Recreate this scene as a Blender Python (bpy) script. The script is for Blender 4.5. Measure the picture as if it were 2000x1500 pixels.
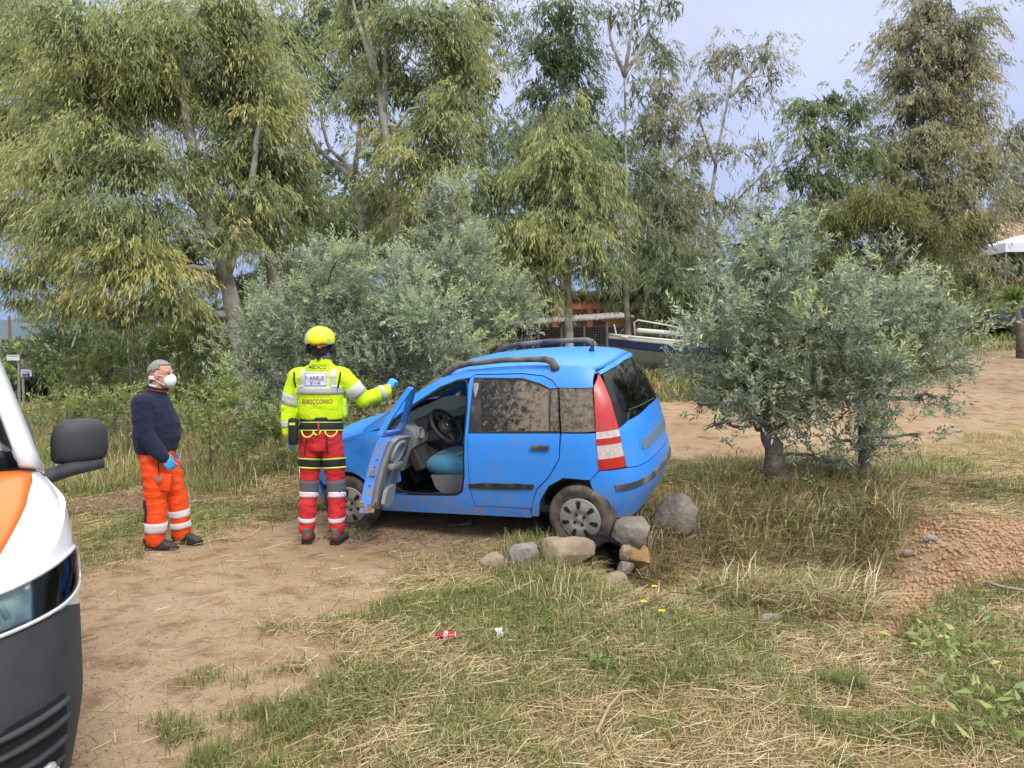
import bpy, bmesh, math, random
import numpy as np
from mathutils import Vector, Matrix, noise as mnoise
from mathutils.geometry import delaunay_2d_cdt
from mathutils.bvhtree import BVHTree

for o in list(bpy.data.objects):
    bpy.data.objects.remove(o)
SC = bpy.context.scene
COL = SC.collection
rng = np.random.default_rng(7)
random.seed(7)
PI = math.pi

# ------------------------------------------------------------------ camera
FPX, YH, CAMZ = 1500.0, 690.0, 1.7        # focal length and horizon in photo pixels
PITCH = math.atan((750 - YH) / FPX)
cd = bpy.data.cameras.new('camera')
cd.sensor_width = 36.0
cd.lens = 36.0 * FPX / 2000.0
cd.clip_start, cd.clip_end = 0.05, 9000
cam = bpy.data.objects.new('camera', cd)
COL.objects.link(cam)
cam.location = (0, 0, CAMZ)
cam.rotation_euler = (PI / 2 - PITCH, 0, 0)
SC.camera = cam

# ------------------------------------------------------------------ sky
SUN_EL, SUN_AZ = math.radians(44), math.radians(155)      # azimuth from +Y clockwise
w = bpy.data.worlds.new('World')
SC.world = w
w.use_nodes = True
nt = w.node_tree
nt.nodes.clear()
N = nt.nodes.new
L = nt.links.new
wout = N('ShaderNodeOutputWorld')
bg = N('ShaderNodeBackground')
sky = N('ShaderNodeTexSky')
sky.sky_type = 'NISHITA'
sky.sun_disc = False
sky.sun_elevation = SUN_EL
sky.sun_rotation = SUN_AZ
sky.air_density, sky.dust_density, sky.ozone_density = 1.0, 2.0, 1.0
tc = N('ShaderNodeTexCoord')
sep = N('ShaderNodeSeparateXYZ')
L(tc.outputs['Generated'], sep.inputs[0])
ramp = N('ShaderNodeValToRGB')
cr = ramp.color_ramp
cr.elements[0].position = 0.0
cr.elements[0].color = (2.0, 2.9, 5.4, 1)
cr.elements[1].position = 0.75
cr.elements[1].color = (16.0, 15.6, 15.2, 1)
for pos, c in ((0.06, (2.0, 2.8, 4.9, 1)), (0.14, (3.0, 3.6, 5.6, 1)), (0.30, (3.9, 4.3, 6.0, 1)), (0.48, (6.0, 6.3, 7.8, 1)), (0.62, (12.0, 12.0, 12.4, 1))):
    e = cr.elements.new(pos)
    e.color = c
mp = N('ShaderNodeMapping')
mp.inputs['Scale'].default_value = (1.0, 1.0, 2.2)
L(tc.outputs['Generated'], mp.inputs[0])
nz = N('ShaderNodeTexNoise')
nz.inputs['Scale'].default_value = 1.7
nz.inputs['Detail'].default_value = 5
nz.inputs['Roughness'].default_value = 0.5
nz.inputs['Distortion'].default_value = 0.4
L(mp.outputs[0], nz.inputs['Vector'])
L(sep.outputs['Z'], ramp.inputs[0])
cl = N('ShaderNodeMapRange')
cl.inputs['From Min'].default_value = 0.32
cl.inputs['From Max'].default_value = 0.72
cl.inputs['To Min'].default_value = 0.82
cl.inputs['To Max'].default_value = 1.28
L(nz.outputs['Fac'], cl.inputs['Value'])
mul = N('ShaderNodeVectorMath')
mul.operation = 'SCALE'
L(ramp.outputs[0], mul.inputs[0])
L(cl.outputs[0], mul.inputs['Scale'])
mx = N('ShaderNodeMix')
mx.data_type = 'RGBA'
mx.inputs[0].default_value = 0.9
L(sky.outputs[0], mx.inputs[6])
L(mul.outputs[0], mx.inputs[7])
L(mx.outputs[2], bg.inputs['Color'])
bg.inputs['Strength'].default_value = 0.1
L(bg.outputs[0], wout.inputs[0])

# ------------------------------------------------------------------ sun (thin overcast)
sd = bpy.data.lights.new('sun', 'SUN')
sd.energy = 1.5
sd.angle = math.radians(14)
sd.color = (1.0, 0.95, 0.86)
so = bpy.data.objects.new('sun', sd)
COL.objects.link(so)
_sdir = Vector((math.sin(SUN_AZ) * math.cos(SUN_EL), math.cos(SUN_AZ) * math.cos(SUN_EL), math.sin(SUN_EL)))
so.rotation_euler = _sdir.to_track_quat('Z', 'Y').to_euler()
so.location = (0, 0, 30)

vs = SC.view_settings
vs.view_transform = 'Standard'
vs.look = 'None'
vs.exposure = 0.6
vs.gamma = 1.0
SC.render.engine = 'CYCLES'
SC.cycles.max_bounces = 7
SC.cycles.diffuse_bounces = 5
SC.cycles.glossy_bounces = 3
SC.cycles.transmission_bounces = 4
SC.cycles.transparent_max_bounces = 8

# ------------------------------------------------------------------ projection helpers (photo pixel -> direction)
_c, _s = math.cos(PITCH), math.sin(PITCH)


def ray(px, py):
    U = (px - 1000) / FPX
    V = (750 - py) / FPX
    return np.array([U, _c + V * _s, -_s + V * _c])


def pt(px, py, Y):
    d = ray(px, py)
    t = Y / d[1]
    return np.array([d[0] * t, Y, CAMZ + d[2] * t])


# ------------------------------------------------------------------ numpy noise
_tab = np.random.default_rng(11).random(65536)


def vnoise(x, y, f=1.0, seed=0):
    x = np.asarray(x, float) * f + 1000 + seed * 17.3
    y = np.asarray(y, float) * f + 1000 + seed * 31.7
    xi = np.floor(x).astype(np.int64)
    yi = np.floor(y).astype(np.int64)
    u, v = x - xi, y - yi
    u = u * u * (3 - 2 * u)
    v = v * v * (3 - 2 * v)
    h = lambda a, b: _tab[(a * 7919 + b * 104729 + seed * 997) & 65535]
    return (h(xi, yi) * (1 - u) + h(xi + 1, yi) * u) * (1 - v) + (h(xi, yi + 1) * (1 - u) + h(xi + 1, yi + 1) * u) * v


def fbm(x, y, f=1.0, seed=0, oct=3):
    a, s, t = 1.0, 0.0, 0.0
    for i in range(oct):
        s = s + a * vnoise(x, y, f * 2 ** i, seed + i)
        t += a
        a *= 0.5
    return s / t


def sst(a, b, x):
    t = np.clip((np.asarray(x, float) - a) / (b - a), 0, 1)
    return t * t * (3 - 2 * t)


def seg_dist(x, y, pts):
    best = np.full(np.shape(x), 1e9)
    for (ax, ay), (bx, by) in zip(pts[:-1], pts[1:]):
        dx, dy = bx - ax, by - ay
        t = np.clip(((x - ax) * dx + (y - ay) * dy) / (dx * dx + dy * dy), 0, 1)
        best = np.minimum(best, np.hypot(x - ax - t * dx, y - ay - t * dy))
    return best


def in_poly(x, y, poly):
    x = np.asarray(x, float)
    y = np.asarray(y, float)
    ins = np.zeros(x.shape, bool)
    n = len(poly)
    for i in range(n):
        x1, y1 = poly[i]
        x2, y2 = poly[(i + 1) % n]
        c = (y1 > y) != (y2 > y)
        with np.errstate(divide='ignore', invalid='ignore'):
            xx = (x2 - x1) * (y - y1) / (y2 - y1 + 1e-12) + x1
        ins ^= c & (x < xx)
    return ins


def sdf_poly(x, y, poly):
    d = seg_dist(x, y, list(poly) + [poly[0]])
    return np.where(in_poly(x, y, poly), d, -d)


# ------------------------------------------------------------------ terrain height
DITCH = [(1.08, 5.98), (1.8, 6.22), (2.7, 5.95)]


def H(x, y, fine=True):
    x = np.asarray(x, float)
    y = np.asarray(y, float)
    s = (x - 0.565) * 0.417 + (y - 6.46) * 0.909
    z = 0.165 * np.clip(s, 0, 2.2) * sst(-9, -2.5, x)
    z = z + 0.115 * np.clip(y - 9.5, 0, 16) * sst(-3.0, 2.5, x)
    z = z + 0.10 * sst(-2.5, 0, x) * 0
    d = seg_dist(x, y, DITCH)
    z = z - 0.40 * np.exp(-(d / 0.38) ** 2)
    z = z + 0.22 * np.exp(-(((x - 3.5) / 0.75) ** 2 + ((y - 6.2) / 0.6) ** 2))
    z = z + 0.16 * np.exp(-(((x - 2.3) / 1.0) ** 2 + ((y - 7.6) / 0.5) ** 2))
    z = z + 0.10 * np.exp(-(((x - 4.6) / 0.8) ** 2 + ((y - 7.4) / 0.6) ** 2))
    z = z + 0.08 * np.exp(-(((x - 0.25) / 0.5) ** 2 + ((y - 6.3) / 0.3) ** 2))
    if fine:
        near = sst(30, 9, y)
        z = z + near * ((fbm(x, y, 0.9, 3, 3) - 0.5) * 0.05 + (fbm(x, y, 6, 5, 3) - 0.5) * 0.022)
    return z


def gp(px, py):
    d = ray(px, py)
    t = np.linspace(1.2, 60, 6000)
    P = np.array([0, 0, CAMZ]) + t[:, None] * d
    below = P[:, 2] < H(P[:, 0], P[:, 1], False)
    i = int(np.argmax(below)) if below.any() else len(t) - 1
    return P[i]


def gw(pxs):
    return [tuple(gp(a, b)[:2]) for a, b in pxs]


TRACK = gw([(120, 1085), (260, 1072), (400, 1050), (520, 1008), (600, 1000), (700, 1010), (780, 1004), (900, 1000), (1050, 1000),
            (1020, 1045), (900, 1068), (830, 1105), (750, 1180), (720, 1240), (670, 1310), (590, 1370), (530, 1440), (480, 1500)]) + \
    [(-0.9, 2.2), (-1.5, 0.0), (-9, 0.0), (-9, 6.6)]
ROAD = gw([(1290, 905), (1450, 890), (1640, 885), (1850, 850), (2000, 835)]) + [(16, 10.2), (26, 14), (24, 24)] + \
    gw([(2000, 668), (1900, 690), (1760, 712), (1500, 735), (1330, 752), (1270, 765), (1240, 800)])
MOUND = gw([(1700, 1245), (1730, 1120), (1770, 1040), (1880, 1010), (2060, 1010), (2060, 1140), (1880, 1150), (1800, 1200), (1740, 1255)])


def bare(x, y):
    """1 = bare earth, 0 = vegetated"""
    n = (fbm(x, y, 2.2, 21, 4) - 0.5)
    n3 = (fbm(x, y, 7.0, 24, 3) - 0.5)
    a = sst(-0.42, 0.40, sdf_poly(x, y, TRACK) + n * 1.7 + n3 * 0.7)
    b = sst(-0.3, 0.3, sdf_poly(x, y, ROAD) + n * 1.2)
    c = sst(-0.1, 0.15, sdf_poly(x, y, MOUND) + n * 0.5)
    return np.maximum(np.maximum(a, b), c)


# ------------------------------------------------------------------ object helpers
def link(o, parent=None):
    COL.objects.link(o)
    if parent is not None:
        o.parent = parent
    return o


def tag(o, label=None, cat=None, group=None, kind=None):
    if label:
        o['label'] = label
    if cat:
        o['category'] = cat
    if group:
        o['group'] = group
    if kind:
        o['kind'] = kind
    return o


def empty(name, loc=(0, 0, 0), rz=0.0):
    o = bpy.data.objects.new(name, None)
    o.empty_display_size = 0.1
    o.location = loc
    o.rotation_euler = (0, 0, rz)
    return link(o)


def npmesh(name, V, F, mat, parent=None, smooth=False, tint=None, attr='tint', loc=None):
    """V (n,3); F (m,k) with constant k"""
    V = np.asarray(V, np.float32)
    F = np.asarray(F, np.int32)
    me = bpy.data.meshes.new(name)
    m, k = F.shape
    me.vertices.add(len(V))
    me.vertices.foreach_set('co', V.ravel())
    me.loops.add(m * k)
    me.loops.foreach_set('vertex_index', F.ravel())
    me.polygons.add(m)
    me.polygons.foreach_set('loop_start', np.arange(m, dtype=np.int32) * k)
    me.polygons.foreach_set('loop_total', np.full(m, k, np.int32))
    if smooth:
        me.polygons.foreach_set('use_smooth', np.ones(m, bool))
    me.update(calc_edges=True)
    if tint is not None:
        a = me.attributes.new(attr, 'FLOAT', 'POINT')
        a.data.foreach_set('value', np.asarray(tint, np.float32))
    if mat:
        for mm in (mat if isinstance(mat, (list, tuple)) else [mat]):
            me.materials.append(mm)
    o = bpy.data.objects.new(name, me)
    if loc is not None:
        o.location = loc
    return link(o, parent)


def pymesh(name, V, F, mat, parent=None, smooth=False, fm=None):
    me = bpy.data.meshes.new(name)
    me.from_pydata([tuple(map(float, v)) for v in V], [], [tuple(int(i) for i in f) for f in F])
    me.validate()
    me.update()
    for mm in (mat if isinstance(mat, (list, tuple)) else [mat]):
        me.materials.append(mm)
    if smooth:
        for p in me.polygons:
            p.use_smooth = True
    if fm is not None:
        me.polygons.foreach_set('material_index', np.asarray(fm, np.int32))
    o = bpy.data.objects.new(name, me)
    return link(o, parent)


class MB:
    """collects simple solids into one mesh"""
    def __init__(s):
        s.V, s.F = [], []

    def add(s, V, F):
        b = len(s.V)
        s.V += [tuple(map(float, v)) for v in V]
        s.F += [tuple(int(i) + b for i in f) for f in F]
        return s

    def box(s, c, size, R=None, bev=0.0):
        hx, hy, hz = size[0] / 2, size[1] / 2, size[2] / 2
        if bev <= 0:
            V = [(x, y, z) for x in (-hx, hx) for y in (-hy, hy) for z in (-hz, hz)]
            F = [(0, 1, 3, 2), (4, 6, 7, 5), (0, 4, 5, 1), (2, 3, 7, 6), (0, 2, 6, 4), (1, 5, 7, 3)]
        else:
            bm = bmesh.new()
            bmesh.ops.create_cube(bm, size=1.0)
            bmesh.ops.scale(bm, vec=size, verts=bm.verts)
            bmesh.ops.bevel(bm, geom=list(bm.edges), offset=bev, segments=2, affect='EDGES', profile=0.5)
            bm.verts.index_update()
            V = [tuple(v.co) for v in bm.verts]
            F = [tuple(v.index for v in f.verts) for f in bm.faces]
            bm.free()
        V = np.array(V)
        if R is not None:
            V = V @ np.array(R).T
        return s.add(V + np.array(c), F)

    def tube(s, pts, rad, seg=8, cap=True, flat=1.0, closed=False, up=None):
        P = [Vector(p) for p in pts]
        n = len(P)
        if not hasattr(rad, '__len__'):
            rad = [rad] * n
        V, F = [], []
        prev = None
        for i in range(n):
            if closed:
                t = (P[(i + 1) % n] - P[i - 1])
            else:
                t = P[min(i + 1, n - 1)] - P[max(i - 1, 0)]
            if t.length < 1e-9:
                t = Vector((0, 0, 1))
            t.normalize()
            if prev is None:
                a = Vector(up) if up is not None else (Vector((0, 0, 1)) if abs(t.z) < 0.9 else Vector((1, 0, 0)))
            else:
                a = prev
            u = (a - t * a.dot(t))
            if u.length < 1e-6:
                u = t.orthogonal()
            u.normalize()
            prev = u
            v = t.cross(u)
            for k in range(seg):
                an = 2 * PI * k / seg
                V.append(P[i] + u * math.cos(an) * rad[i] * flat + v * math.sin(an) * rad[i])
        for i in range(n if closed else n - 1):
            j = (i + 1) % n
            for k in range(seg):
                k2 = (k + 1) % seg
                F.append((i * seg + k, i * seg + k2, j * seg + k2, j * seg + k))
        if cap and not closed:
            F.append(tuple(range(seg - 1, -1, -1)))
            F.append(tuple((n - 1) * seg + k for k in range(seg)))
        return s.add(V, F)

    def lathe(s, prof, seg=24, M=None, cap=False):
        """prof: list of (r, h) about local Z"""
        V, F = [], []
        n = len(prof)
        for r, h in prof:
            for k in range(seg):
                a = 2 * PI * k / seg
                V.append((r * math.cos(a), r * math.sin(a), h))
        for i in range(n - 1):
            for k in range(seg):
                k2 = (k + 1) % seg
                F.append((i * seg + k, i * seg + k2, (i + 1) * seg + k2, (i + 1) * seg + k))
        if cap:
            F.append(tuple(range(seg - 1, -1, -1)))
            F.append(tuple((n - 1) * seg + k for k in range(seg)))
        if M is not None:
            V = [tuple(M @ Vector(v)) for v in V]
        return s.add(V, F)

    def prism(s, poly, h0, h1, M=None):
        n = len(poly)
        V = [(a, b, h0) for a, b in poly] + [(a, b, h1) for a, b in poly]
        F = [tuple(range(n - 1, -1, -1)), tuple(range(n, 2 * n))] + [(i, (i + 1) % n, n + (i + 1) % n, n + i) for i in range(n)]
        if M is not None:
            V = [tuple(M @ Vector(v)) for v in V]
        return s.add(V, F)

    def obj(s, name, mat, parent=None, smooth=False):
        return pymesh(name, s.V, s.F, mat, parent, smooth)


def smooth_angle(o, deg=35):
    me = o.data
    for p in me.polygons:
        p.use_smooth = True
    try:
        me.set_sharp_from_angle(angle=math.radians(deg))
    except Exception:
        pass
    return o


def evalmesh(o):
    """replace an object's mesh by its evaluated (modifier-applied) mesh"""
    bpy.context.view_layer.update()
    dg = bpy.context.evaluated_depsgraph_get()
    me = bpy.data.meshes.new_from_object(o.evaluated_get(dg))
    o.modifiers.clear()
    old = o.data
    o.data = me
    bpy.data.meshes.remove(old)
    return o


# ------------------------------------------------------------------ materials
def mat(name, col, col2=None, scale=6.0, rough=0.6, metal=0.0, bump=0.0, bscale=40.0, spec=0.5, detail=4, lo=0.35, hi=0.65,
        coat=0.0, alpha=None, trans=0.0, sheen=0.0, rough2=None, bdist=0.01, coord='Object'):
    m = bpy.data.materials.new(name)
    m.use_nodes = True
    t = m.node_tree
    b = t.nodes['Principled BSDF']
    b.inputs['Base Color'].default_value = (*col, 1)
    b.inputs['Roughness'].default_value = rough
    b.inputs['Metallic'].default_value = metal
    b.inputs['Specular IOR Level'].default_value = spec
    b.inputs['Coat Weight'].default_value = coat
    b.inputs['Sheen Weight'].default_value = sheen
    b.inputs['Transmission Weight'].default_value = trans
    tcn = t.nodes.new('ShaderNodeTexCoord')
    if col2 is not None or rough2 is not None:
        n = t.nodes.new('ShaderNodeTexNoise')
        n.inputs['Scale'].default_value = scale
        n.inputs['Detail'].default_value = detail
        t.links.new(tcn.outputs[coord], n.inputs['Vector'])
        r = t.nodes.new('ShaderNodeMapRange')
        r.inputs['From Min'].default_value = lo
        r.inputs['From Max'].default_value = hi
        t.links.new(n.outputs['Fac'], r.inputs['Value'])
        if col2 is not None:
            x = t.nodes.new('ShaderNodeMix')
            x.data_type = 'RGBA'
            x.inputs[6].default_value = (*col, 1)
            x.inputs[7].default_value = (*col2, 1)
            t.links.new(r.outputs[0], x.inputs[0])
            t.links.new(x.outputs[2], b.inputs['Base Color'])
        if rough2 is not None:
            x = t.nodes.new('ShaderNodeMix')
            x.data_type = 'FLOAT'
            x.inputs[2].default_value = rough
            x.inputs[3].default_value = rough2
            t.links.new(r.outputs[0], x.inputs[0])
            t.links.new(x.outputs[0], b.inputs['Roughness'])
    if bump > 0:
        n2 = t.nodes.new('ShaderNodeTexNoise')
        n2.inputs['Scale'].default_value = bscale
        n2.inputs['Detail'].default_value = 5
        t.links.new(tcn.outputs[coord], n2.inputs['Vector'])
        bp = t.nodes.new('ShaderNodeBump')
        bp.inputs['Strength'].default_value = bump
        bp.inputs['Distance'].default_value = bdist
        t.links.new(n2.outputs['Fac'], bp.inputs['Height'])
        t.links.new(bp.outputs[0], b.inputs['Normal'])
    return m


def leafmat(name, stops, rough=0.45, transl=0.25, spec=0.5):
    """leaf colour from a per-leaf 'tint' value"""
    m = bpy.data.materials.new(name)
    m.use_nodes = True
    t = m.node_tree
    b = t.nodes['Principled BSDF']
    out = t.nodes['Material Output']
    a = t.nodes.new('ShaderNodeAttribute')
    a.attribute_name = 'tint'
    r = t.nodes.new('ShaderNodeValToRGB')
    els = r.color_ramp.elements
    els[0].position, els[0].color = stops[0][0], (*stops[0][1], 1)
    els[1].position, els[1].color = stops[-1][0], (*stops[-1][1], 1)
    for p, c in stops[1:-1]:
        e = els.new(p)
        e.color = (*c, 1)
    t.links.new(a.outputs['Fac'], r.inputs[0])
    t.links.new(r.outputs[0], b.inputs['Base Color'])
    b.inputs['Roughness'].default_value = rough
    b.inputs['Specular IOR Level'].default_value = spec
    if transl > 0:
        tr = t.nodes.new('ShaderNodeBsdfTranslucent')
        t.links.new(r.outputs[0], tr.inputs[0])
        mxs = t.nodes.new('ShaderNodeMixShader')
        mxs.inputs[0].default_value = transl
        t.links.new(b.outputs[0], mxs.inputs[1])
        t.links.new(tr.outputs[0], mxs.inputs[2])
        t.links.new(mxs.outputs[0], out.inputs[0])
    return m


# ------------------------------------------------------------------ ground
def ground_material():
    m = bpy.data.materials.new('ground_earth')
    m.use_nodes = True
    t = m.node_tree
    b = t.nodes['Principled BSDF']
    Nn, Ln = t.nodes.new, t.links.new
    geo = Nn('ShaderNodeTexCoord')
    at = Nn('ShaderNodeAttribute')
    at.attribute_name = 'bare'
    def noise(s, d=6, r=0.6):
        n = Nn('ShaderNodeTexNoise')
        n.inputs['Scale'].default_value = s
        n.inputs['Detail'].default_value = d
        n.inputs['Roughness'].default_value = r
        Ln(geo.outputs['Object'], n.inputs['Vector'])
        return n
    def ramp(src, stops):
        r = Nn('ShaderNodeValToRGB')
        e = r.color_ramp.elements
        e[0].position, e[0].color = stops[0][0], (*stops[0][1], 1)
        e[1].position, e[1].color = stops[-1][0], (*stops[-1][1], 1)
        for p, c in stops[1:-1]:
            q = e.new(p)
            q.color = (*c, 1)
        Ln(src, r.inputs[0])
        return r
    def mix(a, c, f, mode='MIX'):
        x = Nn('ShaderNodeMix')
        x.data_type = 'RGBA'
        x.blend_type = mode
        Ln(a, x.inputs[6])
        Ln(c, x.inputs[7])
        if isinstance(f, float):
            x.inputs[0].default_value = f
        else:
            Ln(f, x.inputs[0])
        return x.outputs[2]
    big = noise(0.7, 5)
    mid = noise(4.5, 6)
    fin = noise(130, 5, 0.75)
    dirt = ramp(big.outputs['Fac'], [(0.3, (0.285, 0.198, 0.12)), (0.5, (0.345, 0.252, 0.163)), (0.7, (0.40, 0.305, 0.212))])
    spots = ramp(mid.outputs['Fac'], [(0.36, (0.62, 0.52, 0.45)), (0.5, (1, 1, 1)), (0.72, (1.06, 1.03, 1.0))])
    grit = ramp(fin.outputs['Fac'], [(0.34, (0.45, 0.40, 0.35)), (0.5, (1.0, 1.0, 1.0)), (0.66, (1.4, 1.37, 1.33))])
    d1 = mix(dirt.outputs[0], spots.outputs[0], 0.8, 'MULTIPLY')
    d2 = mix(d1, grit.outputs[0], 0.75, 'MULTIPLY')
    veg = ramp(mid.outputs['Fac'], [(0.3, (0.16, 0.115, 0.06)), (0.5, (0.26, 0.20, 0.10)), (0.7, (0.36, 0.28, 0.15))])
    v2 = mix(veg.outputs[0], grit.outputs[0], 0.7, 'MULTIPLY')
    col = mix(v2, d2, at.outputs['Fac'])
    Ln(col, b.inputs['Base Color'])
    b.inputs['Roughness'].default_value = 0.95
    b.inputs['Specular IOR Level'].default_value = 0.15
    bmp = Nn('ShaderNodeBump')
    bmp.inputs['Strength'].default_value = 0.9
    bmp.inputs['Distance'].default_value = 0.012
    cmb = Nn('ShaderNodeMath')
    cmb.operation = 'MULTIPLY_ADD'
    Ln(fin.outputs['Fac'], cmb.inputs[0])
    cmb.inputs[1].default_value = 0.5
    Ln(mid.outputs['Fac'], cmb.inputs[2])
    Ln(cmb.outputs[0], bmp.inputs['Height'])
    Ln(bmp.outputs[0], b.inputs['Normal'])
    return m


def axis(lo, hi, step, far, grow=1.22):
    c = list(np.arange(lo, hi + 1e-6, step))
    s, p = step, hi
    up = []
    while p < far[1]:
        s *= grow
        p += s
        up.append(p)
    s, p = step, lo
    dn = []
    while p > far[0]:
        s *= grow
        p -= s
        dn.append(p)
    return np.array(dn[::-1] + c + up)


gx = axis(-6.5, 7.5, 0.055, (-3500, 3500))
gy = axis(1.2, 11.0, 0.055, (-400, 4500))
GX, GY = np.meshgrid(gx, gy)
GZ = H(GX, GY)
V = np.c_[GX.ravel(), GY.ravel(), GZ.ravel()]
nx, ny = len(gx), len(gy)
ii = (np.arange(ny - 1)[:, None] * nx + np.arange(nx - 1)[None, :]).ravel()
F = np.c_[ii, ii + 1, ii + nx + 1, ii + nx]
ground = npmesh('ground', V, F, ground_material(), smooth=True, tint=bare(V[:, 0], V[:, 1]), attr='bare')
tag(ground, 'sandy earth ground with a track, a ditch and mown verges', 'ground', kind='structure')
# ================================================================== vegetation
M_EUBARK = mat('eucalyptus_bark', (0.40, 0.385, 0.35), (0.17, 0.14, 0.11), scale=2.2, rough=0.85, bump=0.5, bscale=9, bdist=0.03, lo=0.45, hi=0.62)
M_OLBARK = mat('olive_bark', (0.10, 0.085, 0.07), (0.19, 0.17, 0.145), scale=9, rough=0.95, bump=0.9, bscale=30, bdist=0.03)
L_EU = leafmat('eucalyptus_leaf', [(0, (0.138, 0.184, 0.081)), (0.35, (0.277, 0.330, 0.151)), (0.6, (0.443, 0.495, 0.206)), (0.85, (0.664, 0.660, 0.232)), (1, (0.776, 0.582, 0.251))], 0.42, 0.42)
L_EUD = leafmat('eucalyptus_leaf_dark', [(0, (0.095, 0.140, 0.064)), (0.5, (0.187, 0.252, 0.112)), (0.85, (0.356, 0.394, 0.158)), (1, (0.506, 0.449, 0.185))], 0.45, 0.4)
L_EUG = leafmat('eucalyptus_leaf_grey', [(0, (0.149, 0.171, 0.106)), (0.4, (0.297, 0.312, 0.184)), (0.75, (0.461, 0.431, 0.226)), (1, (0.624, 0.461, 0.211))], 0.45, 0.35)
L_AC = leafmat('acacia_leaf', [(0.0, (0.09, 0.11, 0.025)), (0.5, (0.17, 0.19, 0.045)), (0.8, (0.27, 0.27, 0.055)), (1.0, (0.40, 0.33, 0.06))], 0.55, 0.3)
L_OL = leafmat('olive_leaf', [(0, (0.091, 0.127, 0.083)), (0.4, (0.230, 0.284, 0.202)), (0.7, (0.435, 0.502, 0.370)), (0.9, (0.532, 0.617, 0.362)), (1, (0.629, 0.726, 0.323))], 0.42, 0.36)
L_SH = leafmat('shrub_leaf', [(0, (0.103, 0.155, 0.047)), (0.5, (0.224, 0.293, 0.093)), (1, (0.466, 0.517, 0.171))], 0.5, 0.25)
L_FIG = leafmat('fig_leaf', [(0.0, (0.12, 0.19, 0.05)), (0.5, (0.22, 0.31, 0.08)), (1.0, (0.36, 0.44, 0.13))], 0.5, 0.3)


def unit(v):
    return v / np.maximum(np.linalg.norm(v, axis=-1, keepdims=True), 1e-9)


def leaves(B, D, ln, wd, bend=0.15, r=rng):
    """rhombic leaves: base B, direction D (n,3)"""
    n = len(B)
    D = unit(D)
    rv = r.normal(size=(n, 3))
    S = unit(np.cross(D, rv))
    Nn = np.cross(S, D)
    ln = np.asarray(ln)[:, None]
    wd = np.asarray(wd)[:, None]
    mid = B + D * ln * 0.42 + Nn * ln * bend * 0.5
    tip = B + D * ln - Nn * ln * bend * 0.6
    V = np.stack([B, mid - S * wd * 0.5, tip, mid + S * wd * 0.5], 1).reshape(-1, 3)
    F = (np.arange(n)[:, None] * 4 + np.arange(4)[None, :])
    return V, F


def blob_dirs(n, r=rng):
    return unit(r.normal(size=(n, 3)))


def sprays_eu(C, R, nl, ln, wd, K=22, droop=1.0, tone=0.4, r=rng, gap=0.0):
    """hanging tassels of long leaves inside the ellipsoid C,R"""
    S = max(4, int(nl / K))
    nc = int(np.clip(9 * (R.mean() / 0.8) ** 1.3, 5, 34))
    cd_ = blob_dirs(nc, r)
    cd_[:, 2] = cd_[:, 2] * 0.9 + 0.08
    crad = r.random(nc) ** 0.38
    CC = cd_ * crad[:, None]
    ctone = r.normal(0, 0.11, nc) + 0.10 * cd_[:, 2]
    j = r.integers(0, nc, S)
    cs = 0.34 * (0.8 / max(R.mean(), 0.5)) ** 0.5
    off_ = r.normal(size=(S, 3)) * cs * np.array([1, 1, 0.55]) * 0.62
    d = CC[j] + off_
    P = C + d * R
    rad = np.linalg.norm(d, axis=1)
    out = unit(unit(off_ + 1e-6) * np.array([1, 1, 0.5]) + 0.55 * unit(d + 1e-6) * np.array([1, 1, 0.3]) + r.normal(size=(S, 3)) * 0.25 + np.array([0, 0, -0.05]))
    Ls = r.uniform(0.35, 0.8, S) * min(1.0, 0.35 + R.mean() * 0.7)
    t = r.uniform(0, 1, (S, K))
    drop = droop * r.uniform(0.45, 1.0, S)
    B = P[:, None, :] + out[:, None, :] * (Ls[:, None] * t)[..., None]
    B[..., 2] -= drop[:, None] * Ls[:, None] * t ** 2
    B += r.normal(size=B.shape) * 0.05 * Ls[:, None, None] * 1.4
    D = out[:, None, :] * 0.55 + r.normal(size=B.shape) * 0.27
    D[..., 2] -= 0.85 * droop
    n = S * K
    lnn = r.uniform(0.7, 1.25, n) * ln
    V, F = leaves(B.reshape(-1, 3), D.reshape(-1, 3), lnn, r.uniform(0.75, 1.2, n) * wd, 0.14, r)
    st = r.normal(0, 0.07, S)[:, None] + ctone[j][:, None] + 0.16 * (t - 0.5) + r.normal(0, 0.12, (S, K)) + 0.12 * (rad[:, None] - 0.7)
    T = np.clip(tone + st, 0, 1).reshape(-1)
    odd = r.random(n) < 0.010
    T[odd] = 1.0
    # inner, larger leaves fill the clump's heart, its shade painted in by dark tint
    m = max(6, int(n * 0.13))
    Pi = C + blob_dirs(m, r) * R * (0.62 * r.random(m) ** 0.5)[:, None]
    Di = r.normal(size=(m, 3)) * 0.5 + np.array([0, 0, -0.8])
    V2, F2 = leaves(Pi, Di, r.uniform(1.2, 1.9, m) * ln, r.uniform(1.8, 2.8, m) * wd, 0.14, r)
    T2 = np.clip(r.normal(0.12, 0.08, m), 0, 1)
    return np.concatenate([V, V2]), np.concatenate([F, F2 + len(V)]), np.repeat(np.r_[T, T2], 4)


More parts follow.
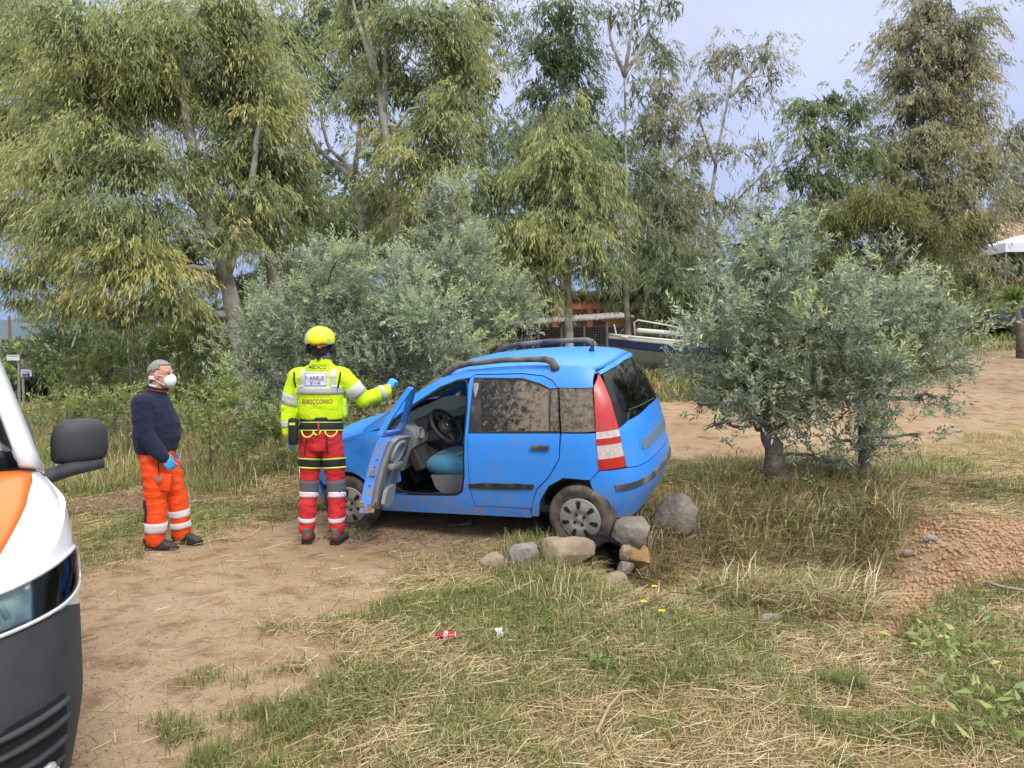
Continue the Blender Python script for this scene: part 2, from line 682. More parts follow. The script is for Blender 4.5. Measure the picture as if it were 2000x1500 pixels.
def sprays_ol(C, R, nl, ln, wd, K=18, tone=0.45, r=rng, upw=0.5, Lmul=1.0):
    """upright shoots with paired narrow leaves"""
    S = max(4, int(nl / K))
    nc = int(np.clip(14 * (R.mean() / 0.5) ** 1.3, 6, 40))
    cd_ = blob_dirs(nc, r)
    CC = cd_ * (r.random(nc) ** 0.4)[:, None]
    ctone = r.normal(0, 0.10, nc)
    j = r.integers(0, nc, S)
    d = CC[j] + r.normal(size=(S, 3)) * 0.20
    rad = np.linalg.norm(d, axis=1)
    P = C + d * R
    d = unit(d + 1e-6)
    ax = unit(d * np.array([1, 1, 0.7]) + r.normal(size=(S, 3)) * 0.45 + np.array([0, 0, upw]))
    Ls = r.uniform(0.14, 0.34, S) * Lmul
    t = (np.arange(K)[None, :] + r.random((S, K))) / K
    B = P[:, None, :] + ax[:, None, :] * (Ls[:, None] * t)[..., None]
    rv = unit(np.cross(ax[:, None, :] + 0 * B, r.normal(size=B.shape)))
    D = ax[:, None, :] * r.uniform(0.5, 1.0, (S, K, 1)) + rv * 0.8
    n = S * K
    V, F = leaves(B.reshape(-1, 3), D.reshape(-1, 3), r.uniform(0.7, 1.2, n) * ln, r.uniform(0.8, 1.2, n) * wd, 0.1, r)
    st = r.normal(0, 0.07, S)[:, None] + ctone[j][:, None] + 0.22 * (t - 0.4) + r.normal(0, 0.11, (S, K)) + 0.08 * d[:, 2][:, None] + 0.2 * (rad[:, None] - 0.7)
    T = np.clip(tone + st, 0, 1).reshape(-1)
    return V, F, np.repeat(T, 4)


def bez(a, b, n=6, sag=0.0, wob=0.0, r=rng):
    a, b = np.array(a, float), np.array(b, float)
    t = np.linspace(0, 1, n)[:, None]
    P = a + (b - a) * t
    P[:, 2] += sag * np.sin(t[:, 0] * PI) * np.linalg.norm(b - a)
    if wob:
        P[1:-1] += r.normal(size=(n - 2, 3)) * wob * np.linalg.norm(b - a)
    return P


def tree(name, label, cat, trunks, blobs, d, kind='eu', leaf=L_EU, bark=M_EUBARK, r0=0.16, ln=0.13, wd=0.02, cover=2.4,
         tone=0.4, droop=1.0, group=None, limb=True, seed=1, K=None, base=None, upw=0.5, sub=5, Lmul=1.0, dspread=0.5):
    """trunks: list of pixel polylines [(px,py[,depth])]; blobs: (px,py,rx,ry[,depth offset[,weight]])"""
    r = np.random.default_rng(seed)
    tp = []
    for line in trunks:
        tp.append([pt(q[0], q[1], q[2] if len(q) > 2 else d) for q in line])
    b0 = np.array(tp[0][0]) if base is None else np.array(base, float)
    gz = float(H(b0[0], b0[1]))
    # carry the first trunk down into the ground
    if tp[0][0][2] > gz:
        dirv = np.array(tp[0][0]) - np.array(tp[0][1])
        foot = np.array(tp[0][0]) + dirv * 0.0
        foot = foot + np.array([dirv[0] / max(-dirv[2], 0.3) * (tp[0][0][2] - gz) * 0.6, 0, 0])
        foot[2] = gz - 0.15
        tp[0] = [foot] + tp[0]
    else:
        tp[0][0] = np.array([tp[0][0][0], tp[0][0][1], gz - 0.15])
    root = empty(name, (tp[0][0][0], tp[0][0][1], gz))
    tag(root, label, cat, group)
    o = np.array(root.location)
    wood = MB()
    allp = []
    for k, line in enumerate(tp):
        P = np.array(line) - o
        # resample smoothly
        n = len(P)
        tt = np.linspace(0, n - 1, n * 4)
        Q = np.stack([np.interp(tt, np.arange(n), P[:, a]) for a in range(3)], 1)
        for _ in range(3):
            Q[1:-1] = (Q[:-2] + 2 * Q[1:-1] + Q[2:]) / 4
        Q[1:-1] += r.normal(size=(len(Q) - 2, 3)) * 0.012 * np.array([1, 1, 0.3])
        rr = r0 * (0.88 if k == 0 else 0.5)
        u = np.linspace(0, 1, len(Q))
        rad = rr * (1.0 - 0.78 * u) * (1 + 0.35 * np.exp(-u * 22) * (k == 0)) * r.uniform(0.94, 1.06, len(Q))
        wood.tube(Q, list(rad), seg=9)
        for q, rq in zip(Q, rad):
            allp.append((q, rq))
    AP = np.array([a[0] for a in allp])
    AR = np.array([a[1] for a in allp])
    br = MB()
    Vs, Fs, Ts = [], [], []
    off = 0
    for bl in blobs:
        cx, cy, rx, ry = bl[:4]
        dy = bl[4] if len(bl) > 4 else r.uniform(-dspread, dspread)
        wt = bl[5] if len(bl) > 5 else 1.0
        C = pt(cx, cy, d + dy) - o
        k = (d + dy) / FPX
        R = np.array([rx * k, 0.5 * (rx + ry) * k, ry * k])
        if limb:
            # limb leaves the trunk below the blob
            dist = np.linalg.norm(AP - C, axis=1) + 1.2 * np.clip(AP[:, 2] - C[2] + 0.2 * R[2], 0, None)
            j = int(np.argmin(dist))
            if dist[j] > 0.15:
                Q = bez(AP[j], C, 7, 0.06, 0.035, r)
                ra = min(AR[j] * 0.55, (0.025 + 0.03 * np.linalg.norm(C - AP[j])) * (1.0 if kind == 'eu' else 0.55))
                br.tube(Q, list(np.linspace(ra, 0.012, 7)), seg=6)
            for q in range(sub):
                dd = blob_dirs(1, r)[0]
                E_ = C + dd * R * 0.85
                br.tube(bez(C + r.normal(size=3) * 0.08 * R, E_, 5, 0.05, 0.05, r), list(np.linspace(0.018, 0.004, 5) * (1.0 if kind == 'eu' else 0.45)), seg=5)
        area = PI * R[0] * R[2]
        nl = cover * wt * area / (0.5 * ln * wd)
        if kind == 'eu':
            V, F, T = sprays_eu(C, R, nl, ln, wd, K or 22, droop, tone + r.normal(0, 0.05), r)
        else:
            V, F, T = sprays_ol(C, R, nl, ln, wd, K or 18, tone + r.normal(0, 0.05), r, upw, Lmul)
        Vs.append(V)
        Fs.append(F + off)
        Ts.append(T)
        off += len(V)
    wood.obj('trunk', bark, root, smooth=True)
    if br.V:
        tag(br.obj('branches', bark, root, smooth=True), kind='stuff')
    cw = npmesh('crown', np.concatenate(Vs), np.concatenate(Fs), leaf, root, tint=np.concatenate(Ts))
    tag(cw, kind='stuff')
    return root


GE = 'eucalyptus trees of the wood'
tree('eucalyptus_tree', 'leaning eucalyptus at the open end of the wood, beside the wire fence', 'tree',
     [[(305, 775), (272, 700), (240, 610), (190, 480), (120, 300), (60, 60)]],
     [(50, 90, 150, 120), (10, 270, 140, 110), (140, 220, 130, 120), (40, 420, 110, 70), (100, 520, 90, 40), (20, 540, 60, 30), (40, 590, 45, 25, 0, .6), (150, 590, 90, 40)],
     16.5, r0=0.2, seed=2, group=GE, tone=0.46, ln=0.15, wd=0.022, cover=2.9)
tree('eucalyptus_tree', 'largest eucalyptus with drooping yellow green foliage and a leaning pale trunk', 'tree',
     [[(468, 660), (440, 540), (395, 400), (365, 230), (345, 60), (330, -60)], [(405, 430), (330, 330), (230, 220), (150, 130)], [(440, 540), (480, 420), (500, 300), (510, 180)]],
     [(150, 60, 150, 100), (300, 60, 140, 100), (450, 40, 110, 90), (190, 190, 150, 90), (330, 170, 110, 90, .7), (110, 330, 120, 75, -.4), (250, 320, 130, 80, -.7), (450, 170, 100, 90, .4), (480, 290, 90, 90, .3),
      (160, 445, 130, 55, -.8), (260, 430, 120, 70, -.8), (250, 520, 120, 55, -1), (345, 500, 80, 65, .5), (310, 590, 80, 35, -.6), (470, 420, 70, 70, .6), (240, 620, 60, 30, -.4, .7), (435, 465, 55, 40, -.5, .7), (385, 310, 50, 40, -.5, .6), (500, 380, 50, 50, -.3, .6)],
     13.5, r0=0.21, seed=3, group=GE, tone=0.5, cover=3.2)
tree('eucalyptus_tree', 'eucalyptus with a straight pale trunk showing just above the silvery olive thicket', 'tree',
     [[(532, 530), (514, 380), (502, 200), (492, -20)]],
     [(490, 90, 80, 90), (535, 230, 65, 80), (480, 330, 70, 60), (560, 330, 60, 60), (520, 440, 60, 40, -.6), (590, 400, 55, 45), (470, 560, 55, 40, -.4), (505, 600, 45, 35, -.5), (400, 620, 60, 40, -.4)],
     15.0, r0=0.17, seed=4, group=GE, tone=0.44, cover=2.8)
tree('eucalyptus_tree', 'eucalyptus with two pale curved limbs forking from its trunk', 'tree',
     [[(712, 480), (700, 400), (690, 350)], [(690, 350), (640, 310), (600, 265), (585, 180), (560, 40)], [(690, 355), (678, 320), (640, 290), (625, 220), (640, 60)], [(690, 350), (705, 250), (690, 100), (680, -40)]],
     [(600, 90, 70, 70), (640, 30, 80, 60), (570, 190, 50, 50, 0, .6), (720, 110, 50, 60, 0, .6), (560, 480, 50, 40), (650, 430, 50, 30, 0, .7), (720, 400, 50, 50, .3, .7), (650, 160, 60, 60, 0, .8), (560, 60, 70, 60), (690, 20, 60, 60), (600, 300, 45, 45, .3, .6), (740, 300, 45, 60, .4, .6)],
     19.0, r0=0.15, seed=5, group=GE, leaf=L_EUD, tone=0.4, ln=0.16, wd=0.026, cover=1.8)
tree('eucalyptus_tree', 'tall eucalyptus with a peeling forked trunk behind the olive thicket', 'tree',
     [[(778, 500), (765, 360), (748, 220), (725, 90), (700, -40)], [(748, 220), (755, 100), (748, -40)], [(740, 170), (705, 60), (680, -30)]],
     [(840, 240, 65, 70, -.5), (820, 330, 70, 60, -.7), (870, 300, 50, 60, -.4), (890, 120, 70, 80), (850, 40, 90, 60), (780, 40, 70, 50), (700, 60, 60, 60), (830, 410, 60, 35, -.6), (700, 200, 45, 60, .4, .5), (900, 210, 50, 60), (760, 130, 60, 60, .4, .8), (720, -20, 90, 50), (790, 170, 60, 60, .3, .8), (760, 270, 50, 50, .5, .7), (740, 380, 50, 50, .5, .7), (790, 450, 60, 40, .3, .8)],
     16.0, r0=0.17, seed=6, group=GE, tone=0.45, cover=2.7)
tree('eucalyptus_tree', 'slender eucalyptus with fine foliage just left of the dark tall eucalyptus', 'tree',
     [[(948, 620), (945, 400), (938, 200), (930, -20)]],
     [(930, 40, 60, 70), (940, 160, 60, 70), (925, 280, 70, 70), (975, 370, 60, 70), (900, 400, 60, 60), (960, 470, 60, 50)],
     20.5, r0=0.16, seed=8, group=GE, leaf=L_EUD, tone=0.42, ln=0.17, wd=0.028, cover=2.0)
tree('eucalyptus_tree', 'darkest tall eucalyptus with dense green crown behind the weeping one', 'tree',
     [[(1102, 640), (1100, 300), (1094, -20)]],
     [(1095, 30, 75, 60), (1060, 90, 50, 50, 0, .7), (1110, 120, 80, 70), (1050, 180, 50, 50, 0, .7), (1150, 200, 50, 60, 0, .7), (1085, 230, 70, 60), (1070, 320, 75, 60), (1030, 290, 45, 50), (1130, 300, 60, 70)],
     23, r0=0.2, seed=9, group=GE, leaf=L_EUD, tone=0.32, ln=0.18, wd=0.03, cover=2.0)
tree('eucalyptus_tree', 'weeping eucalyptus with long hanging tassels above the low shed', 'tree',
     [[(1112, 660), (1108, 520), (1106, 380), (1110, 230)]],
     [(1115, 235, 50, 45), (1095, 300, 70, 55), (1150, 340, 60, 55), (1050, 370, 75, 60), (1180, 400, 50, 50), (1100, 420, 90, 60), (1010, 450, 60, 60), (1060, 500, 80, 50), (1150, 480, 60, 50), (1165, 520, 40, 30, -.2), (1000, 540, 60, 45), (1070, 570, 40, 35)],
     17.5, r0=0.14, seed=10, group=GE, tone=0.46, droop=1.35, cover=2.9, ln=0.15)
tree('eucalyptus_tree', 'very tall thin eucalyptus with a bare dark trunk standing beside the orange house', 'tree',
     [[(1228, 690), (1222, 520), (1224, 380), (1219, 140)], [(1219, 145), (1190, 70), (1185, -30)], [(1219, 150), (1262, 80), (1300, -20)], [(1219, 140), (1235, 60), (1240, -40)]],
     [(1250, 20, 60, 40, 0, .3), (1310, 10, 40, 30, 0, .35), (1195, 30, 40, 40, 0, .3), (1275, 80, 35, 35, 0, .25), (1240, 170, 40, 50, 0, .3), (1195, 260, 35, 60, 0, .3), (1250, 340, 50, 60, 0, .5), (1200, 440, 40, 50, 0, .5), (1265, 470, 60, 50, 0, .9), (1300, 540, 60, 50, -.5), (1190, 540, 40, 40, 0, .6), (1270, 585, 35, 35, -.3)],
     18.5, r0=0.11, seed=11, group=GE, leaf=L_EUD, tone=0.45, ln=0.16, wd=0.024, cover=1.8)
tree('eucalyptus_tree', 'eucalyptus with a narrow brownish crown behind the very tall thin one', 'tree',
     [[(1290, 640), (1288, 420), (1292, 130)]],
     [(1295, 110, 45, 45, 0, .7), (1290, 180, 50, 50, 0, .7), (1270, 250, 50, 60, 0, .8), (1310, 250, 40, 60, 0, .6), (1285, 330, 55, 60, 0, .8), (1270, 400, 70, 60), (1320, 420, 50, 60), (1300, 490, 70, 50), (1340, 560, 50, 40)],
     23, r0=0.15, seed=12, group=GE, leaf=L_EUG, tone=0.34, ln=0.17, wd=0.026, cover=1.8)
tree('eucalyptus_tree', 'sparse airy eucalyptus whose thin crown shows the sky', 'tree',
     [[(1385, 600), (1383, 450), (1395, 330), (1420, 200), (1440, 110)], [(1390, 460), (1430, 400), (1490, 340), (1520, 300)], [(1398, 320), (1370, 250), (1365, 180)], [(1425, 190), (1470, 140), (1490, 110)]],
     [(1435, 105, 60, 40, 0, .55), (1400, 120, 45, 40, 0, .5), (1490, 110, 40, 50, 0, .5), (1460, 180, 50, 40, 0, .4), (1370, 200, 45, 50, 0, .45), (1510, 150, 25, 50, 0, .35), (1360, 290, 45, 60, 0, .45), (1420, 290, 40, 50, 0, .3), (1480, 290, 50, 40, 0, .35), (1350, 380, 40, 60, 0, .45), (1430, 400, 50, 50, 0, .35), (1500, 360, 40, 50, 0, .4), (1400, 470, 50, 40, 0, .4)],
     25, r0=0.11, seed=13, group=GE, leaf=L_EUG, tone=0.5, ln=0.17, wd=0.025, cover=1.6, sub=8)
tree('eucalyptus_tree', 'bright green rounded eucalyptus beyond the olive trees', 'tree',
     [[(1592, 600), (1590, 450), (1605, 250)]],
     [(1625, 200, 55, 35), (1580, 215, 40, 35), (1670, 220, 35, 40), (1600, 270, 70, 45), (1650, 300, 50, 50), (1560, 340, 50, 50), (1620, 360, 70, 50), (1550, 420, 55, 50), (1600, 440, 70, 50), (1690, 330, 30, 60, 0, .6)],
     21, r0=0.15, seed=14, group=GE, leaf=L_EUD, tone=0.5, ln=0.16, wd=0.028, cover=2.0)
tree('eucalyptus_tree', 'tall eucalyptus with reddish brown tips beside the tiled house', 'tree',
     [[(1835, 640), (1832, 400), (1838, 200), (1830, -20)]],
     [(1820, 20, 70, 40), (1870, 60, 70, 45), (1770, 70, 50, 45, 0, .8), (1820, 110, 90, 50), (1760, 150, 45, 45, 0, .8), (1880, 120, 45, 50), (1850, 180, 80, 50), (1790, 210, 70, 55), (1900, 230, 50, 60), (1820, 280, 90, 60),
      (1770, 300, 60, 50), (1920, 320, 45, 60), (1870, 370, 80, 60), (1790, 380, 80, 60), (1900, 450, 65, 60), (1830, 480, 80, 60), (1900, 550, 60, 50), (1740, 330, 40, 60)],
     22, r0=0.22, seed=15, group=GE, leaf=L_EUG, tone=0.42, ln=0.17, wd=0.027, cover=2.8)
tree('eucalyptus_tree', 'hazy grey green eucalyptus behind the tiled house', 'tree',
     [[(1990, 560), (1995, 300)]],
     [(1985, 270, 45, 50), (2000, 360, 50, 60), (1975, 400, 40, 40), (2060, 300, 60, 70), (2040, 420, 60, 40)],
     36, r0=0.2, seed=16, group=GE, leaf=L_EUG, tone=0.28, ln=0.24, wd=0.05, cover=1.8)
tree('acacia_tree', 'low spreading acacia with fine yellow green foliage behind the olive trees', 'tree',
     [[(1720, 620), (1710, 520), (1700, 420)], [(1712, 540), (1780, 480), (1820, 440)]],
     [(1690, 400, 70, 50), (1640, 440, 70, 50), (1740, 430, 80, 60), (1800, 460, 70, 50), (1690, 500, 90, 50), (1780, 530, 90, 50), (1830, 560, 60, 40), (1720, 570, 80, 40), (1620, 520, 60, 60)],
     16, r0=0.12, seed=17, leaf=L_AC, tone=0.4, ln=0.12, wd=0.016, cover=2.3, droop=0.9)

# dark under-storey of the wood
GU = 'leafy bushes under the wood'
def bush(label, blobs, d, seed, leaf=L_SH, tone=0.4, ln=0.09, wd=0.03, cover=2.2, kind='ol', name='bush', group=GU, **kw):
    b = blobs[0]
    return tree(name, label, 'bush', [[(b[0], b[1] + b[3]), (b[0], b[1])]], blobs, d, kind=kind, leaf=leaf, bark=M_OLBARK, r0=0.02,
                ln=ln, wd=wd, cover=cover, tone=tone, seed=seed, group=group, limb=False, **kw)
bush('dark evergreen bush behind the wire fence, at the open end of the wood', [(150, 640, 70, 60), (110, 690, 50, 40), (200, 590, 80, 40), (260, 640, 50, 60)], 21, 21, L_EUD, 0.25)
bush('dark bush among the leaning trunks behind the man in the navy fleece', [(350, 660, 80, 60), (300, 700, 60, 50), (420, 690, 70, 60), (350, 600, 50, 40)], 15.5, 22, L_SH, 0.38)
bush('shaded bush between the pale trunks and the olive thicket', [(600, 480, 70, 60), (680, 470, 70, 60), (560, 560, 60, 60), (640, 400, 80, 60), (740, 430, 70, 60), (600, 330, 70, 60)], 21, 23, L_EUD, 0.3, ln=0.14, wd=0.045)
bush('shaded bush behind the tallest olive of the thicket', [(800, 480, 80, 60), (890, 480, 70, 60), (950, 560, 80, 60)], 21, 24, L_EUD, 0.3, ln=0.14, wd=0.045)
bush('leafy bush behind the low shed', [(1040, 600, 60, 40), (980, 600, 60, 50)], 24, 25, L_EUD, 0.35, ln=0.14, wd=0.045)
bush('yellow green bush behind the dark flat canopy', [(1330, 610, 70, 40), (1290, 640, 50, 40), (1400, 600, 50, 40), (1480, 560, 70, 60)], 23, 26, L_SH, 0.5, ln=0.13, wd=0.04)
bush('green bush at the foot of the acacia', [(1850, 620, 60, 35), (1900, 600, 50, 40), (1780, 640, 60, 30)], 16.5, 27, L_SH, 0.45)
bush('bright green fig bush beside the white road signs', [(75, 715, 45, 30), (40, 730, 40, 30), (110, 745, 50, 28), (150, 740, 40, 30)], 24, 28, L_FIG, 0.5, ln=0.2, wd=0.13, name='fig_bush', group=None, cover=1.8)

bush('low green scrub along the fence behind the road signs side of the wood', [(190, 720, 60, 30), (250, 730, 60, 35), (140, 740, 40, 25), (300, 750, 60, 30)], 15.5, 41, L_SH, 0.5)
bush('weedy bramble between the man in navy and the olive thicket', [(410, 775, 60, 40), (360, 800, 50, 35), (460, 800, 60, 40), (430, 850, 60, 28)], 9.9, 42, L_SH, 0.5, ln=.06, wd=.02)
bush('weedy bramble right behind the rescuer in yellow', [(540, 800, 60, 45), (580, 840, 60, 40), (510, 850, 55, 35), (560, 890, 50, 25)], 9.4, 43, L_SH, 0.42, ln=.06, wd=.02)
bush('dense bramble between the rescuer in yellow and the car bonnet', [(700, 800, 60, 40), (760, 800, 70, 40), (690, 850, 40, 30)], 9.8, 44, L_SH, 0.36, ln=.06, wd=.02)
bush('overgrown weeds in front of the wire fence', [(250, 800, 70, 35), (180, 810, 70, 30), (320, 820, 60, 30), (120, 820, 60, 25)], 11.5, 45, L_SH, 0.55, ln=.07, wd=.018)
# olives
GO = 'olive trees of the thicket behind the car'
tree('olive_tree', 'tallest olive of the thicket, its tip pointing up behind the car roof', 'tree',
     [[(905, 770), (895, 640), (885, 500), (878, 400)], [(900, 700), (960, 620), (990, 580)]],
     [(878, 380, 28, 32, 0, .8), (872, 440, 55, 50), (900, 500, 70, 50), (850, 540, 70, 50), (930, 560, 75, 55), (980, 600, 60, 50, -.2), (900, 620, 90, 60), (1010, 580, 35, 30, 0, .8), (970, 660, 70, 50), (890, 700, 90, 50), (1030, 600, 18, 14)],
     11.6, kind='ol', leaf=L_OL, bark=M_OLBARK, r0=0.09, ln=0.066, wd=0.018, cover=3.0, tone=0.6, seed=31, group=GO, base=None)
tree('olive_tree', 'broad silvery olive of the thicket directly behind the rescuer in yellow', 'tree',
     [[(660, 780), (650, 660), (640, 560)], [(655, 720), (720, 620), (750, 560)]],
     [(590, 540, 70, 45), (650, 520, 60, 40), (710, 530, 60, 40), (560, 600, 70, 50), (640, 590, 90, 60), (730, 590, 80, 60), (780, 540, 40, 40), (530, 660, 60, 50), (610, 670, 90, 60), (710, 670, 90, 60), (790, 640, 60, 60), (650, 740, 90, 50), (740, 740, 80, 50)],
     10.9, kind='ol', leaf=L_OL, bark=M_OLBARK, r0=0.08, ln=0.064, wd=0.017, cover=3.0, tone=0.6, seed=32, group=GO)
tree('olive_tree', 'low olive of the thicket hanging over the bonnet of the blue car', 'tree',
     [[(830, 800), (825, 700), (815, 600)]],
     [(800, 590, 60, 45), (840, 620, 60, 50), (790, 660, 70, 55), (850, 690, 70, 50), (780, 730, 80, 45), (860, 640, 50, 50)],
     10.4, kind='ol', leaf=L_OL, bark=M_OLBARK, r0=0.06, ln=0.062, wd=0.017, cover=2.8, tone=0.56, seed=33, group=GO)
tree('olive_tree', 'small olive of the thicket nearest the man in the navy fleece', 'tree',
     [[(510, 800), (505, 720), (500, 660)]],
     [(500, 640, 50, 40), (470, 690, 55, 45), (530, 700, 60, 50), (480, 740, 60, 40), (560, 750, 60, 40)],
     11.2, kind='ol', leaf=L_OL, bark=M_OLBARK, r0=0.06, ln=0.062, wd=0.017, cover=2.2, tone=0.5, seed=34, group=GO)
FO = gp(1522, 945)
tree('olive_tree', 'foreground olive with a thick dark leaning trunk beside the ditch', 'tree',
     [[(1522, 945), (1510, 880), (1488, 800), (1480, 700), (1495, 560), (1505, 450)], [(1488, 800), (1430, 720), (1400, 640)], [(1490, 780), (1560, 690), (1590, 600)]],
     [(1505, 455, 35, 45, 0, .7), (1470, 500, 50, 40, 0, .7), (1520, 530, 60, 45), (1440, 560, 60, 45), (1400, 620, 60, 45), (1480, 600, 80, 55), (1560, 580, 60, 50), (1380, 690, 45, 45), (1450, 680, 80, 60), (1540, 670, 80, 60), (1420, 760, 60, 45), (1500, 750, 80, 50),
      (1580, 740, 60, 55), (1395, 830, 28, 30, -.3, .6), (1370, 790, 28, 25, 0, .6), (1460, 820, 40, 25, -.2, .6), (1580, 820, 50, 45, 0, .8), (1590, 890, 40, 30, 0, .6), (1600, 640, 50, 50), (1350, 640, 22, 25, 0, .6), (1560, 470, 30, 18, 0, .5), (1600, 440, 14, 25, 0, .5), (1440, 480, 40, 30, 0, .6), (1345, 700, 28, 40, 0, .7), (1560, 520, 50, 40, 0, .8), (1540, 770, 70, 50), (1440, 720, 70, 50), (1520, 440, 22, 30, 0, .6), (1480, 420, 16, 25, 0, .5)],
     float(FO[1]), kind='ol', leaf=L_OL, bark=M_OLBARK, r0=0.12, ln=0.064, wd=0.017, cover=3.6, tone=0.57, seed=35, sub=7)
FO2 = gp(1688, 950)
tree('olive_tree', 'foreground olive with a slim pale trunk and airy low branches over the dirt road', 'tree',
     [[(1688, 950), (1690, 880), (1685, 800), (1690, 700), (1700, 600)], [(1687, 820), (1760, 720), (1830, 650)], [(1688, 800), (1640, 700), (1630, 620)]],
     [(1680, 600, 60, 45), (1735, 575, 50, 40), (1700, 520, 18, 26, 0, .6), (1735, 520, 20, 28, 0, .6), (1770, 620, 60, 40), (1650, 650, 60, 50), (1720, 660, 80, 50), (1820, 640, 55, 35, 0, .8), (1870, 655, 35, 22, 0, .6), (1640, 730, 60, 50), (1720, 740, 80, 50), (1800, 710, 60, 40, 0, .7),
      (1860, 720, 35, 25, 0, .4), (1660, 800, 60, 45, 0, .8), (1740, 810, 50, 40, 0, .6), (1800, 780, 40, 35, 0, .4), (1640, 860, 45, 40, 0, .7), (1720, 870, 35, 30, 0, .5), (1850, 780, 25, 20, 0, .35), (1790, 850, 30, 22, 0, .35), (1660, 910, 30, 25, 0, .6), (1780, 560, 45, 40, 0, .8), (1830, 600, 45, 35, 0, .7), (1680, 700, 80, 60), (1600, 760, 60, 60), (1770, 670, 70, 50), (1890, 640, 25, 16, 0, .5), (1620, 600, 60, 50)],
     float(FO2[1]), kind='ol', leaf=L_OL, bark=mat('olive_bark_pale', (0.20, 0.19, 0.16), (0.12, 0.11, 0.09), scale=10, rough=0.95, bump=0.8, bscale=30, bdist=0.03), r0=0.085, ln=0.064, wd=0.017, cover=3.4, tone=0.56, seed=36, sub=7)
# ================================================================== grass, straw, weeds (uncountable ground cover)
G_GREEN = leafmat('grass_green', [(0, (0.106, 0.144, 0.037)), (0.5, (0.225, 0.269, 0.081)), (0.8, (0.362, 0.362, 0.138)), (1, (0.525, 0.450, 0.213))], 0.5, 0.25, 0.3)
G_STRAW = leafmat('dry_straw', [(0, (0.184, 0.124, 0.065)), (0.4, (0.389, 0.292, 0.151)), (0.8, (0.572, 0.464, 0.270)), (1, (0.691, 0.605, 0.410))], 0.6, 0.15, 0.3)


def blades(x, y, h, wdt, lean, az, tint, z=None, curl=0.5):
    n = len(x)
    z = H(x, y) - 0.01 if z is None else z
    B = np.c_[x, y, z]
    dirv = np.c_[np.cos(az), np.sin(az), np.zeros(n)]
    side = np.c_[-np.sin(az), np.cos(az), np.zeros(n)]
    h, wdt, lean = h[:, None], wdt[:, None], lean[:, None]
    up = np.array([[0, 0, 1.0]])
    m = B + up * h * 0.55 * np.sqrt(np.clip(1 - (lean * 0.6) ** 2, 0.05, 1)) + dirv * h * lean * 0.4
    t = B + up * h * np.clip(1 - lean * curl, 0.05, 1) + dirv * h * lean
    V = np.stack([B - side * wdt * .5, B + side * wdt * .5, m + side * wdt * .42, m - side * wdt * .42, t + side * wdt * .08, t - side * wdt * .08], 1).reshape(-1, 3)
    i = np.arange(n)[:, None] * 6
    F = np.concatenate([i + np.array([[0, 1, 2, 3]]), i + np.array([[3, 2, 4, 5]])])
    return V, F, np.repeat(tint, 6)


def wedge(n, y0, y1, r, margin=0.82, xlo=-9, xhi=12, power=1.0):
    y = y0 + (y1 - y0) * r.random(int(n)) ** power
    x = (r.random(int(n)) * 2 - 1) * (margin * y + 0.3)
    k = (x > xlo) & (x < xhi)
    return x[k], y[k]


def tufts(x, y):
    t = np.zeros(np.shape(x))
    for (a, b, rr, k) in GREENS:
        t = np.maximum(t, k * np.exp(-(((x - a) ** 2 + (y - b) ** 2) / rr ** 2)))
    return t


def greenness(x, y):
    n = fbm(x, y, 1.3, 41, 3)
    n2 = fbm(x, y, 4.0, 45, 2)
    g = sst(0.39, 0.62, n * 0.6 + n2 * 0.4)
    # greener strips seen in the photograph: edge of the track, by the stones, lower right corner
    for (a, b, rr, k) in GREENS:
        g = g + k * np.exp(-(((x - a) ** 2 + (y - b) ** 2) / rr ** 2))
    return np.clip(g, 0, 1.2)


GREENS = [(*gp(px, py)[:2], rr, k) for px, py, rr, k in
          [(760, 1190, .35, .8), (950, 1170, .4, .6), (1080, 1150, .35, .9), (1150, 1230, .4, .7), (700, 1330, .4, .8), (640, 1380, .3, .7), (330, 1420, .16, 1), (400, 1330, .2, .9), (1900, 1330, .4, .9), (1950, 1420, .35, .9), (1830, 1270, .25, .8), (1650, 1340, .12, 1.2), (420, 1480, .2, .9), (340, 1425, .12, .9), (560, 1420, .2, .8), (480, 1340, .14, .8),
           (1010, 1100, .2, .7), (1450, 1050, .5, .5), (220, 1050, .3, .6), (700, 1020, .25, .9), (1650, 960, .5, .7), (1050, 1270, .5, .4), (1200, 1400, .5, .35)]]

r = np.random.default_rng(50)
# --- short green grass
x, y = wedge(600000, 2.5, 9.6, r, power=1.1)
b = bare(x, y)
g = greenness(x, y)
k = r.random(len(x)) < np.clip((1 - b) * (0.18 + 0.85 * g) + 0.8 * np.clip(tufts(x, y) - 0.45, 0, 1) * sst(0.35, 0.6, fbm(x, y, 6.0, 47, 2)), 0, 1) * 0.85
k &= ~((seg_dist(x, y, [(0.565, 6.6), (-1.5, 7.6)]) < 0.25))
x, y, g = x[k], y[k], g[k]
n = len(x)
h = r.uniform(0.025, 0.075, n) * (0.65 + 0.7 * g) * (0.75 + 0.5 * fbm(x, y, 3, 60, 2))
V, F, T = blades(x, y, h, r.uniform(0.003, 0.0055, n) * (0.8 + y * 0.06), r.uniform(0.1, 1.0, n), r.random(n) * 2 * PI, np.clip(r.normal(0.46, 0.22, n) + 0.25 * (0.6 - g), 0, 1))
tag(npmesh('grass', V, F, G_GREEN, tint=T), 'short patchy green grass on the verge beside the sandy track', 'grass', kind='stuff')

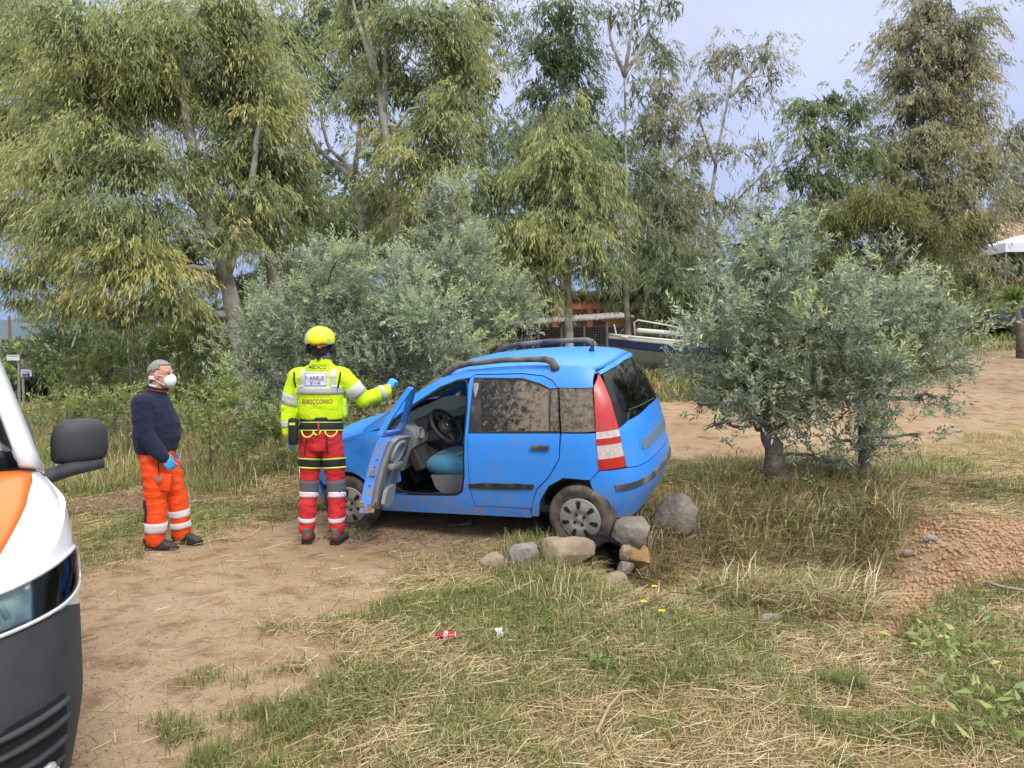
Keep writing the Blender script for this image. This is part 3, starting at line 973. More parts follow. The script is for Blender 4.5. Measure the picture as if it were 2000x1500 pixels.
# --- mown straw lying on the ground
def straw_mask(x, y):
    b = bare(x, y)
    s = 0.25 + 0.75 * sst(0.38, 0.6, fbm(x, y, 1.0, 71, 3))
    return np.clip((1 - b) * s + 0.02, 0, 1)
x, y = wedge(290000, 2.5, 10.0, r, power=1.1)
k = r.random(len(x)) < straw_mask(x, y)
k &= ~((seg_dist(x, y, [(0.565, 6.6), (-1.5, 7.6)]) < 0.25))
x, y = x[k], y[k]
n = len(x)
ln = r.uniform(0.04, 0.16, n) * (1 + 0.9 * (r.random(n) < 0.12))
az = r.random(n) * 2 * PI
lift = r.uniform(0.0, 0.35, n) ** 1.4
z0 = H(x, y) + r.uniform(0.0, 0.03, n)
D = np.c_[np.cos(az) * np.cos(lift), np.sin(az) * np.cos(lift), np.sin(lift)]
B = np.c_[x, y, z0]
Sd = np.c_[-np.sin(az), np.cos(az), np.zeros(n)]
wd = (r.uniform(0.0015, 0.0038, n) * (0.8 + 0.06 * y))[:, None]
E_ = B + D * ln[:, None]
E_[:, 2] = np.maximum(E_[:, 2], H(E_[:, 0], E_[:, 1]) + 0.004)
up = np.array([[0, 0, 1.0]]) * wd * 0.5
V = np.stack([B - Sd * wd * .5, B + Sd * wd * .5 + up, E_ + Sd * wd * .4 + up, E_ - Sd * wd * .4], 1).reshape(-1, 3)
F = np.arange(n)[:, None] * 4 + np.arange(4)[None]
T = np.repeat(np.clip(r.normal(0.48, 0.28, n), 0, 1), 4)
tag(npmesh('dry_straw', V, F, G_STRAW, tint=T), 'mown dry straw strewn over the verges and the ditch banks', 'straw', kind='stuff')

# --- upright dry stubble
x, y = wedge(110000, 2.5, 11.0, r, power=1.0)
k = r.random(len(x)) < straw_mask(x, y) * 0.8
k &= ~((seg_dist(x, y, [(0.565, 6.6), (-1.5, 7.6)]) < 0.3))
x, y = x[k], y[k]
n = len(x)
V, F, T = blades(x, y, r.uniform(0.03, 0.13, n), r.uniform(0.003, 0.005, n) * (0.8 + y * 0.06), r.uniform(0.2, 1.1, n), r.random(n) * 2 * PI, np.clip(r.normal(0.5, 0.25, n), 0, 1))
tag(npmesh('dry_stubble', V, F, G_STRAW, tint=T), 'short dry stubble standing among the grass', 'stubble', kind='stuff')

# --- ditch weeds: long bent stalks, half dry
def patch(n, polypx, r, jitter=0):
    poly = gw(polypx)
    a = np.array(poly)
    x = r.uniform(a[:, 0].min(), a[:, 0].max(), n)
    y = r.uniform(a[:, 1].min(), a[:, 1].max(), n)
    k = in_poly(x, y, poly)
    return x[k], y[k]
DP = [(1215, 1120), (1240, 1020), (1330, 960), (1480, 925), (1640, 930), (1760, 960), (1770, 1040), (1740, 1150), (1690, 1230), (1560, 1215), (1420, 1190), (1300, 1165)]
x, y = patch(19000, DP, r)
n = len(x)
dry = r.random(n) < 0.6
V, F, T = blades(x[dry], y[dry], r.uniform(0.12, 0.42, dry.sum()), r.uniform(0.004, 0.011, dry.sum()), r.uniform(0.4, 1.3, dry.sum()), r.normal(-1.2, 1.2, dry.sum()), np.clip(r.normal(0.68, 0.25, dry.sum()), 0, 1))
tag(npmesh('ditch_straw', V, F, G_STRAW, tint=T), 'long bent dry stalks hanging into the ditch beside the pipe', 'straw', kind='stuff')
gq = ~dry
V, F, T = blades(x[gq], y[gq], r.uniform(0.08, 0.3, gq.sum()), r.uniform(0.006, 0.016, gq.sum()), r.uniform(0.3, 1.2, gq.sum()), r.random(gq.sum()) * 2 * PI, np.clip(r.normal(0.45, 0.2, gq.sum()), 0, 1))
tag(npmesh('ditch_weeds', V, F, G_GREEN, tint=T), 'green weeds growing on the bank of the ditch', 'weeds', kind='stuff')

# --- tall rough grass under the hedge
def tall(name, label, n, poly, hmin, hmax, wmin, wmax, tone, m, seed):
    r = np.random.default_rng(seed)
    a = np.array(poly)
    x = r.uniform(a[:, 0].min(), a[:, 0].max(), n)
    y = r.uniform(a[:, 1].min(), a[:, 1].max(), n)
    k = in_poly(x, y, poly) & (fbm(x, y, 1.6, seed, 2) > 0.36)
    x, y = x[k], y[k]
    n = len(x)
    hh = r.uniform(hmin, hmax, n) * (0.55 + 0.9 * fbm(x, y, 1.1, seed + 3, 2))
    V, F, T = blades(x, y, hh, r.uniform(wmin, wmax, n), r.uniform(0.25, 1.15, n), r.random(n) * 2 * PI, np.clip(r.normal(tone, 0.2, n), 0, 1))
    return tag(npmesh(name, V, F, m, tint=T), label, 'grass', kind='stuff')
HG = [(-7.5, 9.3), (-4.2, 9.0), (-3.0, 8.55), (-1.9, 8.7), (-0.9, 9.3), (0.9, 8.9), (1.6, 9.4), (1.6, 11), (-3, 12), (-9, 13)]
tall('tall_grass', 'tall green grass and weeds at the foot of the olive thicket', 20000, HG, 0.10, 0.38, 0.005, 0.011, 0.45, G_GREEN, 81)
tall('tall_dry_grass', 'tall dry grass heads among the weeds at the foot of the olive thicket', 7000, HG, 0.15, 0.5, 0.004, 0.009, 0.6, G_STRAW, 82)
FG = [(-18, 12), (-9, 9.8), (-6.0, 10.5), (-5, 14), (-9, 22), (-16, 26)]
tall('fence_side_grass', 'rough grass along the wire fence at the open end of the wood', 20000, FG, 0.12, 0.42, 0.008, 0.016, 0.5, G_GREEN, 83)
tall('fence_side_dry_grass', 'dry grass along the wire fence at the open end of the wood', 10000, FG, 0.12, 0.45, 0.007, 0.014, 0.65, G_STRAW, 84)
BG = [(1.8, 13.3), (4.5, 14.0), (7.5, 15.2), (9.5, 16.5), (9, 20), (2, 19)]
tall('verge_grass', 'rough grass between the dirt road and the boat', 16000, BG, 0.12, 0.4, 0.012, 0.025, 0.5, G_GREEN, 85)
tall('verge_dry_grass', 'dry grass between the dirt road and the boat', 11000, BG, 0.12, 0.4, 0.012, 0.022, 0.6, G_STRAW, 86)
RG = [(10.0, 20), (16, 22.5), (22, 27), (20, 34), (9, 30)]
tall('far_verge_grass', 'green grass at the upper edge of the dirt road by the tiled house', 12000, RG, 0.15, 0.4, 0.02, 0.04, 0.35, G_GREEN, 87)
OG = [(1.9, 7.7), (2.6, 7.2), (3.6, 7.2), (4.8, 7.8), (4.9, 8.9), (3.6, 9.4), (2.2, 8.9)]
tall('olive_foot_grass', 'green grass and weeds around the trunks of the foreground olives', 5000, OG, 0.08, 0.30, 0.004, 0.009, 0.5, G_GREEN, 88)

CG = gw([(930, 1120), (1000, 1050), (1060, 1040), (1140, 1095), (1165, 1135), (1250, 1150), (1200, 1215), (1000, 1170)])
tall('culvert_grass', 'fresh green grass growing between the culvert stones', 5200, CG, 0.05, 0.20, 0.003, 0.006, 0.42, G_GREEN, 89)
tall('culvert_dry_grass', 'dry grass growing between the culvert stones', 2600, CG, 0.05, 0.20, 0.003, 0.006, 0.6, G_STRAW, 90)

BW = gw([(1215, 1110), (1250, 1050), (1290, 1040), (1300, 1010), (1350, 985), (1400, 1000), (1400, 1080), (1330, 1120), (1260, 1150)])
tall('boulder_weeds', 'weeds and grass growing up against the culvert boulders', 3600, BW, 0.08, 0.34, 0.004, 0.009, 0.45, G_GREEN, 91)
tall('boulder_dry_stalks', 'dry stalks leaning against the culvert boulders', 2600, BW, 0.10, 0.42, 0.003, 0.007, 0.62, G_STRAW, 92)
# ================================================================== the blue car
def paint_material():
    m = bpy.data.materials.new('blue_car_paint')
    m.use_nodes = True
    t = m.node_tree
    b = t.nodes['Principled BSDF']
    Nn, Ln = t.nodes.new, t.links.new
    g = Nn('ShaderNodeTexCoord')
    def noise(s, d, lo, hi, mp=None):
        n = Nn('ShaderNodeTexNoise')
        n.inputs['Scale'].default_value = s
        n.inputs['Detail'].default_value = d
        n.inputs['Roughness'].default_value = 0.62
        if mp:
            q = Nn('ShaderNodeMapping')
            q.inputs['Scale'].default_value = mp
            Ln(g.outputs['Object'], q.inputs[0])
            Ln(q.outputs[0], n.inputs['Vector'])
        else:
            Ln(g.outputs['Object'], n.inputs['Vector'])
        r = Nn('ShaderNodeMapRange')
        r.inputs['From Min'].default_value = lo
        r.inputs['From Max'].default_value = hi
        Ln(n.outputs['Fac'], r.inputs['Value'])
        return r.outputs[0]
    f1 = noise(3.0, 7, 0.52, 0.78)
    f2 = noise(26, 5, 0.60, 0.80, (1, 1, 0.35))
    add = Nn('ShaderNodeMath')
    add.operation = 'MAXIMUM'
    Ln(f1, add.inputs[0])
    Ln(f2, add.inputs[1])
    sp = Nn('ShaderNodeSeparateXYZ')
    Ln(g.outputs['Object'], sp.inputs[0])
    zr = Nn('ShaderNodeMapRange')
    zr.inputs['From Min'].default_value = 0.22
    zr.inputs['From Max'].default_value = 0.62
    zr.inputs['To Min'].default_value = 0.9
    zr.inputs['To Max'].default_value = 0.0
    Ln(sp.outputs['Z'], zr.inputs['Value'])
    f3 = noise(11, 8, 0.40, 0.66)
    lowd = Nn('ShaderNodeMath')
    lowd.operation = 'MULTIPLY'
    Ln(zr.outputs[0], lowd.inputs[0])
    Ln(f3, lowd.inputs[1])
    mu0 = Nn('ShaderNodeMath')
    mu0.operation = 'MULTIPLY'
    Ln(add.outputs[0], mu0.inputs[0])
    mu0.inputs[1].default_value = 0.30
    mu = Nn('ShaderNodeMath')
    mu.operation = 'MAXIMUM'
    Ln(mu0.outputs[0], mu.inputs[0])
    Ln(lowd.outputs[0], mu.inputs[1])
    x = Nn('ShaderNodeMix')
    x.data_type = 'RGBA'
    x.inputs[6].default_value = (0.035, 0.285, 0.90, 1)
    x.inputs[7].default_value = (0.27, 0.22, 0.18, 1)
    Ln(mu.outputs[0], x.inputs[0])
    Ln(x.outputs[2], b.inputs['Base Color'])
    ro = Nn('ShaderNodeMapRange')
    ro.inputs['To Min'].default_value = 0.38
    ro.inputs['To Max'].default_value = 0.75
    Ln(mu.outputs[0], ro.inputs['Value'])
    Ln(ro.outputs[0], b.inputs['Roughness'])
    b.inputs['Specular IOR Level'].default_value = 0.45
    b.inputs['Coat Weight'].default_value = 0.25
    b.inputs['Coat Roughness'].default_value = 0.25
    return m


def glass_material(name, tintc=(0.02, 0.03, 0.03), dust=(0.30, 0.25, 0.19), lo=0.42, hi=0.62, dmin=0.06, dmax=0.8, clear=0.55, scale=9, zfade=None):
    """car glass with dried mud: see-through + reflection + diffuse dust"""
    m = bpy.data.materials.new(name)
    m.use_nodes = True
    t = m.node_tree
    t.nodes.clear()
    Nn, Ln = t.nodes.new, t.links.new
    out = Nn('ShaderNodeOutputMaterial')
    tr = Nn('ShaderNodeBsdfTransparent')
    tr.inputs[0].default_value = (clear * 0.9, clear, clear * 0.97, 1)
    gl = Nn('ShaderNodeBsdfGlossy')
    gl.inputs['Roughness'].default_value = 0.06
    fr = Nn('ShaderNodeFresnel')
    fr.inputs[0].default_value = 1.5
    m1 = Nn('ShaderNodeMixShader')
    Ln(fr.outputs[0], m1.inputs[0])
    Ln(tr.outputs[0], m1.inputs[1])
    Ln(gl.outputs[0], m1.inputs[2])
    df = Nn('ShaderNodeBsdfDiffuse')
    df.inputs[0].default_value = (*dust, 1)
    g = Nn('ShaderNodeTexCoord')
    n = Nn('ShaderNodeTexNoise')
    n.inputs['Scale'].default_value = scale
    n.inputs['Detail'].default_value = 8
    n.inputs['Roughness'].default_value = 0.72
    Ln(g.outputs['Object'], n.inputs['Vector'])
    src = n.outputs['Fac']
    if zfade:
        sp = Nn('ShaderNodeSeparateXYZ')
        Ln(g.outputs['Object'], sp.inputs[0])
        zr = Nn('ShaderNodeMapRange')
        zr.inputs['From Min'].default_value = zfade[1]
        zr.inputs['From Max'].default_value = zfade[2]
        zr.inputs['To Min'].default_value = zfade[3]
        zr.inputs['To Max'].default_value = zfade[4]
        Ln(sp.outputs[zfade[0]], zr.inputs['Value'])
        ad = Nn('ShaderNodeMath')
        ad.operation = 'ADD'
        Ln(n.outputs['Fac'], ad.inputs[0])
        Ln(zr.outputs[0], ad.inputs[1])
        src = ad.outputs[0]
    r = Nn('ShaderNodeMapRange')
    r.inputs['From Min'].default_value = lo
    r.inputs['From Max'].default_value = hi
    r.inputs['To Min'].default_value = dmin
    r.inputs['To Max'].default_value = dmax
    Ln(src, r.inputs['Value'])
    m2 = Nn('ShaderNodeMixShader')
    Ln(r.outputs[0], m2.inputs[0])
    Ln(m1.outputs[0], m2.inputs[1])
    Ln(df.outputs[0], m2.inputs[2])
    Ln(m2.outputs[0], out.inputs[0])
    return m


P_BLUE = paint_material()
P_BLACK = mat('black_car_plastic', (0.025, 0.025, 0.027), (0.12, 0.10, 0.085), scale=12, rough=0.55, lo=0.5, hi=0.85)
P_RAIL = mat('dusty_rail_plastic', (0.05, 0.05, 0.055), (0.20, 0.17, 0.145), scale=7, rough=0.7, lo=0.38, hi=0.62)
P_SEAL = mat('rubber_seal', (0.012, 0.012, 0.013), rough=0.6)
P_DARK = mat('dark_void_trim', (0.012, 0.012, 0.013), rough=0.9)
P_GREY = mat('grey_interior_plastic', (0.20, 0.20, 0.215), (0.25, 0.235, 0.23), scale=9, rough=0.65, bump=0.15, bscale=300)
P_DASH = mat('blue_grey_dash_plastic', (0.22, 0.25, 0.28), (0.27, 0.285, 0.30), scale=7, rough=0.6, bump=0.15, bscale=300)
P_LINER = mat('pale_headliner', (0.30, 0.31, 0.32), rough=0.9)
P_CHAR = mat('charcoal_interior', (0.03, 0.03, 0.034), (0.055, 0.052, 0.05), scale=14, rough=0.65)
P_TEAL = mat('teal_seat_fabric', (0.035, 0.20, 0.35), (0.05, 0.24, 0.39), scale=30, rough=0.9, bump=0.3, bscale=500, sheen=0.3)
P_MUD = mat('dried_mud', (0.22, 0.13, 0.06), (0.34, 0.24, 0.14), scale=20, rough=0.95, bump=0.8, bscale=50)
P_TYRE = mat('muddy_tyre_rubber', (0.035, 0.033, 0.03), (0.16, 0.13, 0.10), scale=9, rough=0.9, bump=0.4, bscale=60, lo=0.38, hi=0.66)
P_HUB = mat('silver_hubcap', (0.33, 0.33, 0.32), (0.26, 0.21, 0.16), scale=10, rough=0.5, metal=0.3, lo=0.5, hi=0.75)
P_RED = mat('red_lamp_lens', (0.55, 0.010, 0.012), (0.42, 0.04, 0.03), scale=14, rough=0.22, coat=0.6)
P_CLEAR = mat('clear_lamp_lens', (0.62, 0.58, 0.57), (0.50, 0.36, 0.35), scale=40, rough=0.2, coat=0.6)
P_CHROME = mat('chrome', (0.7, 0.7, 0.7), rough=0.15, metal=1.0)
P_PAPER = mat('white_paper', (0.75, 0.76, 0.78), rough=0.9)
P_GLASS = glass_material('dusty_side_glass', scale=20, zfade=('X', 0.1, 0.75, 0.16, -0.1))
P_GLASSQ = glass_material('muddy_quarter_glass', dmin=0.22, dmax=0.85, lo=0.38, hi=0.62, scale=24)
P_GLASSR = glass_material('rear_glass', lo=0.56, hi=0.85, dmin=0.0, dmax=0.5, clear=0.4, dust=(0.22, 0.22, 0.21), zfade=('Z', 1.28, 1.46, 0.0, 0.16))
P_GLASSF = glass_material('windscreen_glass', lo=0.40, hi=0.75, dmin=0.12, dmax=0.6, clear=0.7, dust=(0.32, 0.34, 0.31))

CO = np.array([0.865, 7.129, 0.190])
_yaw, _roll, _pit = -0.430, math.radians(-9.5), math.radians(2.5)
CARM = Matrix.Translation(CO) @ Matrix.Rotation(_yaw, 4, 'Z') @ Matrix.Diagonal((-1, -1, 1, 1)) @ Matrix.Rotation(_pit, 4, 'Y') @ Matrix.Rotation(_roll, 4, 'X')
car = empty('crashed_car')
car.matrix_world = CARM
tag(car, 'muddy sky blue hatchback with open driver door, rear wheel over the ditch pipe', 'car')

NR, XR0, NF, XF0 = 3.3, 0.15, 2.8, 2.2
def Wz(z): return np.interp(z, [0, .2, .35, .55, .75, .93, 1.15, 1.40, 1.5, 1.56], [.72, .745, .775, .79, .785, .765, .70, .60, .54, .45])
def xr(z): return np.interp(z, [.2, .32, .45, .60, .75, .98, 1.2, 1.40, 1.48, 1.55], [-.45, -.51, -.575, -.58, -.56, -.53, -.45, -.35, -.28, -.1])
def xf(z): return np.interp(z, [.2, .35, .5, .65, .78, .88, 1.0], [2.86, 2.96, 3.0, 2.98, 2.92, 2.75, 2.5])


def W(x, z):
    a = np.clip((XR0 - x) / (XR0 - xr(z)), 0, 1)
    b = np.clip((x - XF0) / (xf(z) - XF0), 0, 1)
    return Wz(z) * np.maximum(1 - a ** NR, 0) ** (1 / NR) * np.maximum(1 - b ** NF, 0) ** (1 / NF)


def dent(x, z, side):
    """crash damage on the near front wing"""
    if side < 0:
        return 0.0
    k = float(sst(1.85, 2.2, x)) * float(sst(0.45, 0.6, z))
    v = Vector((x * 4.2, z * 4.2, 3.1))
    return k * (0.035 * mnoise.noise(v) + 0.018 * abs(mnoise.noise(v * 2.3)) - 0.018)


def fside(side=1, off=0.0, dents=True):
    def f(u, v):
        return np.array([u, side * (float(W(u, v)) + off + (dent(u, v, side) if dents else 0)), v])
    return f


def th_(ph, n):
    """superellipse parameter -> polar angle (degrees)"""
    a = math.radians(ph)
    return math.degrees(math.atan2(abs(math.sin(a)) ** (2 / n), math.copysign(abs(math.cos(a)) ** (2 / n), math.cos(a))))


def TH(poly, n=3.3):
    return [(th_(a, n), b) for a, b in poly]


def frear(off=0.0, conv=False):
    def f(ph, z):
        a = math.radians(th_(ph, NR) if conv else ph)
        c, s = math.cos(a), math.sin(a)
        rr = (abs(c) ** NR + abs(s) ** NR) ** (-1 / NR)
        xx = XR0 - (XR0 - float(xr(z)) + off) * s * rr
        return np.array([xx, (float(Wz(z)) + off) * c * rr, z])
    return f


def ffront(off=0.0):
    def f(ph, z):
        a = math.radians(ph)
        c, s = math.cos(a), math.sin(a)
        rr = (abs(c) ** NF + abs(s) ** NF) ** (-1 / NF)
        y = (float(Wz(z)) + off) * c * rr
        xx = XF0 + (float(xf(z)) - XF0 + off) * s * rr
        return np.array([xx, y + (dent(xx, z, 1) if y > 0 else 0), z])
    return f


def chaikin(P, it=1):
    for _ in range(it):
        Q = []
        n = len(P)
        for i in range(n):
            a, b = np.array(P[i]), np.array(P[(i + 1) % n])
            Q += [tuple(a * .78 + b * .22), tuple(a * .22 + b * .78)]
        P = Q
    return P


def dens(P, step, sx=1.0):
    Q = []
    n = len(P)
    for i in range(n):
        a, b = np.array(P[i], float), np.array(P[(i + 1) % n], float)
        d = np.hypot((b - a)[0] * sx, (b - a)[1])
        k = max(1, int(math.ceil(d / step)))
        for j in range(k):
            Q.append(tuple(a + (b - a) * j / k))
    return Q


CENTRE = np.array([1.2, 0.0, 0.75])


def panel_data(poly, f, thick=0.018, step=0.06, it=1, sx=1.0, centre=CENTRE):
    """triangulated curved sheet with real thickness; f maps 2-D parameters to 3-D; sx = metres per unit of u"""
    P = dens(chaikin(list(poly), it) if it else list(poly), step, sx)
    P = [(u * sx, v) for u, v in P]
    A = np.array(P)
    n = len(P)
    pts = [Vector(p) for p in P]
    x0, y0 = A.min(0)
    x1, y1 = A.max(0)
    gx_, gy_ = np.meshgrid(np.arange(x0 + step * .5, x1, step), np.arange(y0 + step * .5, y1, step))
    gxx, gyy = gx_.ravel(), gy_.ravel()
    if len(gxx):
        sd_ = sdf_poly(gxx, gyy, P)
        for a, b in zip(gxx[sd_ > step * .4], gyy[sd_ > step * .4]):
            pts.append(Vector((a, b)))
    res = delaunay_2d_cdt(pts, [(i, (i + 1) % n) for i in range(n)], [], 1, 1e-7)
    v2, fc = res[0], res[2]
    U = [(v.x / sx, v.y) for v in v2]
    pos = np.array([f(*q) for q in U])
    e = 1e-3
    nor = []
    for (u, v), p in zip(U, pos):
        du = f(u + e / sx, v) - f(u - e / sx, v)
        dv = f(u, v + e) - f(u, v - e)
        c = np.cross(du, dv)
        l = np.linalg.norm(c)
        c = c / l if l > 1e-12 else np.array([0, 0, 1.0])
        if np.dot(c, p - centre) < 0:
            c = -c
        nor.append(c)
    nor = np.array(nor)
    F = []
    cnt = {}
    for t_ in fc:
        a, b, c = t_[0], t_[1], t_[2]
        nn = np.cross(pos[b] - pos[a], pos[c] - pos[a])
        t_ = list(t_)
        if np.dot(nn, nor[a] + nor[b] + nor[c]) < 0:
            t_ = t_[::-1]
        F.append(tuple(t_))
        for i in range(len(t_)):
            cnt.setdefault(frozenset((t_[i], t_[(i + 1) % len(t_)])), []).append((t_[i], t_[(i + 1) % len(t_)]))
    back = pos - nor * thick
    m = len(pos)
    V = list(pos) + list(back)
    FF = list(F) + [tuple(i + m for i in t_[::-1]) for t_ in F]
    for k_, es in cnt.items():
        if len(es) == 1:
            a, b = es[0]
            q = len(V)
            V += [pos[a], pos[b], back[b], back[a]]
            FF.append((q + 1, q, q + 3, q + 2))
    return V, FF


def panel(name, poly, m, parent, f, thick=0.018, step=0.06, it=1, sx=1.0, centre=CENTRE):
    if sx != 1.0:
        poly = TH(poly, NR if sx < .0115 else NF)
    V, F = panel_data(poly, f, thick, step, it, sx, centre)
    return pymesh(name, V, F, m, parent, smooth=True)


EDGE = [(2.05, 1.01), (1.74, 1.175), (1.40, 1.375), (1.2, 1.465), (1.0, 1.502), (.7, 1.52), (.4, 1.525), (.1, 1.515), (-.1, 1.49), (-.2, 1.462)]
RD_LOW = [(.066, .985), (.084, .778), (.19, .62), (.315, .508), (.372, .371), (.39, .325), (.928, .33), (.951, .483), (.924, .985)]
RD_TOP = [(.892, 1.468), (.431, 1.463), (.238, 1.441), (.145, 1.40), (.096, 1.345), (.165, 1.345), (.262, 1.39), (.425, 1.434), (.895, 1.45)]
FRAME_R = [(.893, 1.448), (.425, 1.432), (.262, 1.388), (.165, 1.343), (.09, 1.343), (.068, .99), (.92, .99)]
GL_R = [(.812, 1.437), (.425, 1.418), (.269, 1.374), (.173, 1.339), (.163, 1.005), (.797, .997)]
GL_Q2 = [(.155, 1.335), (.098, 1.335), (.075, 1.003), (.148, 1.003)]
QW = [(.078, 1.342), (-.195, 1.327), (-.236, .99), (.052, .995)]
QUARTER = [(.048, .985), (-.236, .978), (-.246, .675), (-.17, .595), (-.063, .606), (.06, .614), (.2, .538), (.300, .395), (.335, .25), (.40, .25), (.385, .321), (.366, .371), (.308, .503), (.183, .614), (.076, .775), (.056, .93)]
FRONT_ARCH = [(2.3 + .335 * math.cos(math.radians(a)), .29 + .335 * math.sin(math.radians(a))) for a in range(30, 181, 15)]
WING = [(1.785, 1.02), (2.05, .992), (2.3, .925), (2.55, .85), (2.70, .79), (2.74, .70), (2.69, .56)] + FRONT_ARCH + [(1.955, .25), (1.90, .42), (1.80, .50), (1.785, .80)]
SILL = [(.405, .235), (1.945, .235), (1.89, .395), (1.709, .402), (1.101, .412), (1.03, .46), (.99, .598), (.962, .9), (.935, 1.186), (.945, 1.39), (.932, 1.445), (.897, 1.468), (.929, .98), (.957, .483), (.935, .322), (.405, .315)]
CANT = EDGE + [(-.195, 1.39), (-.2, 1.333), (.081, 1.348), (.09, 1.35), (.14, 1.407), (.236, 1.449), (.431, 1.472), (.889, 1.477), (.93, 1.452), (1.06, 1.438), (1.229, 1.385), (1.518, 1.233), (1.742, 1.093), (1.86, 1.03), (2.0, .995)]
FDOOR = [(.945, .335), (1.60, .335), (1.74, .36), (1.775, .50), (1.77, .985), (.94, .985), (.96, .6)]
FFR_OUT = [(.945, .995), (.935, 1.44), (1.06, 1.43), (1.229, 1.378), (1.518, 1.226), (1.742, 1.086), (1.77, .995)]
FFR_IN = [(1.0, 1.02), (.985, 1.40), (1.07, 1.385), (1.215, 1.335), (1.49, 1.19), (1.64, 1.10), (1.66, 1.02)]
WW = 'm'


def ringpanel(name, outer, inner, m, parent, f, thick, step=0.05):
    """panel with a hole: stitched as a band between two matching outlines"""
    n = 160
    def res(P):
        P = np.array(list(P) + [P[0]])
        s = np.r_[0, np.cumsum(np.hypot(*np.diff(P, axis=0).T))]
        t = np.linspace(0, s[-1], n, endpoint=False)
        return np.c_[np.interp(t, s, P[:, 0]), np.interp(t, s, P[:, 1])]
    A, B = res(outer), res(inner)
    j = int(np.argmin([np.abs(np.roll(B, -q, 0) - A).sum() for q in range(n)]))
    B = np.roll(B, -j, 0)
    mb = MB()
    po = np.array([f(*q) for q in A])
    pi_ = np.array([f(*q) for q in B])
    tv = np.array([0, -np.sign(po[:, 1].mean()) * thick, 0])
    V = list(po) + list(pi_) + list(po + tv) + list(pi_ + tv)
    F = []
    for i in range(n):
        k = (i + 1) % n
        F += [(i, k, n + k, n + i), (2 * n + i, 3 * n + i, 3 * n + k, 2 * n + k), (i, 2 * n + i, 2 * n + k, k), (n + i, n + k, 3 * n + k, 3 * n + i)]
    o = pymesh(name, V, F, m, parent)
    bm = bmesh.new()
    bm.from_mesh(o.data)
    bmesh.ops.recalc_face_normals(bm, faces=bm.faces)
    bm.to_mesh(o.data)
    bm.free()
    return smooth_angle(o, 40)


for side in (1, -1):
    fs = fside(side)
    panel('side_frame', CANT, P_BLUE, car, fs, 0.03, 0.05, it=0)
    panel('sill', SILL, P_BLUE, car, fs, 0.05, 0.05, it=0)
    panel('rear_quarter', QUARTER, P_BLUE, car, fs, 0.02, 0.05, it=0)
    panel('front_wing', WING, P_BLUE, car, fs, 0.02, 0.045, it=0)
    rd = panel('rear_door', RD_LOW, P_BLUE, car, fs, 0.03, 0.05, it=0)
    panel('door_arch', RD_TOP, P_BLUE, rd, fs, 0.03, 0.04, it=0)
    ringpanel('window_frame', FRAME_R, GL_R, P_BLACK, rd, fside(side, -0.006), 0.02)
    panel('window', GL_R, P_GLASS, rd, fside(side, -0.014), 0.004, 0.08, it=0)
    panel('small_window', GL_Q2, P_GLASSQ, rd, fside(side, -0.002), 0.004, 0.06, it=0)
    panel('quarter_window', QW, P_GLASSQ, car, fside(side, -0.004), 0.004, 0.06, it=0)
    panel('rubbing_strip', [(.957, .545), (.335, .555), (.33, .53), (.35, .503), (.962, .493)], P_BLACK, rd, fside(side, 0.012), 0.012, 0.05, it=1)
    # recessed door handle
    h = MB()
    yy = float(W(.245, .868))
    h.box((.245, side * (yy + .012), .872), (.165, .03, .042), bev=0.012)
    smooth_angle(h.obj('handle', P_RAIL, rd))
    # inner trim of the rear door
    panel('door_card', [(.12, .95), (.2, .66), (.42, .40), (.90, .40), (.90, .97)], P_GREY, rd, fside(side, -.07, False), 0.02, 0.08, it=1)

# driver door of the far side stays shut
fs = fside(-1)
fd = panel('front_door', FDOOR, P_BLUE, car, fs, 0.04, 0.06, it=0)
ringpanel('window_frame', FFR_OUT, FFR_IN, P_BLUE, fd, fs, 0.03)
panel('window', [(1.0, 1.02), (.985, 1.40), (1.07, 1.385), (1.215, 1.335), (1.49, 1.19), (1.64, 1.10), (1.66, 1.02)], P_GLASSF, fd, fside(-1, -.012), 0.004, 0.08, it=0)
panel('door_card', [(1.0, .42), (1.66, .42), (1.72, .95), (.98, .96)], P_GREY, fd, fside(-1, -.07, False), 0.02, 0.08, it=1)
mm = MB().box((1.66, -.86, 1.03), (.11, .17, .14), bev=0.04)
smooth_angle(mm.obj('wing_mirror', P_BLACK, fd), 60)

# --- roof, bonnet, windscreen as crowned sheets
def zedge(x): return float(np.interp(-x, [-q[0] for q in EDGE], [q[1] for q in EDGE]))


def sheet(name, rows, m, parent, thick=0.02):
    """rows: list of lists of points"""
    R_ = np.array(rows)
    a, b = R_.shape[:2]
    V = R_.reshape(-1, 3)
    F = [(i * b + j, i * b + j + 1, (i + 1) * b + j + 1, (i + 1) * b + j) for i in range(a - 1) for j in range(b - 1)]
    nrm = np.cross(R_[1, b // 2] - R_[0, b // 2], R_[0, b // 2 + 1] - R_[0, b // 2])
    if nrm[2] > 0:
        F = [t_[::-1] for t_ in F]
    o = pymesh(name, V, F, m, parent, smooth=True)
    md = o.modifiers.new('thickness', 'SOLIDIFY')
    md.thickness = thick
    md.offset = -1
    return o


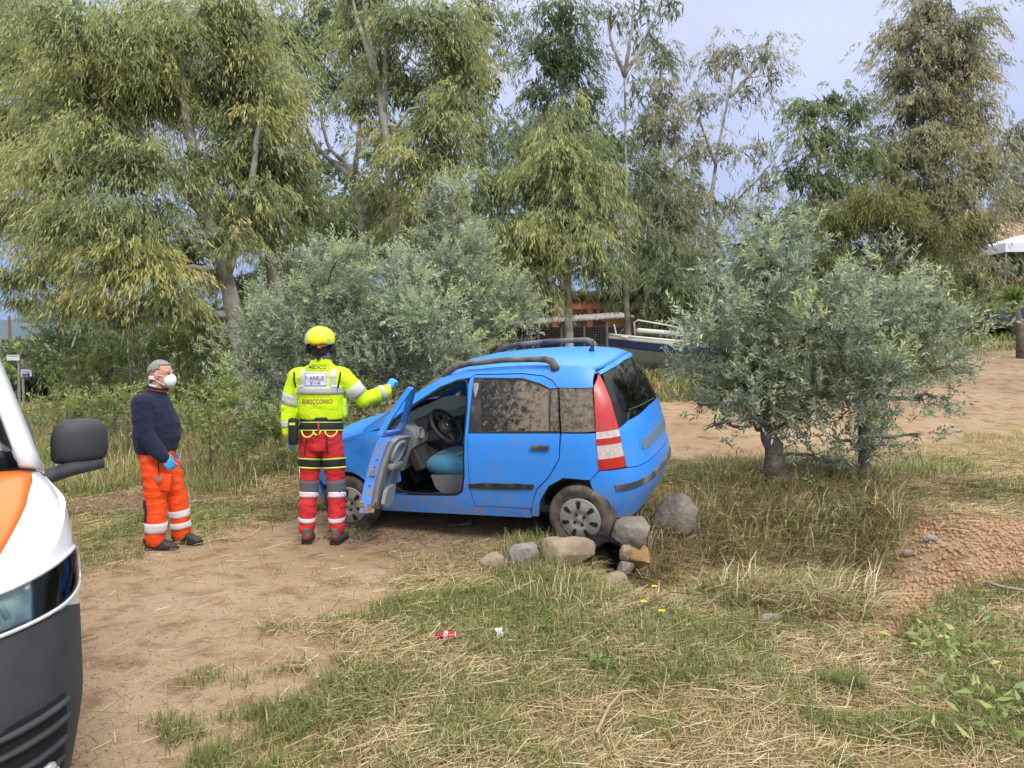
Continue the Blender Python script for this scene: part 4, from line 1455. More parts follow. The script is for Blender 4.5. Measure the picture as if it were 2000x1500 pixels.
vv = np.linspace(-1, 1, 25)
yend = float(W(-.2, 1.462))
rows = []
for i, t_ in enumerate(np.linspace(0, 1, 24)):
    row = []
    for v in vv:
        xs = 1.2 * (1 - t_) + (-.2) * t_
        yE = float(W(xs, zedge(xs)))
        y = v * yE
        xrear = XR0 - (XR0 - float(xr(1.475)) + .0) * max(0, 1 - (abs(v) * yend / float(Wz(1.475))) ** NR) ** (1 / NR)
        x = (1.2 + .05 * (1 - v * v)) * (1 - t_) + xrear * t_
        x = x if t_ < 1 else xrear
        z = zedge(xs) + .052 * (1 - abs(v) ** 2.3) * (1 - .35 * t_ ** 6)
        # buckled front corner of the near side
        if v > .55 and t_ < .25:
            z += .012 * mnoise.noise(Vector((x * 9, y * 9, 2))) - .010 * (v - .55) * (0.25 - t_) * 8
        row.append((x, y, z))
    rows.append(row)
roof = sheet('roof', rows, P_BLUE, car, 0.02)
sheet('headliner', [[(x_, y_ * .97, z_ - .035) for x_, y_, z_ in rw] for rw in rows[::3] + [rows[-1]]], P_LINER, car, 0.01)
rows = []
for t_ in np.linspace(0, 1, 14):
    row = []
    for v in vv:
        xs = 2.05 * (1 - t_) + 1.2 * t_
        yE = float(W(xs, zedge(xs)))
        row.append((xs + .05 * (1 - v * v), v * (yE - .004), zedge(xs) + (.05 + .0 * t_) * (1 - abs(v) ** 2.3)))
    rows.append(row)
sheet('windscreen', rows, P_GLASSF, car, 0.005)
rows = []
XB = [(2.03, .992), (2.3, .925), (2.5, .866), (2.65, .812), (2.76, .765), (2.83, .70)]
for xs, zs in [(float(np.interp(q, np.arange(6), [a[0] for a in XB])), float(np.interp(q, np.arange(6), [a[1] for a in XB]))) for q in np.linspace(0, 5, 26)]:
    row = []
    for v in vv:
        yE = float(W(xs, zs)) - .006
        z = zs + .075 * (1 - abs(v) ** 2.6)
        x = xs + .12 * (1 - v * v) * float(sst(2.3, 2.8, xs))
        k = float(sst(-.2, .6, v)) * float(sst(2.0, 2.25, xs))
        z += k * (.04 * mnoise.noise(Vector((x * 5, v * 4, 7.7))) - .01)
        row.append((x, v * yE, z))
    rows.append(row)
sheet('bonnet', rows, P_BLUE, car, 0.015)
cw_ = MB()
cw_.box((2.045, 0, .985), (.10, 1.40, .03), Matrix.Rotation(math.radians(28), 3, 'Y'))
cw_.obj('cowl', P_BLACK, car)
for wpts in ([(2.05, .45, 1.03), (1.98, .2, 1.09), (1.93, -.15, 1.115)], [(2.06, -.1, 1.05), (1.99, -.35, 1.075), (1.95, -.55, 1.07)]):
    MB().tube(wpts, .008, 6).obj('wiper', P_BLACK, car)

# --- rear end
RSX = 0.0105          # metres per degree, about
tg = panel('tailgate', [(47, .665), (60, .648), (90, .64), (120, .648), (133, .665), (134.5, .99), (120, 1.03), (90, 1.045), (60, 1.03), (45.5, .99)], P_BLUE, car, frear(), 0.03, 0.05, it=0, sx=RSX)
panel('rear_window', [(45.2, .995), (60, 1.035), (90, 1.05), (120, 1.035), (134.8, .995), (135, 1.2), (134.5, 1.33), (132, 1.415), (115, 1.44), (90, 1.452), (65, 1.44), (48, 1.415), (45.5, 1.33), (45, 1.2)], P_GLASSR, tg, frear(-.002), 0.006, 0.05, it=0, sx=RSX)
# black ceramic band round the rear glass
def band(outer, inner):
    return outer, inner
mbz = []
GO_ = [(45.6, 1.0), (60, 1.04), (90, 1.055), (120, 1.04), (134.4, 1.0), (134.6, 1.2), (134, 1.33), (131.5, 1.41), (115, 1.437), (90, 1.449), (65, 1.437), (48.5, 1.41), (46, 1.33), (45.4, 1.2)]
GI_ = [(54, 1.075), (66, 1.095), (90, 1.105), (114, 1.095), (126, 1.075), (127, 1.2), (126, 1.30), (123, 1.375), (110, 1.392), (90, 1.40), (70, 1.392), (57, 1.375), (54, 1.30), (53, 1.2)]
fr_ = frear(.0015, True)
V, F = [], []
for (a, b), (c, d_) in zip(GO_, GI_):
    V += [fr_(a, b), fr_(c, d_)]
k = len(GO_)
F = [(2 * i, 2 * ((i + 1) % k), 2 * ((i + 1) % k) + 1, 2 * i + 1) for i in range(k)]
sb = pymesh('glass_border', V, F, mat('black_glass_border', (0.01, 0.011, 0.012), rough=0.25), tg)
md = sb.modifiers.new('s', 'SUBSURF')
md.subdivision_type = 'SIMPLE'
md.levels = md.render_levels = 1
panel('spoiler_lip', [(44, 1.425), (65, 1.446), (90, 1.458), (115, 1.446), (136, 1.425), (136, 1.45), (115, 1.478), (90, 1.487), (65, 1.478), (44, 1.45)], P_BLUE, tg, frear(.012), 0.03, 0.05, it=0, sx=RSX)
rw = MB().tube([frear(.012, True)(95, 1.07), frear(.016, True)(80, 1.10), frear(.014, True)(62, 1.11)], .007, 6)
rw.obj('rear_wiper', P_BLACK, tg)
panel('plate_recess', [(66, .74), (114, .74), (112, .90), (68, .90)], P_BLUE, tg, frear(.004), 0.006, 0.06, it=1, sx=RSX)
panel('number_plate', [(70, .755), (110, .755), (110, .84), (70, .84)], mat('blank_plate', (0.15, 0.22, 0.32), rough=0.6), tg, frear(.008), 0.004, 0.06, it=0, sx=RSX)


def phx(x, z):
    a = min(1, max(0, (XR0 - x) / (XR0 - float(xr(z)))))
    return math.degrees(math.asin(a ** (NR / 2)))


bl = [(phx(-.168, .588), .588), (phx(-.247, .668), .668), (46, .66), (60, .64), (90, .632)]
bbot = [(phx(-.18, .528), .528), (phx(-.258, .409), .409), (phx(-.285, .299), .299), (phx(-.315, .228), .228), (50, .20), (62, .195), (75, .21), (82, .25), (90, .26)]
full = [(180 - a, b) for a, b in bl[::-1][1:]]
bp_ = panel('rear_bumper', bl + full + [(180 - a, b) for a, b in bbot] + bbot[::-1][1:], P_BLUE, car, frear(.006), 0.03, 0.05, it=0, sx=RSX)
panel('bumper_strip', [(33, .545), (47, .53), (90, .528), (133, .53), (147, .545), (146, .492), (133, .482), (90, .478), (47, .482), (34.5, .492)], P_RAIL, bp_, frear(.02), 0.014, 0.05, it=0, sx=RSX)
for s_ in (1, -1):
    mp_ = (lambda a: a) if s_ > 0 else (lambda a: 180 - a)
    lampx = [(1.416, 37, 41.2), (1.37, 34.5, 44.2), (1.278, 33.8, 45.4), (1.169, 31.5, 45.2), (1.05, 29.6, 44.8), (.99, 28.6, 44.6), (.93, 28.3, 44.8), (.88, 28, 45), (.765, 27.4, 45.2), (.676, 27, 45.6)]
    L_ = np.array(lampx)
    L_[:, 1] = [phx(x_, z_) - .2 for x_, z_ in zip([-.2, -.199, -.212, -.222, -.235, -.2375, -.239, -.241, -.2455, -.249], L_[:, 0])]
    L_[:, 2] = [44.0, 44.6, 45.0, 45.0, 45.0, 45.0, 45.0, 45.2, 45.6, 46.2]
    def lampseg(z0, z1):
        zs = np.linspace(z0, z1, 6)
        Lf = np.interp(zs, L_[::-1, 0], L_[::-1, 1])
        Rt = np.interp(zs, L_[::-1, 0], L_[::-1, 2])
        if z1 > 1.40:
            Lf[-1], Rt[-1] = 41.5, 43.0
        return [(mp_(a), z_) for a, z_ in zip(Lf, zs)] + [(mp_(a), z_) for a, z_ in zip(Rt[::-1], zs[::-1])]
    tl = panel('tail_lamp', lampseg(.990, 1.425), P_RED, car, frear(.008), 0.02, 0.04, it=0, sx=RSX)
    panel('reversing_lens', lampseg(.932, .988), P_CLEAR, tl, frear(.009), 0.02, 0.04, it=0, sx=RSX)
    panel('brake_lens', lampseg(.88, .930), P_RED, tl, frear(.007), 0.02, 0.04, it=0, sx=RSX)
    panel('indicator_lens', lampseg(.766, .878), P_CLEAR, tl, frear(.009), 0.02, 0.04, it=0, sx=RSX)
    panel('reflector', lampseg(.676, .764), P_RED, tl, frear(.007), 0.02, 0.04, it=0, sx=RSX)
    # roof rail
    ry = lambda x_: float(W(max(x_, .1), 1.49)) - .005
    pr = [(1.22, 1.462), (1.15, 1.52), (1.07, 1.552), (.95, 1.572), (.6, 1.59), (.3, 1.585), (.2, 1.578), (.155, 1.56), (.14, 1.53), (.13, 1.49)]
    rr_ = [.03, .034, .03, .026, .025, .025, .03, .034, .036, .04]
    rail = MB().tube([(x_, s_ * ry(x_), z_) for x_, z_ in pr], rr_, 10, flat=0.8, up=(0, 1, 0))
    rail.obj('roof_rail', P_RAIL, car, smooth=True)
an = MB()
an.lathe([(.03, 0), (.022, .015), (.014, .045), (.009, .07)], 12, Matrix.Translation((-.02, 0, 1.555)) @ Matrix.Rotation(math.radians(-18), 4, 'Y'), cap=True)
an.tube([(-.03, 0, 1.61), (-.075, 0, 1.70)], .004, 6)
an.obj('antenna', P_BLACK, car, smooth=True)

# --- front end (mostly hidden)
fb = panel('front_bumper', [(28, .56), (60, .58), (90, .585), (120, .58), (152, .56), (150, .24), (120, .21), (90, .21), (60, .21), (30, .24)], P_BLUE, car, ffront(.004), 0.03, 0.06, it=0, sx=.012)
panel('grille', [(60, .59), (120, .59), (118, .70), (62, .70)], P_BLACK, car, ffront(-.01), 0.02, 0.06, it=0, sx=.012)
for s_ in (1, -1):
    mp_ = (lambda a: a) if s_ > 0 else (lambda a: 180 - a)
    panel('headlamp', [(mp_(a), b) for a, b in [(30, .575), (58, .595), (60, .70), (40, .735), (31, .72)]], P_CLEAR, car, ffront(-.004), 0.02, 0.06, it=0, sx=.012)
panel('front_crossmember', [(29, .70), (90, .72), (151, .70), (150, .79), (90, .80), (30, .79)], P_BLUE, car, ffront(-.012), 0.02, 0.06, it=0, sx=.012)

# --- floor, bulkheads, wheel wells
fl = MB()
fl.box((1.0, 0, .29), (1.85, 1.36, .05))
fl.box((-.03, 0, .52), (.70, 1.06, .06))
fl.box((.36, 0, .40), (.06, 1.36, .28))
fl.box((1.93, 0, .60), (.06, 1.36, .66))
fl.box((2.4, 0, .58), (.75, 1.0, .42))
fl.box((1.2, 0, .25), (1.5, .9, .05))
fl.box((1.35, 0, .36), (1.1, .2, .14), bev=.03)
fl.obj('floor_pan', P_CHAR, car)
for wx in (0, 2.3):
    for s_ in (1, -1):
        wl = MB()
        n = 18
        V, F = [], []
        for i in range(n + 1):
            a = PI * .96 * i / n + .02 * PI
            for yy in (.40, .735):
                V.append((wx + .322 * math.cos(a), s_ * yy, .285 + .312 * math.sin(a)))
        for i in range(n):
            F.append((2 * i, 2 * i + 1, 2 * i + 3, 2 * i + 2))
        c0 = len(V)
        V.append((wx, s_ * .40, .3))
        F += [(2 * i, 2 * i + 2, c0) for i in range(n)]
        wl.add(V, F)
        o = wl.obj('wheel_arch_liner', P_CHAR, car)
        md = o.modifiers.new('t', 'SOLIDIFY')
        md.thickness = .012

# --- wheels
def make_wheel(wx, s_, wz=.285, steer=0.0, name='wheel'):
    Mx = Matrix.Translation((wx, s_ * .715, wz)) @ Matrix.Rotation(steer, 4, 'Z') @ Matrix.Rotation(-s_ * PI / 2, 4, 'X')
    ty = MB()
    R0 = .284
    ty.lathe([(.175, -.07), (.20, -.078), (.24, -.084), (.268, -.076), (R0, -.055), (R0, -.02), (R0 - .006, -.018), (R0 - .006, -.012), (R0, -.010), (R0, .010), (R0 - .006, .012), (R0 - .006, .018), (R0, .02), (R0, .055), (.268, .076), (.24, .084), (.20, .078), (.178, .07)], 48, Mx)
    t_ = ty.obj('wheel', P_TYRE, car, smooth=True)
    hc = MB()
    hc.lathe([(.178, .045), (.182, .072), (.176, .082), (.165, .080), (.150, .088), (.10, .094), (.075, .093), (.066, .086), (.03, .085), (.024, .090), (.0005, .091)], 40, Mx)
    hb = hc.obj('hubcap', P_HUB, t_, smooth=True)
    sl = MB()
    for k in range(7):
        for dq in (-.085, 0, .085):
            a = 2 * PI * k / 7 + dq + .2
            Mr = Mx @ Matrix.Rotation(a, 4, 'Z') @ Matrix.Translation((.130, 0, .0935))
            w_ = .0085 if dq else .006
            ll = .034 if dq else .044
            V = [Mr @ Vector(q) for q in [(-ll, -w_ * .4, .0045), (ll * .75, -w_, .0), (ll * .75, w_, .0), (-ll, w_ * .4, .0045), (-ll, -w_ * .4, -.004), (ll * .75, -w_, -.008), (ll * .75, w_, -.008), (-ll, w_ * .4, -.004)]]
            sl.add(V, [(0, 1, 2, 3), (4, 7, 6, 5), (0, 4, 5, 1), (1, 5, 6, 2), (2, 6, 7, 3), (3, 7, 4, 0)])
    for k in range(4):
        a = PI / 2 * k + .5
        sl.lathe([(.013, .087), (.013, .0945), (.0005, .0945)], 10, Mx @ Matrix.Translation((.048 * math.cos(a), .048 * math.sin(a), 0)))
    tag(sl.obj('hubcap_slots', P_DARK, t_), kind='stuff')
    return t_
make_wheel(-.055, 1, .258)
make_wheel(2.3, 1, .285, math.radians(6))
make_wheel(0, -1, .30)
make_wheel(2.3, -1, .285, math.radians(6))

# --- interior
ds = MB()
prof = [(1.96, 1.02), (1.80, 1.045), (1.66, 1.03), (1.56, .985), (1.52, .92), (1.545, .84), (1.60, .80), (1.66, .70), (1.72, .60), (1.94, .58)]
Mp = Matrix(((1, 0, 0, 0), (0, 0, 1, 0), (0, 1, 0, 0), (0, 0, 0, 1)))
ds.prism(prof, -.66, .66, Mp)
dash = smooth_angle(ds.obj('dashboard', P_DASH, car), 30)
dc = MB()
dc.prism([(1.58, 1.0), (1.50, .93), (1.485, .84), (1.52, .66), (1.48, .56), (1.70, .5), (1.8, .9)], -.16, .13, Mp)
smooth_angle(dc.obj('centre_console', P_GREY, dash), 30)
st = MB()
for k, (yy, zz) in enumerate([(.0, .87), (-.07, .87), (.0, .80), (-.06, .80), (-.02, .73)]):
    st.lathe([(.026, 0), (.024, .012), (.0005, .013)], 14, Matrix.Translation((1.487 + .012 * k, yy, zz)) @ Matrix.Rotation(-PI / 2 - .1, 4, 'Y'))
st.box((1.487, -.02, .925), (.02, .2, .045))
st.obj('radio_controls', P_CHAR, dash)
MB().box((1.475, .08, .885), (.012, .035, .03)).obj('hazard_switch', mat('hazard_red', (.5, .04, .03), rough=.4), dash)
cl_ = MB()
cl_.prism([(1.60, 1.055), (1.50, 1.06), (1.46, 1.03), (1.50, .94), (1.56, .92)], .22, .52, Mp)
cl_.prism([(1.58, .92), (1.47, .93), (1.42, .90), (1.44, .84), (1.60, .80)], .29, .43, Mp)
smooth_angle(cl_.obj('instrument_binnacle', P_CHAR, dash), 40)
for yy in (.58, -.58):
    vt = MB().lathe([(.058, 0), (.055, .018), (.046, .02), (.04, .008), (.0005, .006)], 20, Matrix.Translation((1.525, yy, .945)) @ Matrix.Rotation(-PI / 2 + .1, 4, 'Y'))
    vt.obj('air_vent', P_GREY, dash, smooth=True)
MB().box((1.58, .45, .70), (.10, .40, .22), Matrix.Rotation(.35, 3, 'Y'), bev=.02).obj('knee_panel', P_CHAR, dash)
# steering wheel
SWC = Vector((1.37, .35, .95))
MS = Matrix.Translation(SWC) @ Matrix.Rotation(math.radians(-54), 4, 'Y')
sw = MB()
sw.tube([MS @ Vector((0.188 * math.cos(a), .188 * math.sin(a), 0)) for a in np.linspace(0, 2 * PI, 40, endpoint=False)], .0165, 8, closed=True)
swo = sw.obj('steering_wheel', P_CHAR, car, smooth=True)
hb = MB()
hb.lathe([(.078, -.03), (.080, .0), (.066, .018), (.03, .026), (.0005, .027)], 24, MS)
for a in (0.25, PI - .25, PI + .75, -.75):
    hb.tube([MS @ Vector((.06 * math.cos(a), .06 * math.sin(a), -.005)), MS @ Vector((.172 * math.cos(a), .172 * math.sin(a), 0))], [.026, .018], 8, flat=.5)
hb.tube([MS @ Vector((0, 0, -.02)), MS @ Vector((-.02, 0, -.20))], [.05, .05], 12)
hb.obj('steering_hub', P_CHAR, swo, smooth=True)
em = MB().lathe([(.017, .0265), (.015, .030), (.0005, .031)], 16, MS)
em.obj('wheel_emblem', P_CHROME, swo, smooth=True)
ks = MB()
ks.tube([(1.42, .24, .85), (1.385, .235, .85)], .008, 6)
for j in range(5):
    ks.lathe([(.008, -.004), (.008, .004)], 8, Matrix.Translation((1.385 + .004 * (j % 2), .235, .835 - .018 * j)) @ Matrix.Rotation(PI / 2 * (j % 2), 4, 'X'), cap=True)
ks.obj('ignition_keys', P_CHROME, dash)
gl = MB().tube([(1.40, 0, .50), (1.37, 0, .62), (1.36, 0, .70)], [.02, .012, .022], 10)
gl.lathe([(.024, -.02), (.028, .0), (.02, .025), (.0005, .03)], 14, Matrix.Translation((1.36, 0, .72)))
gl.obj('gear_lever', P_CHAR, car, smooth=True)
for yy in (.25, .35, .45):
    pd = MB()
    pd.box((1.72, yy, .46), (.02, .06, .08), Matrix.Rotation(.5, 3, 'Y'))
    pd.tube([(1.74, yy, .46), (1.80, yy, .60)], .008, 6)
    pd.obj('pedal', P_CHAR, car)


def seat(y0, dx=.27):
    def loft(secs, m, name, par):
        secs = [(q[0] + dx,) + q[1:] for q in secs]
        mb = MB()
        n = 20
        V, F = [], []
        for (x_, z_, wx_, hz_, tilt) in secs:
            for k in range(n):
                a = 2 * PI * k / n
                c_, s__ = math.cos(a), math.sin(a)
                yy = wx_ * math.copysign(abs(c_) ** .5, c_)
                hh = hz_ * math.copysign(abs(s__) ** .6, s__)
                V.append((x_ + hh * math.sin(tilt), y0 + yy, z_ + hh * math.cos(tilt)))
        for i in range(len(secs) - 1):
            for k in range(n):
                k2 = (k + 1) % n
                F.append((i * n + k, i * n + k2, (i + 1) * n + k2, (i + 1) * n + k))
        F.append(tuple(range(n))[::-1])
        F.append(tuple((len(secs) - 1) * n + k for k in range(n)))
        mb.add(V, F)
        return mb.obj(name, m, par, smooth=True)
    cs = loft([(.72, .60, .22, .06, 0), (.80, .60, .245, .085, 0), (.95, .605, .25, .09, 0), (1.12, .615, .25, .09, 0), (1.22, .62, .24, .075, 0), (1.265, .615, .20, .04, 0)], P_TEAL, 'seat_cushion', car)
    loft([(.80, .58, .22, .07, PI / 2), (.77, .70, .245, .085, PI / 2), (.73, .85, .25, .085, PI / 2), (.69, 1.0, .245, .08, PI / 2), (.66, 1.10, .21, .07, PI / 2), (.65, 1.14, .15, .04, PI / 2)], P_TEAL, 'seat_back', car)
    loft([(.645, 1.19, .10, .04, PI / 2), (.64, 1.24, .13, .05, PI / 2), (.63, 1.30, .125, .045, PI / 2), (.628, 1.33, .08, .02, PI / 2)], P_TEAL, 'headrest', car)
    b_ = MB()
    b_.prism([(a_ + dx, c_) for a_, c_ in [(1.20, .535), (.70, .56), (.66, .70), (.60, .70), (.62, .36), (.68, .34), (1.10, .36), (1.17, .42)]], y0 - .235, y0 + .235, Mp)
    smooth_angle(b_.obj('seat_base', P_GREY, cs), 30)
    return cs
seat(.34)
seat(-.34)
rb = MB()
rb.box((.22, 0, .60), (.42, 1.2, .14), bev=.04)
rb.box((.0, 0, .85), (.14, 1.2, .52), Matrix.Rotation(-.22, 3, 'Y'), bev=.05)
rb.box((-.04, .33, 1.13), (.07, .24, .14), bev=.03)
rb.box((-.04, -.33, 1.13), (.07, .24, .14), bev=.03)
smooth_angle(rb.obj('rear_bench', P_TEAL, car), 50)
MB().box((-.28, 0, .99), (.32, 1.0, .02)).obj('parcel_shelf', P_CHAR, car)
for s_ in (1, -1):
    bpl = MB().tube([(.92, s_ * .70, .42), (.90, s_ * .70, .75), (.87, s_ * .665, 1.05), (.87, s_ * .575, 1.40)], [.05, .04, .035, .035], 8)
    bpl.obj('inner_pillar', P_GREY, car, smooth=True)
    MB().tube([(.90, s_ * .60, 1.30), (.80, s_ * .55, .9), (.74, s_ * .60, .5)], .012, 6, flat=2.0).obj('seat_belt', P_CHAR, car)
MB().box((1.30, .02, 1.40), (.03, .20, .06), bev=.012).obj('rear_view_mirror', P_CHAR, car)
pa = MB().box((1.50, .52, .33), (.13, .09, .004), Matrix.Rotation(.3, 3, 'Z'))
pa.box((1.36, .50, .325), (.16, .20, .012), Matrix.Rotation(-.2, 3, 'Z'))
pa.obj('floor_papers', P_PAPER, car)
# mud thrown on the seat
md_ = MB()
for k in range(26):
    q = Vector((1.12 + random.uniform(-.08, .10), .40 + random.uniform(-.12, .12), .70 + random.uniform(-.01, .03)))
    md_.tube([q, q + Vector((random.uniform(-.05, .05), random.uniform(-.06, .06), random.uniform(0, .03)))], [.012, .004], 5)
tag(md_.obj('straw_and_mud', P_MUD, car), kind='stuff')

# --- the open near-side front door: built shut, then swung about its hinge
HX, HY = 1.765, .745
dm = Matrix.Translation((HX, HY, .66)) @ Matrix.Rotation(math.radians(18), 4, 'X') @ Matrix.Rotation(math.radians(-13), 4, 'Y') @ Matrix.Rotation(math.radians(-68), 4, 'Z')
DC = np.array([1.3 - HX, -.6, 0.0])
def shift(f):
    return lambda u, v: f(u, v) - np.array([HX, HY, .66])
fdo = fside(1, 0, False)
door = panel('front_door', FDOOR, P_BLUE, car, shift(fdo), 0.085, 0.05, it=0, centre=DC)
door.matrix_local = dm
ringpanel('window_frame', FFR_OUT, FFR_IN, P_BLUE, door, shift(fside(1, -.012, False)), 0.045)
CARD = [(1.0, .40), (1.15, .36), (1.5, .36), (1.68, .42), (1.735, .60), (1.735, .98), (1.55, 1.0), (1.02, 1.0), (.985, .85), (.985, .55)]
panel('door_card', CARD, P_GREY, door, shift(fside(1, -.0865, False)), 0.035, 0.05, it=1, centre=DC)
# armrest, pull recess, teal inserts, pocket
def inner(u, v, off):
    q = np.array([u, float(W(u, v)) - off, v]) - np.array([HX, HY, .66])
    return q
ar = MB()
ar.box(inner(1.30, .74, .15), (.42, .06, .06), bev=.02)
smooth_angle(ar.obj('armrest', P_GREY, door), 50)
fi = shift(fside(1, -.1235, False))
panel('teal_insert', [(1.10, .79), (1.42, .79), (1.46, .93), (1.14, .93)], P_TEAL, door, fi, 0.006, 0.05, it=2, centre=DC)
panel('lower_teal_insert', [(1.22, .50), (1.40, .50), (1.44, .69), (1.26, .69)], P_TEAL, door, fi, 0.006, 0.05, it=1, centre=DC)
gr_ = MB()
gpts = [(1.08, .77), (1.45, .77), (1.49, .95), (1.12, .95)]
gpts = chaikin(gpts, 2)
gr_.tube([inner(a, b, .135) for a, b in gpts], .017, 8, closed=True)
gr_.obj('pull_handle', P_DASH, door, smooth=True)
panel('door_pocket', [(1.03, .40), (1.40, .39), (1.44, .52), (1.36, .58), (1.05, .56)], P_DASH, door, shift(fside(1, -.15, False)), 0.03, 0.05, it=1, centre=DC)
MB().box(inner(1.60, .86, .14), (.05, .02, .10), bev=.006).obj('mirror_adjuster', P_CHAR, door)
lt = MB()
for z_ in (.58, .70, .74, .80):
    lt = MB()
    lt.lathe([(.011, 0), (.009, .006), (.0005, .007)], 10, Matrix.Translation(tuple(np.array([.947, float(W(.95, z_)) - .05, z_]) - np.array([HX, HY, .66]))) @ Matrix.Rotation(-PI / 2, 4, 'Y'))
    lt.obj('bolt', P_CHROME, door)
lt = MB()
lt.box(np.array([.944, float(W(.95, .66)) - .05, .665]) - np.array([HX, HY, .66]), (.012, .05, .018))
lt.obj('latch', P_CHROME, door)
mdb = MB()
for k in range(40):
    u_ = .95 + abs(random.gauss(0, .05))
    v_ = .36 + abs(random.gauss(0, .06))
    q = np.array([u_, float(W(u_, v_)) - random.uniform(-.01, .10), v_]) - np.array([HX, HY, .66])
    mdb.box(q, (random.uniform(.01, .04), random.uniform(.008, .03), random.uniform(.01, .05)), Matrix.Rotation(random.uniform(0, 3), 3, 'X'), bev=.004)
tag(mdb.obj('caked_mud', P_MUD, door), kind='stuff')
for z_ in (.55, .85):
    MB().box((1.77, .695, z_), (.05, .06, .09)).obj('door_hinge', P_BLUE, car)
seal = MB().tube([fside(1, -.012, False)(a, b) for a, b in chaikin([(.955, 1.43), (1.06, 1.425), (1.225, 1.37), (1.51, 1.22), (1.735, 1.08), (1.775, .98), (1.765, .55), (1.70, .415), (1.101, .425), (1.03, .475), (.998, .6), (.97, .9), (.943, 1.186)], 2)], .013, 6, closed=True)
seal.obj('door_seal', P_SEAL, car, smooth=True)
# ================================================================== people
def ring_loft(mb, rings, n=18, pw=1.0):
    """rings: (centre, U, V) half-axis vectors"""
    V, F = [], []
    for c, u, v in rings:
        c, u, v = Vector(c), Vector(u), Vector(v)
        for k in range(n):
            a = 2 * PI * k / n
            V.append(c + u * math.copysign(abs(math.cos(a)) ** pw, math.cos(a)) + v * math.copysign(abs(math.sin(a)) ** pw, math.sin(a)))
    m = len(rings)
    for i in range(m - 1):
        for k in range(n):
            k2 = (k + 1) % n
            F.append((i * n + k, i * n + k2, (i + 1) * n + k2, (i + 1) * n + k))
    F.append(tuple(range(n))[::-1])
    F.append(tuple((m - 1) * n + k for k in range(n)))
    mb.add(V, F)


def ell(mb, c, r, n=14):
    V, F = [], []
    for i in range(1, n):
        t = PI * i / n
        for k in range(n * 2):
            a = PI * k / n
            V.append((c[0] + r[0] * math.sin(t) * math.cos(a), c[1] + r[1] * math.sin(t) * math.sin(a), c[2] + r[2] * math.cos(t)))
    q = n * 2
    for i in range(n - 2):
        for k in range(q):
            k2 = (k + 1) % q
            F.append((i * q + k, (i + 1) * q + k, (i + 1) * q + k2, i * q + k2))
    t0 = len(V)
    V += [(c[0], c[1], c[2] + r[2]), (c[0], c[1], c[2] - r[2])]
    F += [(t0, k, (k + 1) % q) for k in range(q)] + [(t0 + 1, (n - 2) * q + (k + 1) % q, (n - 2) * q + k) for k in range(q)]
    mb.add(V, F)


def limbs(mb, pts, rad, n=14):
    mb.tube(pts, rad, n, cap=True)
    for p, r_ in zip(pts, rad):
        ell(mb, p, (r_, r_, r_), 8)


def fuse(mb, name, m, parent, voxel=0.009, sm=6, wr=0.0, wf=(9, 9, 14), seed=0.0):
    o = mb.obj(name, m, parent)
    rm = o.modifiers.new('remesh', 'REMESH')
    rm.mode = 'VOXEL'
    rm.voxel_size = voxel
    s = o.modifiers.new('smooth', 'SMOOTH')
    s.iterations = sm
    s.factor = 0.5
    evalmesh(o)
    me = o.data
    if wr:
        nn = len(me.vertices)
        co = np.empty(nn * 3, np.float32)
        me.vertices.foreach_get('co', co)
        no = np.array([v.normal[:] for v in me.vertices])
        co = co.reshape(-1, 3)
        d = np.array([mnoise.noise(Vector((p[0] * wf[0] + seed, p[1] * wf[1], p[2] * wf[2]))) + .6 * (abs(mnoise.noise(Vector((p[0] * wf[0] * 2.1, p[1] * wf[1] * 2.1 + seed, p[2] * wf[2] * 2.3)))) - .25) for p in co])
        co = co + no * (d * wr)[:, None]
        me.vertices.foreach_set('co', co.astype(np.float32).ravel())
        me.update()
    for p in me.polygons:
        p.use_smooth = True
    if not me.materials:
        me.materials.append(m)
    return o


def bvh_of(o):
    me = o.data
    return BVHTree.FromPolygons([v.co for v in me.vertices], [p.vertices[:] for p in me.polygons])


def wrap(name, bvh, A, B, t0, t1, m, parent, off=0.004, n=44, rmax=0.3, a0=0.0, a1=2 * PI, rows=4, tilt=0.0, ref=(0, -1, 0), rdef=.1):
    """a band lying on a garment, found by casting from the bone axis outwards"""
    A, B = Vector(A), Vector(B)
    ax = (B - A)
    L_ = ax.length
    ax.normalize()
    u = Vector(ref)
    u = (u - ax * u.dot(ax)).normalized()
    v = ax.cross(u)
    V, F = [], []
    full = abs(a1 - a0 - 2 * PI) < 1e-6
    cols = n if full else n + 1
    for j in range(rows):
        t = t0 + (t1 - t0) * j / (rows - 1)
        for k in range(cols):
            a = a0 + (a1 - a0) * k / n
            d = u * math.cos(a) + v * math.sin(a)
            o_ = A + ax * (t * L_ + tilt * math.cos(a))
            h = bvh.ray_cast(o_, d, rmax)
            r_ = h[3] if h[0] is not None else rdef
            V.append(o_ + d * (r_ + off))
    for j in range(rows - 1):
        for k in range(n):
            k2 = (k + 1) % cols
            F.append((j * cols + k, j * cols + k2, (j + 1) * cols + k2, (j + 1) * cols + k))
    # smooth the radii a little
    o = pymesh(name, V, F, m, parent, smooth=True)
    md = o.modifiers.new('t', 'SOLIDIFY')
    md.thickness = 0.004
    md.offset = 0
    return o


def project_back(name, P2, F, bvh, m, parent, y0=-.6, off=0.004, ydir=1):
    V = []
    for x_, z_ in P2:
        h = bvh.ray_cast(Vector((x_, y0, z_)), Vector((0, ydir, 0)), 1.5)
        y_ = h[0].y if h[0] is not None else -.12
        V.append((x_, y_ - off * ydir, z_))
    return pymesh(name, V, F, m, parent)


